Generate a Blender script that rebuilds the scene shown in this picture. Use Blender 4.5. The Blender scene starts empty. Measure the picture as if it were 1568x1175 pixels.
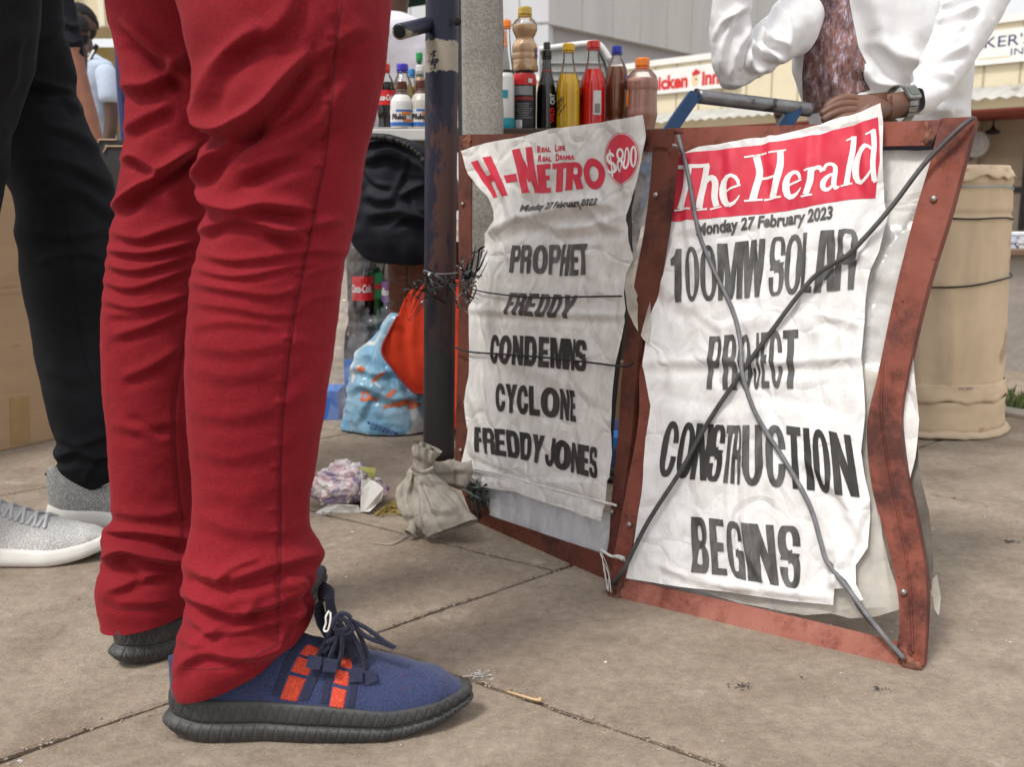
import bpy, bmesh, math, random
import numpy as np
from mathutils import Vector, Matrix, geometry
from mathutils.bvhtree import BVHTree
R = math.radians
PI = math.pi
random.seed(7)
scene = bpy.context.scene
COL = scene.collection

# ------------------------------------------------------------ camera
F = 1568 * 35 / 36
HZ = 310.0
PITCH = math.atan((587.5 - HZ) / F)
CAMH = 0.53
cam_d = bpy.data.cameras.new('camera')
cam = bpy.data.objects.new('camera', cam_d)
COL.objects.link(cam)
cam.location = (0, 0, CAMH)
cam.rotation_euler = (PI / 2 - PITCH, 0, 0)
cam_d.sensor_width = 36
cam_d.lens = 35
cam_d.clip_start = 0.02
cam_d.clip_end = 500
cam_d.dof.use_dof = True
cam_d.dof.focus_distance = 1.3
cam_d.dof.aperture_fstop = 10
scene.camera = cam

# ------------------------------------------------------------ light: bright overcast
SUN_EL, SUN_AZ = R(62), R(200)
world = bpy.data.worlds.new("World")
scene.world = world
world.use_nodes = True
wn, wl = world.node_tree.nodes, world.node_tree.links
wn.clear()
sky = wn.new('ShaderNodeTexSky')
sky.sky_type = 'NISHITA'
sky.sun_disc = False
sky.sun_elevation = SUN_EL
sky.sun_rotation = SUN_AZ
sky.air_density = 1.0
sky.dust_density = 5.0
sky.ozone_density = 1.0
hs = wn.new('ShaderNodeHueSaturation')
hs.inputs['Saturation'].default_value = 0.22
cl = wn.new('ShaderNodeMix'); cl.data_type = 'RGBA'
cl.inputs[0].default_value = 0.6
cl.inputs[7].default_value = (8.2, 8.2, 8.3, 1)
bg = wn.new('ShaderNodeBackground')
bg.inputs['Strength'].default_value = 0.098
wo = wn.new('ShaderNodeOutputWorld')
wl.new(sky.outputs[0], hs.inputs['Color'])
wl.new(hs.outputs[0], cl.inputs[6])
wl.new(cl.outputs[2], bg.inputs['Color'])
wl.new(bg.outputs[0], wo.inputs[0])
sd = bpy.data.lights.new('sun', 'SUN')
sd.energy = 1.5
sd.angle = R(11)
sd.color = (1.0, 0.96, 0.9)
sun = bpy.data.objects.new('sun', sd)
COL.objects.link(sun)
# direction towards the sun: to the left, slightly behind the camera, high
sdir = Vector((-0.42, -0.42, 0.95)).normalized()
sun.rotation_euler = sdir.to_track_quat('Z', 'Y').to_euler()
sky.sun_elevation = math.asin(sdir.z)
sky.sun_rotation = math.atan2(sdir.x, sdir.y)
vs = scene.view_settings
vs.view_transform = 'Standard'
vs.look = 'None'
vs.exposure = 0.64
vs.gamma = 1.0
vs.use_curve_mapping = False
scene.render.engine = 'CYCLES'
scene.cycles.max_bounces = 8
scene.cycles.transparent_max_bounces = 16

# ------------------------------------------------------------ photo geometry helpers
CP, SP = math.cos(PITCH), math.sin(PITCH)
def ray(px, py):
    x = (px - 784) / F; y = (587.5 - py) / F
    return Vector((x, y * SP + CP, y * CP - SP))
CAM = Vector((0, 0, CAMH))
def W(px, py, Y):                      # point at distance Y
    d = ray(px, py); return CAM + d * (Y / d.y)
def G(px, py, z=0.0):                  # point at height z
    d = ray(px, py); return CAM + d * ((z - CAMH) / d.z)
def PXnp(P):                           # world (N,3) -> photo coordinates
    P = np.asarray(P, float); x = P[:, 0]; y = P[:, 1]; z = P[:, 2] - CAMH
    fw = y * CP - z * SP; up = y * SP + z * CP
    return 784 + F * x / fw, 587.5 - F * up / fw

# ------------------------------------------------------------ noise
_rng = np.random.RandomState(3)
_G = _rng.rand(64, 64, 64)
def vnoise(x, y, z=0.0):
    x = np.asarray(x, float); y = np.asarray(y, float) + np.zeros_like(x); z = np.zeros_like(x) + z
    xi = np.floor(x).astype(int); yi = np.floor(y).astype(int); zi = np.floor(z).astype(int)
    fx = x - xi; fy = y - yi; fz = z - zi
    fx = fx * fx * (3 - 2 * fx); fy = fy * fy * (3 - 2 * fy); fz = fz * fz * (3 - 2 * fz)
    r = 0
    for a in (0, 1):
        for b in (0, 1):
            for c in (0, 1):
                wgt = (fx if a else 1 - fx) * (fy if b else 1 - fy) * (fz if c else 1 - fz)
                r = r + wgt * _G[(xi + a) % 64, (yi + b) % 64, (zi + c) % 64]
    return r * 2 - 1
def fbm(x, y, z=0.0, o=3):
    r = 0; a = 1.0; s = 1.0
    for i in range(o):
        r = r + a * vnoise(x * s + 11.3 * i, y * s + 5.7 * i, z * s if np.ndim(z) else z + i)
        a *= 0.5; s *= 2.03
    return r
def ridged(x, y, z=0.0, o=3):
    r = 0; a = 1.0; s = 1.0
    for i in range(o):
        r = r + a * (1 - 2 * np.abs(vnoise(x * s + 3.3 * i, y * s + 9.1 * i, z * s if np.ndim(z) else z + i)))
        a *= 0.5; s *= 2.1
    return r

def folds_h(px, py, folds, pk=1.6):
    """height of traced cloth folds: each is (points, amplitude, width, under) in photo scale"""
    h = np.zeros_like(px)
    for fd in folds:
        pts, amp, w = fd[:3]; under = fd[3] if len(fd) > 3 else 0.7
        pts = catmull(pts, 3 * len(pts)) if len(pts) > 2 else np.array(pts, float)
        best = np.full(px.shape, 1e9); sgn = np.zeros_like(px); tt = np.zeros_like(px)
        seg = np.diff(pts, axis=0); ln = np.hypot(seg[:, 0], seg[:, 1]); cum = np.concatenate([[0], np.cumsum(ln)]); tot = cum[-1]
        bb = (px > pts[:, 0].min() - 5 * w) & (px < pts[:, 0].max() + 5 * w) & (py > pts[:, 1].min() - 5 * w) & (py < pts[:, 1].max() + 5 * w)
        if not bb.any(): continue
        X = px[bb]; Y = py[bb]; B = best[bb]; S = sgn[bb]; T = tt[bb]
        for i in range(len(seg)):
            if ln[i] < 1e-6: continue
            dx, dy = seg[i] / ln[i]
            rx = X - pts[i, 0]; ry = Y - pts[i, 1]
            u = rx * dx + ry * dy
            uc = np.clip(u, 0, ln[i])
            ex = rx - uc * dx; ey = ry - uc * dy
            d = np.hypot(ex, ey)
            side = np.sign(dx * ry - dy * rx)
            m = d < B
            B[m] = d[m]; S[m] = side[m]; T[m] = (cum[i] + np.clip(u[m], -2 * w, ln[i] + 2 * w)) / tot
        s = B * S
        tap = np.clip(np.minimum(T + 0.12, 1.12 - T) / 0.3, 0, 1); tap = tap * tap * (3 - 2 * tap)
        h[bb] += amp * tap * (np.exp(-np.abs(s / w) ** pk) - under * np.exp(-((s - 1.6 * w) / w) ** 2))
    return h

# ------------------------------------------------------------ mesh and object helpers
def wm(o):
    return wm(o.parent) @ o.matrix_parent_inverse @ o.matrix_basis if o.parent else o.matrix_basis.copy()
def link(name, me, mat=None, parent=None, smooth=True):
    if mat is not None:
        for m in (mat if isinstance(mat, (list, tuple)) else [mat]): me.materials.append(m)
    if smooth and len(me.polygons):
        me.polygons.foreach_set('use_smooth', [True] * len(me.polygons))
    o = bpy.data.objects.new(name, me)
    COL.objects.link(o)
    if parent is not None:
        o.parent = parent
        o.matrix_parent_inverse = wm(parent).inverted()
    return o
def tag(o, label, cat, group=None):
    o['label'] = label; o['category'] = cat
    if group: o['group'] = group
    return o
def thing(name, label, cat, loc=(0, 0, 0), group=None):
    o = bpy.data.objects.new(name, None); COL.objects.link(o)
    o.location = loc; o.empty_display_size = 0.05
    return tag(o, label, cat, group)
def struct(o):
    o['kind'] = 'structure'; return o
def pymesh(name, V, Fc):
    me = bpy.data.meshes.new(name); me.from_pydata([tuple(v) for v in V], [], Fc); me.update(); return me
def gridfaces(n, m, wrap=False):
    i = np.arange(n - 1)[:, None]; j = np.arange(m if wrap else m - 1)[None, :]
    a = i * m + j; b = i * m + (j + 1) % m; c = (i + 1) * m + (j + 1) % m; d = (i + 1) * m + j
    return np.stack([a, b, c, d], -1).reshape(-1, 4)
def npmesh(name, V, Fq, extra=None):
    V = np.asarray(V, float).reshape(-1, 3)
    fl = Fq.tolist() + (extra or [])
    me = bpy.data.meshes.new(name); me.from_pydata(V.tolist(), [], fl); me.update(); return me
def bm_new(): return bmesh.new()
def bm_link(name, bm, mat, parent=None, smooth=False, bevel=0.0, seg=2):
    me = bpy.data.meshes.new(name)
    bmesh.ops.recalc_face_normals(bm, faces=bm.faces)
    if bevel:
        bmesh.ops.bevel(bm, geom=[e for e in bm.edges if len(e.link_faces) == 2 and e.calc_face_angle(0) > 0.5], offset=bevel, segments=seg, profile=0.6, affect='EDGES')
    bm.to_mesh(me); bm.free(); return link(name, me, mat, parent, smooth)
def box(bm, c, s, rot=None):
    r = bmesh.ops.create_cube(bm, size=1)
    M = Matrix.Translation(c) @ (rot.to_4x4() if rot is not None else Matrix()) @ Matrix.Diagonal((s[0], s[1], s[2], 1))
    bmesh.ops.transform(bm, matrix=M, verts=r['verts']); return r['verts']
def prism(bm, pts, ext):
    """closed loop of world points pushed along ext"""
    a = [bm.verts.new(p) for p in pts]; b = [bm.verts.new(Vector(p) + Vector(ext)) for p in pts]
    n = len(a); bm.faces.new(a); bm.faces.new(b[::-1])
    for i in range(n): bm.faces.new((a[i], b[i], b[(i + 1) % n], a[(i + 1) % n]))
def catmull(P, n):
    P = np.array(P, float); m = len(P)
    if m < 3: 
        t = np.linspace(0, 1, n)[:, None]; return P[0] * (1 - t) + P[-1] * t
    t = np.linspace(0, m - 1, n); i = np.clip(t.astype(int), 0, m - 2); u = (t - i)[:, None]
    p0 = P[np.clip(i - 1, 0, m - 1)]; p1 = P[i]; p2 = P[i + 1]; p3 = P[np.clip(i + 2, 0, m - 1)]
    return 0.5 * ((2 * p1) + (-p0 + p2) * u + (2 * p0 - 5 * p1 + 4 * p2 - p3) * u ** 2 + (-p0 + 3 * p1 - 3 * p2 + p3) * u ** 3)
def tube_mesh(pts, rad, n=40, k=10, name='tube', smoothpath=True, flat=1.0, jitter=0.0):
    pts = [tuple(p) for p in pts]
    P = catmull(pts, n) if smoothpath else np.array(pts, float)
    n = len(P)
    rr = np.interp(np.linspace(0, 1, n), np.linspace(0, 1, len(rad)), rad) if isinstance(rad, (list, tuple)) else np.full(n, rad)
    T = np.gradient(P, axis=0); T /= np.linalg.norm(T, axis=1)[:, None] + 1e-12
    up = np.array([0.13, 0.21, 1.0]); V = []
    a = np.cross(T[0], up); a /= np.linalg.norm(a) + 1e-9
    th = np.arange(k) * 2 * PI / k
    for i in range(n):
        a = a - T[i] * a.dot(T[i]); a /= np.linalg.norm(a) + 1e-9
        b = np.cross(T[i], a)
        r = rr[i] * (1 + jitter * (_rng.rand() - .5))
        V.append(P[i] + r * (np.cos(th)[:, None] * a + flat * np.sin(th)[:, None] * b))
    V = np.concatenate(V)
    return npmesh(name, V, gridfaces(n, k, True), [list(range(k))[::-1], [(n - 1) * k + q for q in range(k)]])
def tube(name, pts, rad, mat, parent=None, **kw):
    return link(name, tube_mesh(pts, rad, **kw), mat, parent)
def lathe_mesh(prof, k=32, name='lathe', fn=None, n=None):
    P = np.array(prof, float)
    if n: 
        d = np.concatenate([[0], np.cumsum(np.hypot(*np.diff(P, axis=0).T))]); t = np.linspace(0, d[-1], n)
        P = np.stack([np.interp(t, d, P[:, 0]), np.interp(t, d, P[:, 1])], 1)
    th = np.arange(k) * 2 * PI / k
    r = P[:, 0][:, None] * np.ones(k); z = P[:, 1][:, None] * np.ones(k)
    if fn: r = fn(r, z, th[None, :])
    V = np.stack([r * np.cos(th), r * np.sin(th), z], -1).reshape(-1, 3)
    m = len(P)
    ex = []
    if P[0, 0] > 1e-5: ex.append(list(range(k))[::-1])
    if P[-1, 0] > 1e-5: ex.append([(m - 1) * k + q for q in range(k)])
    return npmesh(name, V, gridfaces(m, k, True), ex)
def join_meshes(name, mes):
    V = []; Fc = []; o = 0
    for me in mes:
        V += [tuple(v.co) for v in me.vertices]; Fc += [[i + o for i in p.vertices] for p in me.polygons]; o += len(me.vertices)
    m = bpy.data.meshes.new(name); m.from_pydata(V, [], Fc); m.update(); return m

def tube_px(name, st, nu, nv, folds=(), ratio=0.9, fine=0.0, sq=2.0, rnd=0.0, caps=False, fscale=40):
    """cloth or limb tube from outline stations ((lx,ly),(rx,ry),Y[,ratio]) traced at distance Y"""
    A = []
    for s in st:
        L = W(s[0][0], s[0][1], s[2]); Rr = W(s[1][0], s[1][1], s[2])
        rt = s[3] if len(s) > 3 else ratio
        A.append([*((L + Rr) / 2), *((Rr - L) / 2), rt])
    A = catmull(A, nu)
    C = A[:, 0:3]; S = A[:, 3:6]; rt = A[:, 6]
    T = np.gradient(C, axis=0); T /= np.linalg.norm(T, axis=1)[:, None]
    Sl = np.linalg.norm(S, axis=1)
    D = np.cross(S, T); D /= np.linalg.norm(D, axis=1)[:, None] + 1e-12
    D *= np.where(D[:, 1] > 0, 1, -1)[:, None] * (Sl * rt)[:, None]
    th = np.arange(nv) * 2 * PI / nv
    c = np.cos(th); s = np.sin(th)
    if sq != 2.0:
        c = np.sign(c) * np.abs(c) ** (2 / sq); s = np.sign(s) * np.abs(s) ** (2 / sq)
    V = C[:, None, :] + c[None, :, None] * S[:, None, :] + s[None, :, None] * D[:, None, :]
    N = np.cos(th)[None, :, None] * (S / Sl[:, None] ** 2)[:, None, :] + np.sin(th)[None, :, None] * (D / (Sl * rt)[:, None] ** 2)[:, None, :]
    N /= np.linalg.norm(N, axis=2)[:, :, None]
    Vf = V.reshape(-1, 3); Nf = N.reshape(-1, 3)
    px, py = PXnp(Vf)
    h = folds_h(px, py, folds)
    if fine: h = h + fine * fbm(Vf[:, 0] * fscale, Vf[:, 1] * fscale, Vf[:, 2] * fscale, 3)
    if rnd: h = h + rnd * ridged(Vf[:, 0] * 9, Vf[:, 1] * 9, Vf[:, 2] * 22, 2)
    Vf = Vf + Nf * h[:, None]
    ex = [list(range(nv))[::-1], [(nu - 1) * nv + q for q in range(nv)]] if caps else []
    return npmesh(name, Vf, gridfaces(nu, nv, True), ex)

def skin_mesh(name, nodes, edges, sub=2):
    """one continuous body surface grown round joints: nodes (x,y,z,rx[,ry])"""
    me = bpy.data.meshes.new(name); me.from_pydata([n[:3] for n in nodes], edges, []); me.update()
    o = bpy.data.objects.new(name, me); COL.objects.link(o)
    m = o.modifiers.new('s', 'SKIN'); m.use_smooth_shade = True
    for i, n in enumerate(nodes):
        sv = me.skin_vertices[0].data[i]; sv.radius = (n[3], n[4] if len(n) > 4 else n[3])
    me.skin_vertices[0].data[0].use_root = True
    s = o.modifiers.new('d', 'SUBSURF'); s.levels = sub; s.render_levels = sub
    dg = bpy.context.evaluated_depsgraph_get()
    r = bpy.data.meshes.new_from_object(o.evaluated_get(dg))
    bpy.data.objects.remove(o); return r

# ------------------------------------------------------------ flat sheets draped on a plane
class Plane:
    def __init__(s, O, U, V):
        s.O = Vector(O); s.U = Vector(U).normalized(); V = Vector(V); s.V = (V - s.U * V.dot(s.U)).normalized()
        s.N = s.U.cross(s.V); 
        if s.N.dot(CAM - s.O) < 0: s.N = -s.N
    def ab(s, px, py):
        d = ray(px, py); t = (s.O - CAM).dot(s.N) / d.dot(s.N); p = CAM + d * t - s.O
        return (p.dot(s.U), p.dot(s.V))
    def P(s, a, b, h=0.0): return s.O + s.U * a + s.V * b + s.N * h
    def at(s, px, py, h=0.0): a, b = s.ab(px, py); return s.P(a, b, h)
def dens(poly, d):
    out = []
    for i in range(len(poly)):
        a = poly[i]; b = poly[(i + 1) % len(poly)]; L = math.hypot(b[0] - a[0], b[1] - a[1]); n = max(1, int(L / d))
        out += [(a[0] + (b[0] - a[0]) * k / n, a[1] + (b[1] - a[1]) * k / n) for k in range(n)]
    return out
def inpoly(x, y, poly):
    P = np.array(poly); c = np.zeros(x.shape, bool); j = len(P) - 1
    for i in range(len(P)):
        xi, yi = P[i]; xj, yj = P[j]
        if yi != yj:
            m = ((yi > y) != (yj > y)) & (x < (xj - xi) * (y - yi) / (yj - yi) + xi); c ^= m
        j = i
    return c
def cdt(adds, subs, step):
    vs_ = []; ed = []
    for poly in list(adds) + list(subs):
        p = dens(poly, step); b = len(vs_); vs_ += p; ed += [(b + i, b + (i + 1) % len(p)) for i in range(len(p))]
    A = np.array(vs_); lo = A.min(0); hi = A.max(0)
    gx, gy = np.meshgrid(np.arange(lo[0] + step / 2, hi[0], step), np.arange(lo[1] + step / 2, hi[1], step))
    gx = gx + (np.arange(gx.shape[0]) % 2)[:, None] * step / 2
    gx = gx.ravel(); gy = gy.ravel(); m = np.zeros(gx.shape, bool)
    for p in adds: m |= inpoly(gx, gy, p)
    gx = gx[m]; gy = gy[m]
    vs_ = [Vector(v) for v in vs_] + [Vector((a, b)) for a, b in zip(gx, gy)]
    r = geometry.delaunay_2d_cdt(vs_, ed, [], 0, 1e-7)
    V = np.array([tuple(v) for v in r[0]]); Fc = np.array([f for f in r[2]])
    cen = V[Fc].mean(1); ins = np.zeros(len(Fc), bool)
    for p in adds: ins |= inpoly(cen[:, 0], cen[:, 1], p)
    for p in subs: ins &= ~inpoly(cen[:, 0], cen[:, 1], p)
    Fc = Fc[ins]; used = np.unique(Fc); mp = np.full(len(V), -1); mp[used] = np.arange(len(used))
    return V[used], mp[Fc]
def drape(name, plane, glyphs, mat, parent, hfn, off=0.0, step=0.004, inpx=True, smooth=True):
    """glyphs: list of (adds, subs); hfn(px,py,a,b) gives the height of the sheet"""
    VV = []; FF = []; o = 0
    for adds, subs in glyphs:
        if inpx:
            adds = [[plane.ab(*q) for q in dens(p, 12)] for p in adds]; subs = [[plane.ab(*q) for q in dens(p, 12)] for p in subs]
        V, Fc = cdt(adds, subs, step); VV.append(V); FF.append(Fc + o); o += len(V)
    V = np.concatenate(VV); Fc = np.concatenate(FF)
    O, U, Vv, N = (np.array(q) for q in (plane.O, plane.U, plane.V, plane.N))
    P = O + V[:, :1] * U + V[:, 1:] * Vv
    px, py = PXnp(P)
    h = hfn(px, py, V[:, 0], V[:, 1]) + off
    P = P + N * np.asarray(h)[:, None]
    # face the camera
    me = npmesh(name, P, Fc)
    if len(me.polygons) and me.polygons[0].normal.dot(plane.N) < 0: me.flip_normals()
    return link(name, me, mat, parent, smooth)
def decal(name, bvh, glyphs, mat, parent, off=0.0006, step=6, maxd=30):
    """print laid on a curved surface: outlines traced in the photo, carried onto the real surface"""
    VV = []; FF = []; o = 0
    for adds, subs in glyphs:
        V, Fc = cdt(adds, subs, step); P = []
        for x, y in V:
            d = ray(x, y).normalized(); l, n, i, t = bvh.ray_cast(CAM, d, maxd)
            if l is None: P.append(None); continue
            if n.dot(d) > 0: n = -n
            P.append(l + n * off)
        okf = [f for f in Fc.tolist() if all(P[i] is not None for i in f)]
        VV += [p if p is not None else Vector((0, 0, -5)) for p in P]; FF += [[i + o for i in f] for f in okf]; o += len(P)
    used = sorted({i for f in FF for i in f}); mp = {u: k for k, u in enumerate(used)}
    me = pymesh(name, [VV[u] for u in used], [[mp[i] for i in f] for f in FF])
    return link(name, me, mat, parent)
def bvh_of(me): 
    return BVHTree.FromPolygons([v.co.copy() for v in me.vertices], [list(p.vertices) for p in me.polygons])

# ------------------------------------------------------------ lettering
def rr(x0, y0, x1, y1, r, n=5):
    rx = min(r, (x1 - x0) / 2); ry = min(r, (y1 - y0) / 2) if not isinstance(r, tuple) else r[1]
    out = []
    for cx, cy, a0 in ((x1 - rx, y1 - ry, 0), (x0 + rx, y1 - ry, 90), (x0 + rx, y0 + ry, 180), (x1 - rx, y0 + ry, 270)):
        for k in range(n + 1):
            a = R(a0 + 90 * k / n); out.append((cx + rx * math.cos(a), cy + ry * math.sin(a)))
    return out
def rc(x0, y0, x1, y1): return [(x0, y0), (x1, y0), (x1, y1), (x0, y1)]
def glyph(c, s=0.36, t=0.17):
    """heavy poster capitals in a unit box; s stem width, t bar height"""
    q = 1 - s; O = lambda y0=0, y1=1: rr(0, y0, 1, y1, 0.5); hole = lambda y0, y1: rr(s, y0, q, y1, 0.2)
    ring = ([rr(0, 0, 1, 1, (0.5))], [rr(s, t, q, 1 - t, 0.25)])
    if c in 'O0': return [rr(0, 0, 1, 1, 0.45)], [rr(s, t, q, 1 - t, 0.2)]
    if c == 'C': return [rr(0, 0, 1, 1, 0.45)], [rr(s, t, q, 1 - t, 0.2), rc(s + .05, .38, 1.1, .62)]
    if c == 'G': return [rr(0, 0, 1, 1, 0.45), rc(.6, 0, 1, .5)], [rr(s, .5, q, 1 - t, .12), rc(s, .34, .5, .56), rr(s, t, q, .38, .1), rc(q - .02, .5, 1.1, .66)]
    if c == 'D': return [rc(0, 0, s + .1, 1), rr(0, 0, 1, 1, 0.4), rc(0, 0, .4, t), rc(0, 1 - t, .4, 1)], [rr(s, t, q, 1 - t, 0.12)]
    if c == 'I': return [rc(.1, 0, .9, 1)], []
    if c == 'L': return [rc(0, 0, s + .06, 1), rc(0, 0, 1, t + .02)], []
    if c == 'T': return [rc(0, 1 - t - .02, 1, 1), rc(.5 - s / 2 - .04, 0, .5 + s / 2 + .04, 1)], []
    if c == 'E': return [rc(0, 0, s + .08, 1), rc(0, 0, 1, t), rc(0, 1 - t, 1, 1), rc(0, .42, .88, .58)], []
    if c == 'F': return [rc(0, 0, s + .08, 1), rc(0, 1 - t, 1, 1), rc(0, .42, .85, .58)], []
    if c == 'U': return [rr(0, 0, 1, .9, .45), rc(0, .3, 1, 1)], [rr(s, t, q, 1.2, .15)]
    if c == 'J': return [rr(0, 0, 1, .8, .4), rc(q, .3, 1, 1)], [rr(s, t, q, 1.2, .15), rc(-.1, .38, q, 1.1)]
    if c == 'H': return [rc(0, 0, s, 1), rc(q, 0, 1, 1), rc(0, .4, 1, .6)], []
    if c == 'P': return [rc(0, 0, s + .02, 1), rr(0, .4, 1, 1, .35), rc(0, .4, .4, .57), rc(0, .83, .4, 1)], [rr(s + .02, .4 + t, q + .03, 1 - t + .02, .1)]
    if c == 'R': return [rc(0, 0, s, 1), rr(0, .42, 1, 1, .35), rc(0, .42, .4, .58), rc(0, .83, .4, 1), [(q - .06, .5), (1, .5), (1, 0), (q, 0)]], [rr(s, .58, q, 1 - t + .02, .1)]
    if c == 'B': return [rc(0, 0, s + .1, 1), rr(0, .47, .97, 1, .3), rr(0, 0, 1, .53, .3), rc(0, 0, .4, .17), rc(0, .84, .4, 1)], [rr(s, .58, q, .85, .08), rr(s, .15, q, .44, .08)]
    if c == 'S': return [rr(0, .42, 1, 1, .32), rr(0, 0, 1, .58, .32)], [rr(s, .6, q, 1 - t + .03, .12), rr(s, t - .03, q, .4, .12), rc(q - .04, .56, 1.1, .68), rc(-.1, .32, s + .04, .44)]
    if c == 'M': return [rc(0, 0, .24, 1), rc(.76, 0, 1, 1), [(0, 1), (.34, 1), (.62, 0), (.38, 0)], [(.66, 1), (1, 1), (.62, 0), (.38, 0)]], [[(.24, 0), (.24, .62), (.36, 0)], [(.76, 0), (.76, .62), (.64, 0)]]
    if c == 'W': return [[(0, 1), (.25, 1), (.38, 0), (.14, 0)], [(.37, 1), (.6, 1), (.38, 0), (.16, 0)], [(.4, 1), (.62, 1), (.86, 0), (.62, 0)], [(.76, 1), (1, 1), (.86, 0), (.64, 0)]], []
    if c == 'N': return [rc(0, 0, .32, 1), rc(.68, 0, 1, 1), [(0, 1), (.36, 1), (1, 0), (.64, 0)]], []
    if c == 'A': return [[(.2, 1), (.8, 1), (1, 0), (.64, 0), (.5, .84), (.36, 0), (0, 0)], rc(.25, .2, .75, .36)], []
    if c == 'Y': return [[(0, 1), (.38, 1), (.5, .7), (.62, 1), (1, 1), (.68, .42), (.68, 0), (.32, 0), (.32, .42)]], []
    if c == '1': return [[(.3, 0), (.85, 0), (.85, 1), (.45, 1), (.3, .88), (0, .82), (0, .7), (.3, .7)]], []
    return [rc(0, 0, 1, 1)], []
def word(spec, top, bot, slant, s=0.34, t=0.15):
    """spec: (character, x left, x right); top and bot: lines through the letter tops and feet; slant: shift of the tops"""
    out = []; tx, ty = zip(*top); bx, by = zip(*bot); sx, sy = zip(*slant)
    for c, x0, x1 in spec:
        ad, su = glyph(c, s, t)
        def m(p):
            x = x0 + (x1 - x0) * p[0]; yb = np.interp(x, bx, by); yt = np.interp(x, tx, ty)
            return (x + (p[1] - .5) * 2 * float(np.interp(x, sx, sy)), float(yb + (yt - yb) * p[1]))
        out.append(([[m(q) for q in dens(p, .25)] for p in ad], [[m(q) for q in dens(p, .25)] for p in su]))
    return out
def stroke(pts, ws, n=14):
    P = catmull(pts, n) if len(pts) > 2 else np.array(pts, float)
    w = np.interp(np.linspace(0, 1, len(P)), np.linspace(0, 1, len(ws)), ws) / 2
    T = np.gradient(P, axis=0); T /= np.linalg.norm(T, axis=1)[:, None]; N = np.stack([-T[:, 1], T[:, 0]], 1)
    return [tuple(p) for p in P + N * w[:, None]] + [tuple(p) for p in (P - N * w[:, None])[::-1]]
def text_mesh(body, size=1.0, bold=0.0, shear=0.0, align='LEFT', ext=0.0, space=1.0):
    cu = bpy.data.curves.new('t', 'FONT'); cu.body = body; cu.size = size; cu.offset = bold; cu.shear = shear; cu.align_x = align; cu.extrude = ext
    cu.space_character = space; cu.resolution_u = 4
    o = bpy.data.objects.new('t', cu); COL.objects.link(o)
    dg = bpy.context.evaluated_depsgraph_get(); me = bpy.data.meshes.new_from_object(o.evaluated_get(dg))
    bpy.data.objects.remove(o); bpy.data.curves.remove(cu); return me
def text_on(name, body, mat, parent, fn, bold=0.02, cuts=(0, 0), shear=0.0, space=1.0):
    """text in a unit-high box mapped by fn(u in 0..1, v in 0..1) -> world point"""
    me = text_mesh(body, 1.0, bold, shear, space=space)
    bm = bmesh.new(); bm.from_mesh(me)
    bmesh.ops.remove_doubles(bm, verts=bm.verts, dist=1e-5)
    xs = [v.co.x for v in bm.verts]; ys = [v.co.y for v in bm.verts]; x0, x1, y0, y1 = min(xs), max(xs), min(ys), max(ys)
    for i in range(1, cuts[0]):
        bmesh.ops.bisect_plane(bm, geom=bm.verts[:] + bm.edges[:] + bm.faces[:], plane_co=(x0 + (x1 - x0) * i / cuts[0], 0, 0), plane_no=(1, 0, 0))
    for i in range(1, cuts[1]):
        bmesh.ops.bisect_plane(bm, geom=bm.verts[:] + bm.edges[:] + bm.faces[:], plane_co=(0, y0 + (y1 - y0) * i / cuts[1], 0), plane_no=(0, 1, 0))
    for v in bm.verts: v.co = fn((v.co.x - x0) / (x1 - x0), (v.co.y - y0) / (y1 - y0))
    m2 = bpy.data.meshes.new(name); bm.to_mesh(m2); bm.free()
    return link(name, m2, mat, parent, False)

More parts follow.
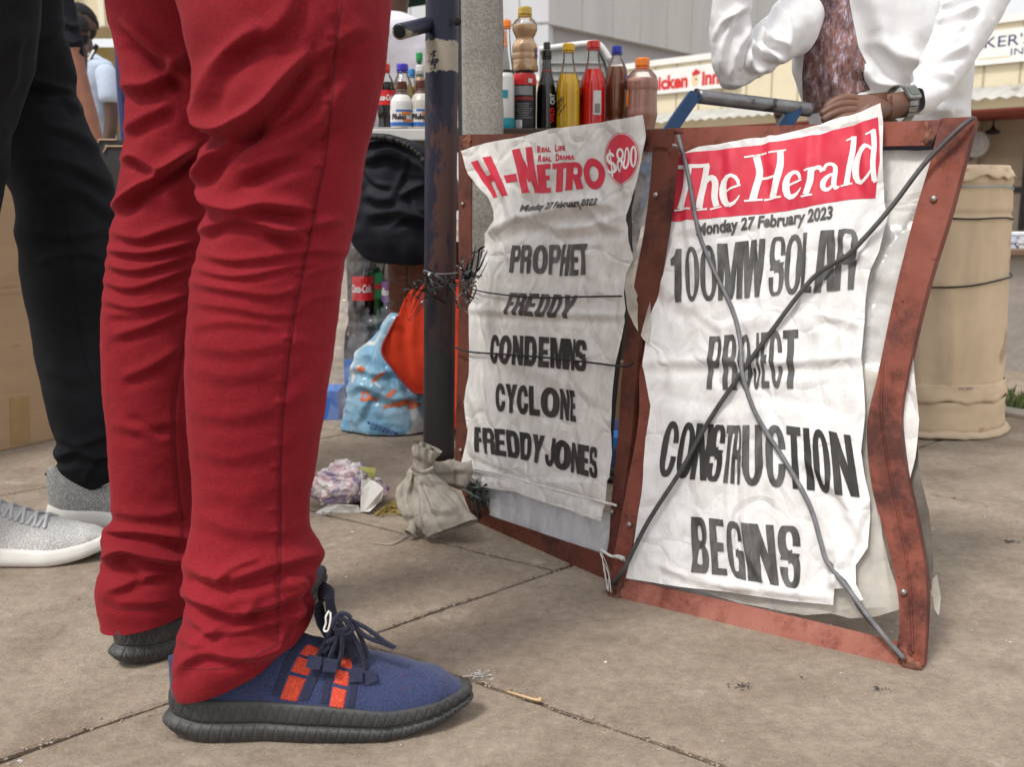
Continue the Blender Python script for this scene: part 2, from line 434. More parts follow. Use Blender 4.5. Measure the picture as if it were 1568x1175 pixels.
# ------------------------------------------------------------ materials
def nodes_of(m):
    m.use_nodes = True; nt = m.node_tree; return nt, nt.nodes, nt.links, nt.nodes['Principled BSDF']
def M(name, col, rough=0.6, var=0.25, scale=8.0, bump=0.0, bscale=60.0, metal=0.0, spec=0.5, col2=None, stretch=(1, 1, 1), sheen=0.0, coat=0.0, spots=None, trans=0.0, emit=0.0, detail=5.0, bdist=0.001):
    m = bpy.data.materials.new(name); nt, n, l, b = nodes_of(m)
    b.inputs['Roughness'].default_value = rough; b.inputs['Metallic'].default_value = metal
    b.inputs['Specular IOR Level'].default_value = spec
    if sheen: b.inputs['Sheen Weight'].default_value = sheen; b.inputs['Sheen Roughness'].default_value = 0.5
    if coat: b.inputs['Coat Weight'].default_value = coat; b.inputs['Coat Roughness'].default_value = 0.08
    if trans: b.inputs['Transmission Weight'].default_value = trans
    tc = n.new('ShaderNodeTexCoord'); mp = n.new('ShaderNodeMapping'); mp.inputs['Scale'].default_value = stretch
    l.new(tc.outputs['Object'], mp.inputs[0])
    nz = n.new('ShaderNodeTexNoise'); nz.inputs['Scale'].default_value = scale; nz.inputs['Detail'].default_value = detail; nz.inputs['Roughness'].default_value = 0.6
    l.new(mp.outputs[0], nz.inputs['Vector'])
    rp = n.new('ShaderNodeValToRGB'); rp.color_ramp.elements[0].position = 0.3; rp.color_ramp.elements[1].position = 0.7
    c2 = col2 if col2 else tuple(min(1, c * (1 + var)) for c in col); c1 = col if col2 else tuple(c * (1 - var) for c in col)
    rp.color_ramp.elements[0].color = (*c1, 1); rp.color_ramp.elements[1].color = (*c2, 1)
    l.new(nz.outputs[0], rp.inputs[0]); out = rp.outputs[0]
    if spots:
        sc, th, scol = spots
        v = n.new('ShaderNodeTexNoise'); v.inputs['Scale'].default_value = sc; v.inputs['Detail'].default_value = 4; l.new(mp.outputs[0], v.inputs['Vector'])
        r2 = n.new('ShaderNodeValToRGB'); r2.color_ramp.elements[0].position = th; r2.color_ramp.elements[1].position = th + 0.06
        l.new(v.outputs[0], r2.inputs[0]); mx = n.new('ShaderNodeMix'); mx.data_type = 'RGBA'
        l.new(r2.outputs[0], mx.inputs[0]); l.new(out, mx.inputs[6]); mx.inputs[7].default_value = (*scol, 1); out = mx.outputs[2]
    l.new(out, b.inputs['Base Color'])
    if emit: l.new(out, b.inputs['Emission Color']); b.inputs['Emission Strength'].default_value = emit
    if bump:
        nb = n.new('ShaderNodeTexNoise'); nb.inputs['Scale'].default_value = bscale; nb.inputs['Detail'].default_value = 5
        l.new(mp.outputs[0], nb.inputs['Vector'])
        bp = n.new('ShaderNodeBump'); bp.inputs['Strength'].default_value = bump; bp.inputs['Distance'].default_value = bdist
        l.new(nb.outputs[0], bp.inputs['Height']); l.new(bp.outputs[0], b.inputs['Normal'])
    m['c'] = 1
    return m
def Mknit(name, c1, c2, scale=420, rough=0.85, bump=0.5, speck=None):
    m = bpy.data.materials.new(name); nt, n, l, b = nodes_of(m)
    b.inputs['Roughness'].default_value = rough; b.inputs['Sheen Weight'].default_value = 0.15
    tc = n.new('ShaderNodeTexCoord')
    def wv(rot, st):
        mp_ = n.new('ShaderNodeMapping'); mp_.inputs['Rotation'].default_value = rot; mp_.inputs['Scale'].default_value = st; l.new(tc.outputs['Object'], mp_.inputs[0])
        w = n.new('ShaderNodeTexNoise'); w.inputs['Scale'].default_value = scale * .8; w.inputs['Detail'].default_value = 1; l.new(mp_.outputs[0], w.inputs['Vector'])
        q_ = n.new('ShaderNodeMapRange'); q_.inputs[1].default_value = .38; q_.inputs[2].default_value = .6; l.new(w.outputs[0], q_.inputs[0]); return q_
    w1 = wv((0, .6, .3), (1, 1, .35)); w2 = wv((0, -.5, .2), (1, .6, .4))
    mu = n.new('ShaderNodeMath'); mu.operation = 'MULTIPLY'; l.new(w1.outputs[0], mu.inputs[0]); l.new(w2.outputs[0], mu.inputs[1])
    nz = n.new('ShaderNodeTexNoise'); nz.inputs['Scale'].default_value = 14; nz.inputs['Detail'].default_value = 4; l.new(tc.outputs['Object'], nz.inputs['Vector'])
    ad = n.new('ShaderNodeMath'); ad.operation = 'MULTIPLY_ADD'; l.new(nz.outputs[0], ad.inputs[0]); ad.inputs[1].default_value = 0.8; l.new(mu.outputs[0], ad.inputs[2])
    rp = n.new('ShaderNodeValToRGB'); rp.color_ramp.elements[0].position = 0.3; rp.color_ramp.elements[1].position = 1.0
    rp.color_ramp.elements[0].color = (*c1, 1); rp.color_ramp.elements[1].color = (*c2, 1)
    l.new(ad.outputs[0], rp.inputs[0]); out = rp.outputs[0]
    if speck:
        v = n.new('ShaderNodeTexNoise'); v.inputs['Scale'].default_value = 300; mpp = n.new('ShaderNodeMapping'); mpp.inputs['Scale'].default_value = (.25, .25, 2)
        l.new(tc.outputs['Object'], mpp.inputs[0]); l.new(mpp.outputs[0], v.inputs['Vector'])
        r2 = n.new('ShaderNodeValToRGB'); r2.color_ramp.elements[0].position = .66; r2.color_ramp.elements[1].position = .74; l.new(v.outputs[0], r2.inputs[0])
        mx = n.new('ShaderNodeMix'); mx.data_type = 'RGBA'; l.new(r2.outputs[0], mx.inputs[0]); l.new(out, mx.inputs[6]); mx.inputs[7].default_value = (*speck, 1); out = mx.outputs[2]
    l.new(out, b.inputs['Base Color'])
    bp = n.new('ShaderNodeBump'); bp.inputs['Strength'].default_value = bump; bp.inputs['Distance'].default_value = 0.0008
    l.new(mu.outputs[0], bp.inputs['Height']); l.new(bp.outputs[0], b.inputs['Normal'])
    return m
def Mfilm(name, tint=(.8, .8, .8), alpha=0.35, rough=0.12, bump=0.4, bs=30):
    """thin clear plastic: mostly see-through, shiny where it creases"""
    m = bpy.data.materials.new(name); nt, n, l, b = nodes_of(m)
    b.inputs['Base Color'].default_value = (*tint, 1); b.inputs['Roughness'].default_value = rough; b.inputs['Coat Weight'].default_value = .5
    tr = n.new('ShaderNodeBsdfTransparent'); mx = n.new('ShaderNodeMixShader'); o = n['Material Output']
    tc = n.new('ShaderNodeTexCoord'); nz = n.new('ShaderNodeTexNoise'); nz.inputs['Scale'].default_value = bs; nz.inputs['Detail'].default_value = 4; l.new(tc.outputs['Object'], nz.inputs['Vector'])
    mr = n.new('ShaderNodeMapRange'); mr.inputs[1].default_value = .35; mr.inputs[2].default_value = .7; mr.inputs[3].default_value = alpha * .5; mr.inputs[4].default_value = min(1, alpha * 1.7)
    l.new(nz.outputs[0], mr.inputs[0]); l.new(mr.outputs[0], mx.inputs[0]); l.new(tr.outputs[0], mx.inputs[1]); l.new(b.outputs[0], mx.inputs[2]); l.new(mx.outputs[0], o.inputs[0])
    bp = n.new('ShaderNodeBump'); bp.inputs['Strength'].default_value = bump; bp.inputs['Distance'].default_value = .004; l.new(nz.outputs[0], bp.inputs['Height']); l.new(bp.outputs[0], b.inputs['Normal'])
    return m
def Mshell(name, tint=(1, 1, 1), ior=1.45):
    """clear bottle wall: fresnel gloss over transparency"""
    m = bpy.data.materials.new(name); nt, n, l, b = nodes_of(m); n.remove(b)
    tr = n.new('ShaderNodeBsdfTransparent'); tr.inputs[0].default_value = (*tint, 1); gl = n.new('ShaderNodeBsdfGlossy'); gl.inputs['Roughness'].default_value = .06
    fr = n.new('ShaderNodeFresnel'); fr.inputs[0].default_value = ior; mx = n.new('ShaderNodeMixShader'); o = n['Material Output']
    ad = n.new('ShaderNodeMath'); ad.operation = 'ADD'; ad.inputs[1].default_value = .015; l.new(fr.outputs[0], ad.inputs[0])
    l.new(ad.outputs[0], mx.inputs[0]); l.new(tr.outputs[0], mx.inputs[1]); l.new(gl.outputs[0], mx.inputs[2]); l.new(mx.outputs[0], o.inputs[0]); return m
# ============================================================ the setting
# pavement of large worn concrete slabs
def Mconcrete():
    m = bpy.data.materials.new('pavement_concrete'); nt, n, l, b = nodes_of(m)
    b.inputs['Roughness'].default_value = .9; b.inputs['Specular IOR Level'].default_value = .25
    ge = n.new('ShaderNodeNewGeometry'); P = ge.outputs['Position']
    def noise(sc, det=6, ro=.6, stretch=None):
        z = n.new('ShaderNodeTexNoise'); z.inputs['Scale'].default_value = sc; z.inputs['Detail'].default_value = det; z.inputs['Roughness'].default_value = ro
        if stretch:
            mp = n.new('ShaderNodeMapping'); mp.inputs['Scale'].default_value = stretch; mp.inputs['Rotation'].default_value = (0, 0, .7); l.new(P, mp.inputs[0]); l.new(mp.outputs[0], z.inputs['Vector'])
        else: l.new(P, z.inputs['Vector'])
        return z.outputs[0]
    def ramp(x, a, b_, ca, cb):
        r = n.new('ShaderNodeValToRGB'); r.color_ramp.elements[0].position = a; r.color_ramp.elements[1].position = b_
        r.color_ramp.elements[0].color = (*ca, 1); r.color_ramp.elements[1].color = (*cb, 1); l.new(x, r.inputs[0]); return r.outputs[0]
    def mix(f, a, b_, mode='MIX'):
        x = n.new('ShaderNodeMix'); x.data_type = 'RGBA'; x.blend_type = mode
        if isinstance(f, float): x.inputs[0].default_value = f
        else: l.new(f, x.inputs[0])
        for k, v in ((6, a), (7, b_)):
            if isinstance(v, tuple): x.inputs[k].default_value = (*v, 1)
            else: l.new(v, x.inputs[k])
        return x.outputs[2]
    base = ramp(noise(2.2), .3, .7, (.28, .224, .172), (.41, .342, .272))
    base = mix(ramp(noise(9, 5), .42, .66, (0, 0, 0), (.7, .7, .7)), base, (.225, .176, .131))
    base = mix(ramp(noise(46, 5, .7), .3, .75, (.72, .72, .72), (1.22, 1.2, 1.18)), base, base) if False else mix(1.0, base, ramp(noise(70, 6, .75), .3, .72, (.74, .74, .74), (1.2, 1.19, 1.17)), 'MULTIPLY')
    base = mix(1.0, base, ramp(noise(420, 3, .7), .3, .72, (.76, .76, .77), (1.2, 1.2, 1.2)), 'MULTIPLY')
    base = mix(ramp(noise(5.5, 8, .75), .60, .70, (0, 0, 0), (.7, .7, .7)), base, (.50, .44, .37))
    base = mix(ramp(noise(26, 5, .7, (1, .45, 1)), .68, .74, (0, 0, 0), (.75, .75, .75)), base, (.12, .09, .07))
    base = mix(ramp(noise(60, 2, .5), .755, .775, (0, 0, 0), (1, 1, 1)), base, (.75, .73, .70))
    l.new(base, b.inputs['Base Color'])
    bp = n.new('ShaderNodeBump'); bp.inputs['Strength'].default_value = .75; bp.inputs['Distance'].default_value = .003; l.new(noise(150, 7, .75), bp.inputs['Height'])
    bp2 = n.new('ShaderNodeBump'); bp2.inputs['Strength'].default_value = .5; bp2.inputs['Distance'].default_value = .012; l.new(noise(11, 5, .6), bp2.inputs['Height']); l.new(bp.outputs[0], bp2.inputs['Normal'])
    l.new(bp2.outputs[0], b.inputs['Normal']); return m
m_conc = Mconcrete()
m_dirt = M('joint_dirt', (.10, .075, .055), .95, .5, 60, .8, 200)
m_ground = M('ground_dust', (.30, .25, .2), .95, .2, 3, .3, 40)
g = bmesh.new(); a = 220
vv = [g.verts.new(p) for p in ((-a, -a, -.03), (a, -a, -.03), (a, a, -.03), (-a, a, -.03))]; g.faces.new(vv)
struct(bm_link('ground', g, m_ground))
g = bmesh.new(); vv = [g.verts.new(p) for p in ((-9, -3, -.007), (9, -3, -.007), (9, 12, -.007), (-9, 12, -.007))]; g.faces.new(vv)
pav = struct(bm_link('pavement', g, m_dirt))
DA = np.array([.743, .669]); DC = np.array([.819, -.574])
def slab(al0, al1, g0, g1, idx):
    """one slab between joint lines, its edge chipped and a little uneven"""
    gap = .0022; al0 += gap; al1 -= gap; g0 += gap; g1 -= gap
    near = (al0 + al1) / 2 < 3.2 and abs((g0 + g1) / 2) < 3
    n = 60 if near else 4; loop = []
    cs = [(al0, g0), (al0, g1), (al1, g1), (al1, g0)]
    for k in range(4):
        p, q = np.array(cs[k]), np.array(cs[(k + 1) % 4])
        for i in range(n): loop.append(p + (q - p) * i / n)
    L = np.array(loop); c = L.mean(0)
    d = c - L; d /= np.linalg.norm(d, axis=1)[:, None]
    if near:
        j = np.abs(fbm(L[:, 0] * 9 + idx, L[:, 1] * 9, 0.3, 4)) * .006 + np.clip(fbm(L[:, 0] * 30, L[:, 1] * 30, idx * .7, 2) - .75, 0, 1) * .02
    else: j = np.zeros(len(L))
    rings = []
    for off, z in ((0, -.006), (0, -.002), (.0025, .0)):
        Q = L + d * (j + off)[:, None]; XY = Q[:, :1] * DA + Q[:, 1:] * DC
        rings.append(np.column_stack([XY, np.full(len(XY), z)]))
    m = len(L); V = np.concatenate(rings)
    return npmesh('paving_slab', V, gridfaces(3, m, True), [[2 * m + i for i in range(m)]])
idx = 0
gcol = [-6.86, -5.91, -4.94, -3.96, -2.97, -1.986, -1.011, -.03, .95, 1.93, 2.9, 3.88]
alj = {0: [-1.3, -.24, .851, 1.942, 3.03, 4.1, 5.2, 6.3, 7.4, 8.5], 1: [-1.9, -.83, .2, 1.20, 2.3, 3.4, 4.45, 5.5, 6.6, 7.7]}
for i in range(len(gcol) - 1):
    al = alj[0] if i % 2 == 0 else alj[1]
    for k in range(len(al) - 1):
        me = slab(al[k], al[k + 1], gcol[i], gcol[i + 1], idx); idx += 1
        xs = [v.co.y for v in me.vertices]
        if max(xs) < .3: continue
        o = link('paving_slab', me, m_conc, pav, False)
# cracks and grit that lie in and beside the joints: small stones one could not count
def grit():
    bm = bmesh.new(); rnd = random.Random(5)
    def stone(x, y, s):
        r = bmesh.ops.create_icosphere(bm, subdivisions=1, radius=s)
        for v in r['verts']:
            v.co *= rnd.uniform(.6, 1.15); v.co.z *= .55; v.co += Vector((x, y, s * .3))
    for (p, q, nn) in (((0, 1165), (870, 868), 230), ((725, 1040), (1100, 1178), 130), ((1405, 753), (1568, 785), 50), ((490, 785), (560, 800), 25), ((0, 760), (85, 738), 25)):
        A = G(*p); B = G(*q)
        for i in range(nn):
            t = rnd.random(); w = rnd.gauss(0, .007); P = A.lerp(B, t); d = (B - A).normalized()
            stone(P.x - d.y * w, P.y + d.x * w, rnd.uniform(.0007, .0022))
    for i in range(420):
        px, py = rnd.gauss(690, 70), rnd.gauss(845, 24)
        if py < 790: continue
        P = G(px, py); stone(P.x, P.y, rnd.uniform(.0007, .002))
    for i in range(380):
        P = G(rnd.uniform(0, 1568), rnd.uniform(680, 1170)); stone(P.x, P.y, rnd.uniform(.0006, .0018) * (1 if rnd.random() < .93 else 1.9))
    o = bm_link('grit', bm, M('grit_stone', (.20, .15, .11), .9, .5, 30, col2=(.40, .34, .27)), None)
    o['kind'] = 'stuff'; o['label'] = 'fine stone grit scattered in the joints and over the slabs'; o['category'] = 'grit'
grit()

# grass strip, kerb and road beyond on the right
A = G(1520, 634); B = G(1700, 668)
m_kerb = M('kerb_concrete', (.34, .30, .25), .9, .2, 12, .4, 80)
bm = bmesh.new()
dv = (B - A).normalized(); nrm = Vector((-dv.y, dv.x, 0))
if nrm.y < 0: nrm = -nrm
A0 = A - dv * .15; B0 = A + dv * 3.0
prism(bm, [A0 + Vector((0, 0, -.03)), B0 + Vector((0, 0, -.03)), B0 + Vector((0, 0, .012)), A0 + Vector((0, 0, .012))], nrm * .07)
struct(bm_link('kerb', bm, m_kerb, bevel=.006))
# grass blades
bm = bmesh.new(); rnd = random.Random(9)
for i in range(2600):
    t = rnd.uniform(-.1, 2.5); w = abs(rnd.gauss(.0, .09)) + .075; P = A + dv * t + nrm * w; hgt = rnd.uniform(.015, .06); a = rnd.uniform(0, 6.3)
    if rnd.random() > .5 + .5 * math.sin(t * 9) + .35: continue
    ux, uy = math.cos(a) * .002, math.sin(a) * .002; lx, ly = rnd.gauss(0, .018), rnd.gauss(0, .018)
    v = [bm.verts.new((P.x - ux, P.y - uy, -.02)), bm.verts.new((P.x + ux, P.y + uy, -.02)), bm.verts.new((P.x + lx * .4 + ux * .7, P.y + ly * .4 + uy * .7, hgt * .6)), bm.verts.new((P.x + lx, P.y + ly, hgt))]
    bm.faces.new((v[0], v[1], v[2])); bm.faces.new((v[0], v[2], v[3]))
o = bm_link('grass', bm, M('grass_blade', (.07, .13, .03), .7, .5, 30, col2=(.2, .25, .08)), None)
o['kind'] = 'stuff'; o['label'] = 'short green grass behind the kerb beside the cardboard barrel'; o['category'] = 'grass'

# low planter wall behind the barrel, brown coping, papers on it
m_wall = M('render_wall', (.36, .32, .29), .95, .12, 3, .8, 30, bdist=.006, spots=(14, .62, (.27, .24, .21)))
m_cop = M('coping_brown', (.17, .11, .07), .8, .3, 10, .4, 60)
WY = 3.1
zt = W(1540, 392, WY).z; z2 = W(1540, 382, WY).z
wt = thing('planter_wall', 'low grey rendered wall with brown coping right of the cardboard barrel', 'wall', (1.6, WY + .1, 0))
bm = bmesh.new(); box(bm, (2.35, WY + .3, zt / 2 - .02), (2.6, .55, zt + .04)); bm_link('wall_body', bm, m_wall, wt, bevel=.004)
bm = bmesh.new(); box(bm, (2.35, WY + .3, (zt + z2) / 2 + .001), (2.66, .62, z2 - zt)); bm_link('coping', bm, m_cop, wt, bevel=.004)
m_paper_b = M('paper_stack', (.62, .64, .78), .8, .15, 40, spots=(70, .58, (.25, .28, .5)))
for i, (x0, x1, y0, lab) in enumerate(((1527, 1557, 363, 'bluish stack of papers on the brown wall coping beside the barrel'), (1559, 1600, 357, 'whiter stack of papers on the wall coping at the photo edge'))):
    bm = bmesh.new(); P0 = W(x0, 382, WY + .05); P1 = W(x1, y0, WY + .05)
    nl = 6
    for k in range(nl):
        h = (P1.z - z2) / nl; box(bm, ((P0.x + P1.x) / 2 + random.uniform(-.003, .003), WY + .12 + random.uniform(-.004, .004), z2 + .001 + h * (k + .5)), (P1.x - P0.x, .14, h * .9), Matrix.Rotation(random.uniform(-.04, .04), 3, 'Z'))
    tag(bm_link('paper_stack', bm, m_paper_b if i == 0 else M('paper_stack_white', (.72, .73, .76), .8, .1, 30)), lab, 'papers', 'papers on the low wall')

# ------------------------------------------------------------ far buildings
m_cream = M('cream_paint', (.70, .62, .45), .75, .05, 2, .1, 20)
m_cream_seam = M('cream_seam', (.40, .34, .24), .8, .1, 5)
m_white = M('white_paint', (.80, .80, .78), .6, .05, 4)
m_tin = M('white_tin', (.76, .76, .73), .5, .1, 2.5, spots=(1.4, .66, (.5, .46, .4)))
m_redl = M('sign_red', (.62, .02, .02), .5, .05, 10)
m_darkblue = M('sign_navy', (.03, .035, .12), .5, .1, 10)
m_dark = M('dark_metal', (.02, .018, .018), .5, .3, 10)
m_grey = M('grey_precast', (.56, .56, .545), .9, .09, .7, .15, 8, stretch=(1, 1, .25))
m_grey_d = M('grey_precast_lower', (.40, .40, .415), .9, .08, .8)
m_blue_panel = M('pale_cladding', (.56, .58, .61), .7, .05, .8)

# shop row on the right, a long facade running away to the left
FD = Vector((-.685, .728, 0)); FO = Vector((8.81, 18, 0)); FN = Vector((-.728, -.685, 0))
def FP(s, z, out=0.0): return FO + FD * s + FN * out + Vector((0, 0, z))
def fbox(bm, s0, s1, z0, z1, o0, o1):
    prism(bm, [FP(s0, z0, o0), FP(s1, z0, o0), FP(s1, z1, o0), FP(s0, z1, o0)], FN * (o1 - o0))
shop = thing('shop_building', 'cream single storey row of takeaway shops with white tin awning in the distance', 'shop building', tuple(FP(4, 0)))
bm = bmesh.new(); fbox(bm, -6, 14, 2.3, 3.62, -.3, 0); bm_link('upper_wall', bm, m_cream, shop)
bm = bmesh.new(); fbox(bm, -6, 14.1, 3.62, 3.75, -.4, .06); bm_link('parapet', bm, m_white, shop)
s = -5
while s < 12:
    bm = bmesh.new(); fbox(bm, s, s + .03, 2.3, 3.6, 0.001, .012); bm_link('wall_seam', bm, m_cream_seam, shop); s += .62
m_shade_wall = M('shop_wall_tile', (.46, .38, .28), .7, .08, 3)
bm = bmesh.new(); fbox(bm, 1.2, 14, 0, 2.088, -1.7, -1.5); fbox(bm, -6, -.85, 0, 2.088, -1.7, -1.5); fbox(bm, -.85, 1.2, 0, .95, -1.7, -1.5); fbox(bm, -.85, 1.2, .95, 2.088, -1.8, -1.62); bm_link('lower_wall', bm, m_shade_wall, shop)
bm = bmesh.new()
for z in (.5, .95, 1.4, 1.85): fbox(bm, -6, 14, z, z + .012, -1.499, -1.49)
bm_link('wall_course', bm, m_cream_seam, shop)
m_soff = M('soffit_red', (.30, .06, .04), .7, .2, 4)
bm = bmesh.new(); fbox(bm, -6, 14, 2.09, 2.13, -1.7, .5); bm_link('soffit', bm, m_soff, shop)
bm = bmesh.new(); fbox(bm, -6, 14, 2.13, 2.30, .42, .5); bm_link('fascia', bm, m_cream, shop)
# corrugated awning
n = 340; V = []
for i in range(n):
    s = -6 + 20 * i / (n - 1); w = .022 * math.sin(i * 2 * PI / 4)
    V += [FP(s, 2.55 + w, .02), FP(s, 2.27 + w, .85)]
bm = bmesh.new(); bv = [bm.verts.new(v) for v in V]
for i in range(n - 1): bm.faces.new((bv[2 * i], bv[2 * i + 1], bv[2 * i + 3], bv[2 * i + 2]))
r = bmesh.ops.solidify(bm, geom=bm.faces[:], thickness=.006)
bm_link('awning', bm, m_tin, shop)
bm = bmesh.new()
for s in (.2, -.72, -1.35):
    fbox(bm, s, s + .09, 0, 2.08, -1.45, -1.38)
for z in (1.0, 1.5, 2.0): fbox(bm, -1.35, .2, z, z + .025, -1.44, -1.41)
fbox(bm, -.0, 3.4, .72, .82, -1.44, -1.40)
bm_link('door_grille', bm, m_dark, shop)
t = thing('air_conditioner', 'round grey fan housing hanging on the wall under the awning, above the cardboard barrel', 'fan')
Pc = W(1487, 222, 19.6)
def cyl_at(name, c, ax, r0, r1, ln, mat, par, k=24):
    me = lathe_mesh([(r0, 0), (r0, ln * .2), (r1, ln * .3), (r1, ln * .7), (r0, ln * .8), (r0 * .9, ln)], k)
    q = Vector(ax).to_track_quat('Z', 'Y').to_matrix().to_4x4(); me.transform(Matrix.Translation(c) @ q); return link(name, me, mat, par)
t.location = Pc; 
cyl_at('fan_drum', Pc, FD, .30, .26, .34, M('fan_grey', (.25, .24, .23), .5, .2, 10), t)
cyl_at('fan_grille', Pc + Vector((.0, -.25, 0)), FN, .25, .245, .06, M('fan_light', (.36, .35, .34), .5, .2, 10), t)
for (sx, sz) in ((-.45, 1.98),):
    Pl = W(1520, 202, 19.4)
    t2 = thing('ceiling_lamp', 'small dark round lamp under the shop awning, right of the fan', 'lamp', tuple(Pl))
    me = lathe_mesh([(.02, .12), (.05, .06), (.13, .02), (.13, -.02), (.02, -.05)], 16); me.transform(Matrix.Translation(Pl)); link('lamp_body', me, m_dark, t2)
    bm = bmesh.new(); box(bm, (Pl.x, Pl.y, Pl.z + .2), (.03, .03, .22)); bm_link('lamp_stem', bm, m_dark, t2)
# signs
def sgn(x, Yg, lab, px0, px1, pts, parent=None): pass
def s_of(px):                         # facade station seen at photo column px
    d = ray(px, 310); t = (FO - CAM).dot(FN) / d.dot(FN); p = CAM + d * t - FO; return p.dot(FD)
sa, sb = s_of(975), s_of(1290)
sg = thing('shop_sign', 'white shop sign with red lettering and a red-combed chicken head', 'sign', tuple(FP(sa, 3, .1)), 'shop signs on the cream facade')
bm = bmesh.new(); fbox(bm, s_of(1128), sa, 2.98, 3.52, .03, .09); bm_link('sign_board', bm, m_white, sg)
def ft(name, body, px0, px1, z0, z1, mat, par, bold=.03, shear=0, o=.094):
    s0, s1 = s_of(px0), s_of(px1)
    return text_on(name, body, mat, par, lambda u, v: FP(s0 + (s1 - s0) * u, z0 + (z1 - z0) * v, o), bold, shear=shear)
ft('lettering', 'Chicken', 982, 1051, 3.06, 3.38, m_redl, sg, .045)
ft('lettering', 'inn', 1072, 1098, 3.07, 3.37, m_redl, sg, .045)
def disc(bm, s, z, rs, rz, o, n=20):
    bm.faces.new([bm.verts.new(FP(s + rs * math.cos(a), z + rz * math.sin(a), o)) for a in [i * 2 * PI / n for i in range(n)]])
sc_ = s_of(1062)
bm = bmesh.new(); disc(bm, sc_, 3.2, .1, .13, .095); bm_link('emblem_head', bm, M('emblem_cream', (.75, .62, .38), .5, .1, 5), sg)
bm = bmesh.new(); disc(bm, sc_ - .02, 3.37, .055, .07, .098); disc(bm, sc_ + .05, 3.34, .04, .05, .0985); disc(bm, sc_ - .09, 3.36, .04, .04, .0988); bm_link('emblem_comb', bm, m_redl, sg)
bm = bmesh.new(); disc(bm, sc_ - .03, 3.22, .018, .025, .101); bm_link('emblem_eye', bm, m_dark, sg)
sg2 = thing('shop_sign', 'white shop sign with thin dark blue serif capitals at the right edge', 'sign', tuple(FP(0, 3, .1)), 'shop signs on the cream facade')
bm = bmesh.new(); fbox(bm, s_of(1660), s_of(1440), 2.93, 3.50, .03, .09); bm_link('sign_board', bm, m_white, sg2)
ft('lettering', "BAKER'S", 1456, 1561, 3.21, 3.40, m_darkblue, sg2, .0)
ft('lettering', 'INN', 1531, 1566, 3.05, 3.16, m_darkblue, sg2, .0)
bm = bmesh.new(); fbox(bm, s_of(1530), s_of(1484), 3.02, 3.05, .091, .093); bm_link('sign_stripe', bm, m_cream, sg2)

# big grey precast building in the middle distance
bd = thing('grey_building', 'tall grey precast concrete building behind the bottles', 'building', (3, 32, 0))
C0 = Vector(((838 - 784) / F * 30, 30, 0)); E0 = Vector(((1300 - 784) / F * 47, 47, 0))
zb = .53 + (310 - 53) / F * 30
def wallprism(bm, A, B, z0, z1, th, side=-1):
    d = (B - A).normalized(); nn = Vector((d.y, -d.x, 0)) * side
    prism(bm, [A + Vector((0, 0, z0)), B + Vector((0, 0, z0)), B + Vector((0, 0, z1)), A + Vector((0, 0, z1))], nn * th)
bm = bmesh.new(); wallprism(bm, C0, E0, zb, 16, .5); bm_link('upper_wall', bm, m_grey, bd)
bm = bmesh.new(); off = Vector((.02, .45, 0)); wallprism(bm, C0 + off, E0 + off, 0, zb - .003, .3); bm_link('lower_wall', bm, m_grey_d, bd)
dg_ = (E0 - C0).normalized(); nn = Vector((dg_.y, -dg_.x, 0))
bm = bmesh.new()
for k in range(1, 13):
    P = C0 + dg_ * (k * 1.55); 
    bmv = [P + Vector((0, 0, zb)), P + dg_ * .035 + Vector((0, 0, zb)), P + dg_ * .035 + Vector((0, 0, 16)), P + Vector((0, 0, 16))]
    prism(bm, [q + nn * .001 for q in bmv], nn * .012)
bm_link('panel_joint', bm, M('joint_grey', (.49, .49, .48), .9), bd)
L0 = C0 + Vector((-9, 3.0, 0))
bm = bmesh.new(); wallprism(bm, L0, C0 + Vector((-.02, .0, 0)), 0, 16, .5, -1); bm_link('side_wall', bm, m_blue_panel, bd)
bm = bmesh.new()
dl = (C0 - L0).normalized(); nl = Vector((dl.y, -dl.x, 0))
for k in range(1, 9):
    P = C0 - dl * (k * .86 + .05)
    prism(bm, [P + nl * .001 + Vector((0, 0, z)) if 0 else P + nl * .001 + dl * w + Vector((0, 0, z)) for w, z in ((0, 0), (.04, 0), (.04, 16), (0, 16))], nl * .01)
prism(bm, [L0 + nl * .015 + Vector((0, 0, 5.6)), C0 + nl * .015 + Vector((0, 0, 5.6)), C0 + nl * .015 + Vector((0, 0, 5.65)), L0 + nl * .015 + Vector((0, 0, 5.65))], nl * .01)
bm_link('cladding_joint', bm, M('joint_blue', (.3, .31, .33), .8), bd)

# cream building far left
lb = thing('cream_building', 'cream painted building with windows seen past the red trousers on the left', 'building', (-6, 15, 0))
LY = 15
def lbx(px, Y=LY): return (px - 784) / F * Y
bm = bmesh.new(); z0 = .53 + (310 - 58) / F * LY
box(bm, (lbx(120), LY + .5, z0 + 3), (6.5, 1, 6)); bm_link('upper_wall', bm, m_cream, lb)
bm = bmesh.new(); box(bm, (lbx(120), LY + 2, z0 / 2), (6.5, .3, z0)); bm_link('lower_wall', bm, M('ochre_wall', (.42, .34, .15), .8, .1, 3), lb)
for i, px in enumerate((30, 122, 215)):
    f = bmesh.new(); x = lbx(px); zz = .53 + (310 + 6) / F * LY
    box(f, (x, LY - .03, zz), (.52, .08, .5)); w = bm_link('window', f, m_white, lb)
    f = bmesh.new(); box(f, (x, LY - .075, zz), (.42, .02, .4)); bm_link('pane', f, M('pane_pale', (.42, .46, .52), .15, .1, 3), w)
bm = bmesh.new()
for px in (60, 100, 147, 190): box(bm, (lbx(px), LY - .06, z0 + 3), (.08, .12, 6))
bm_link('pilaster', bm, M('cream_light', (.78, .72, .58), .7, .05, 3), lb)
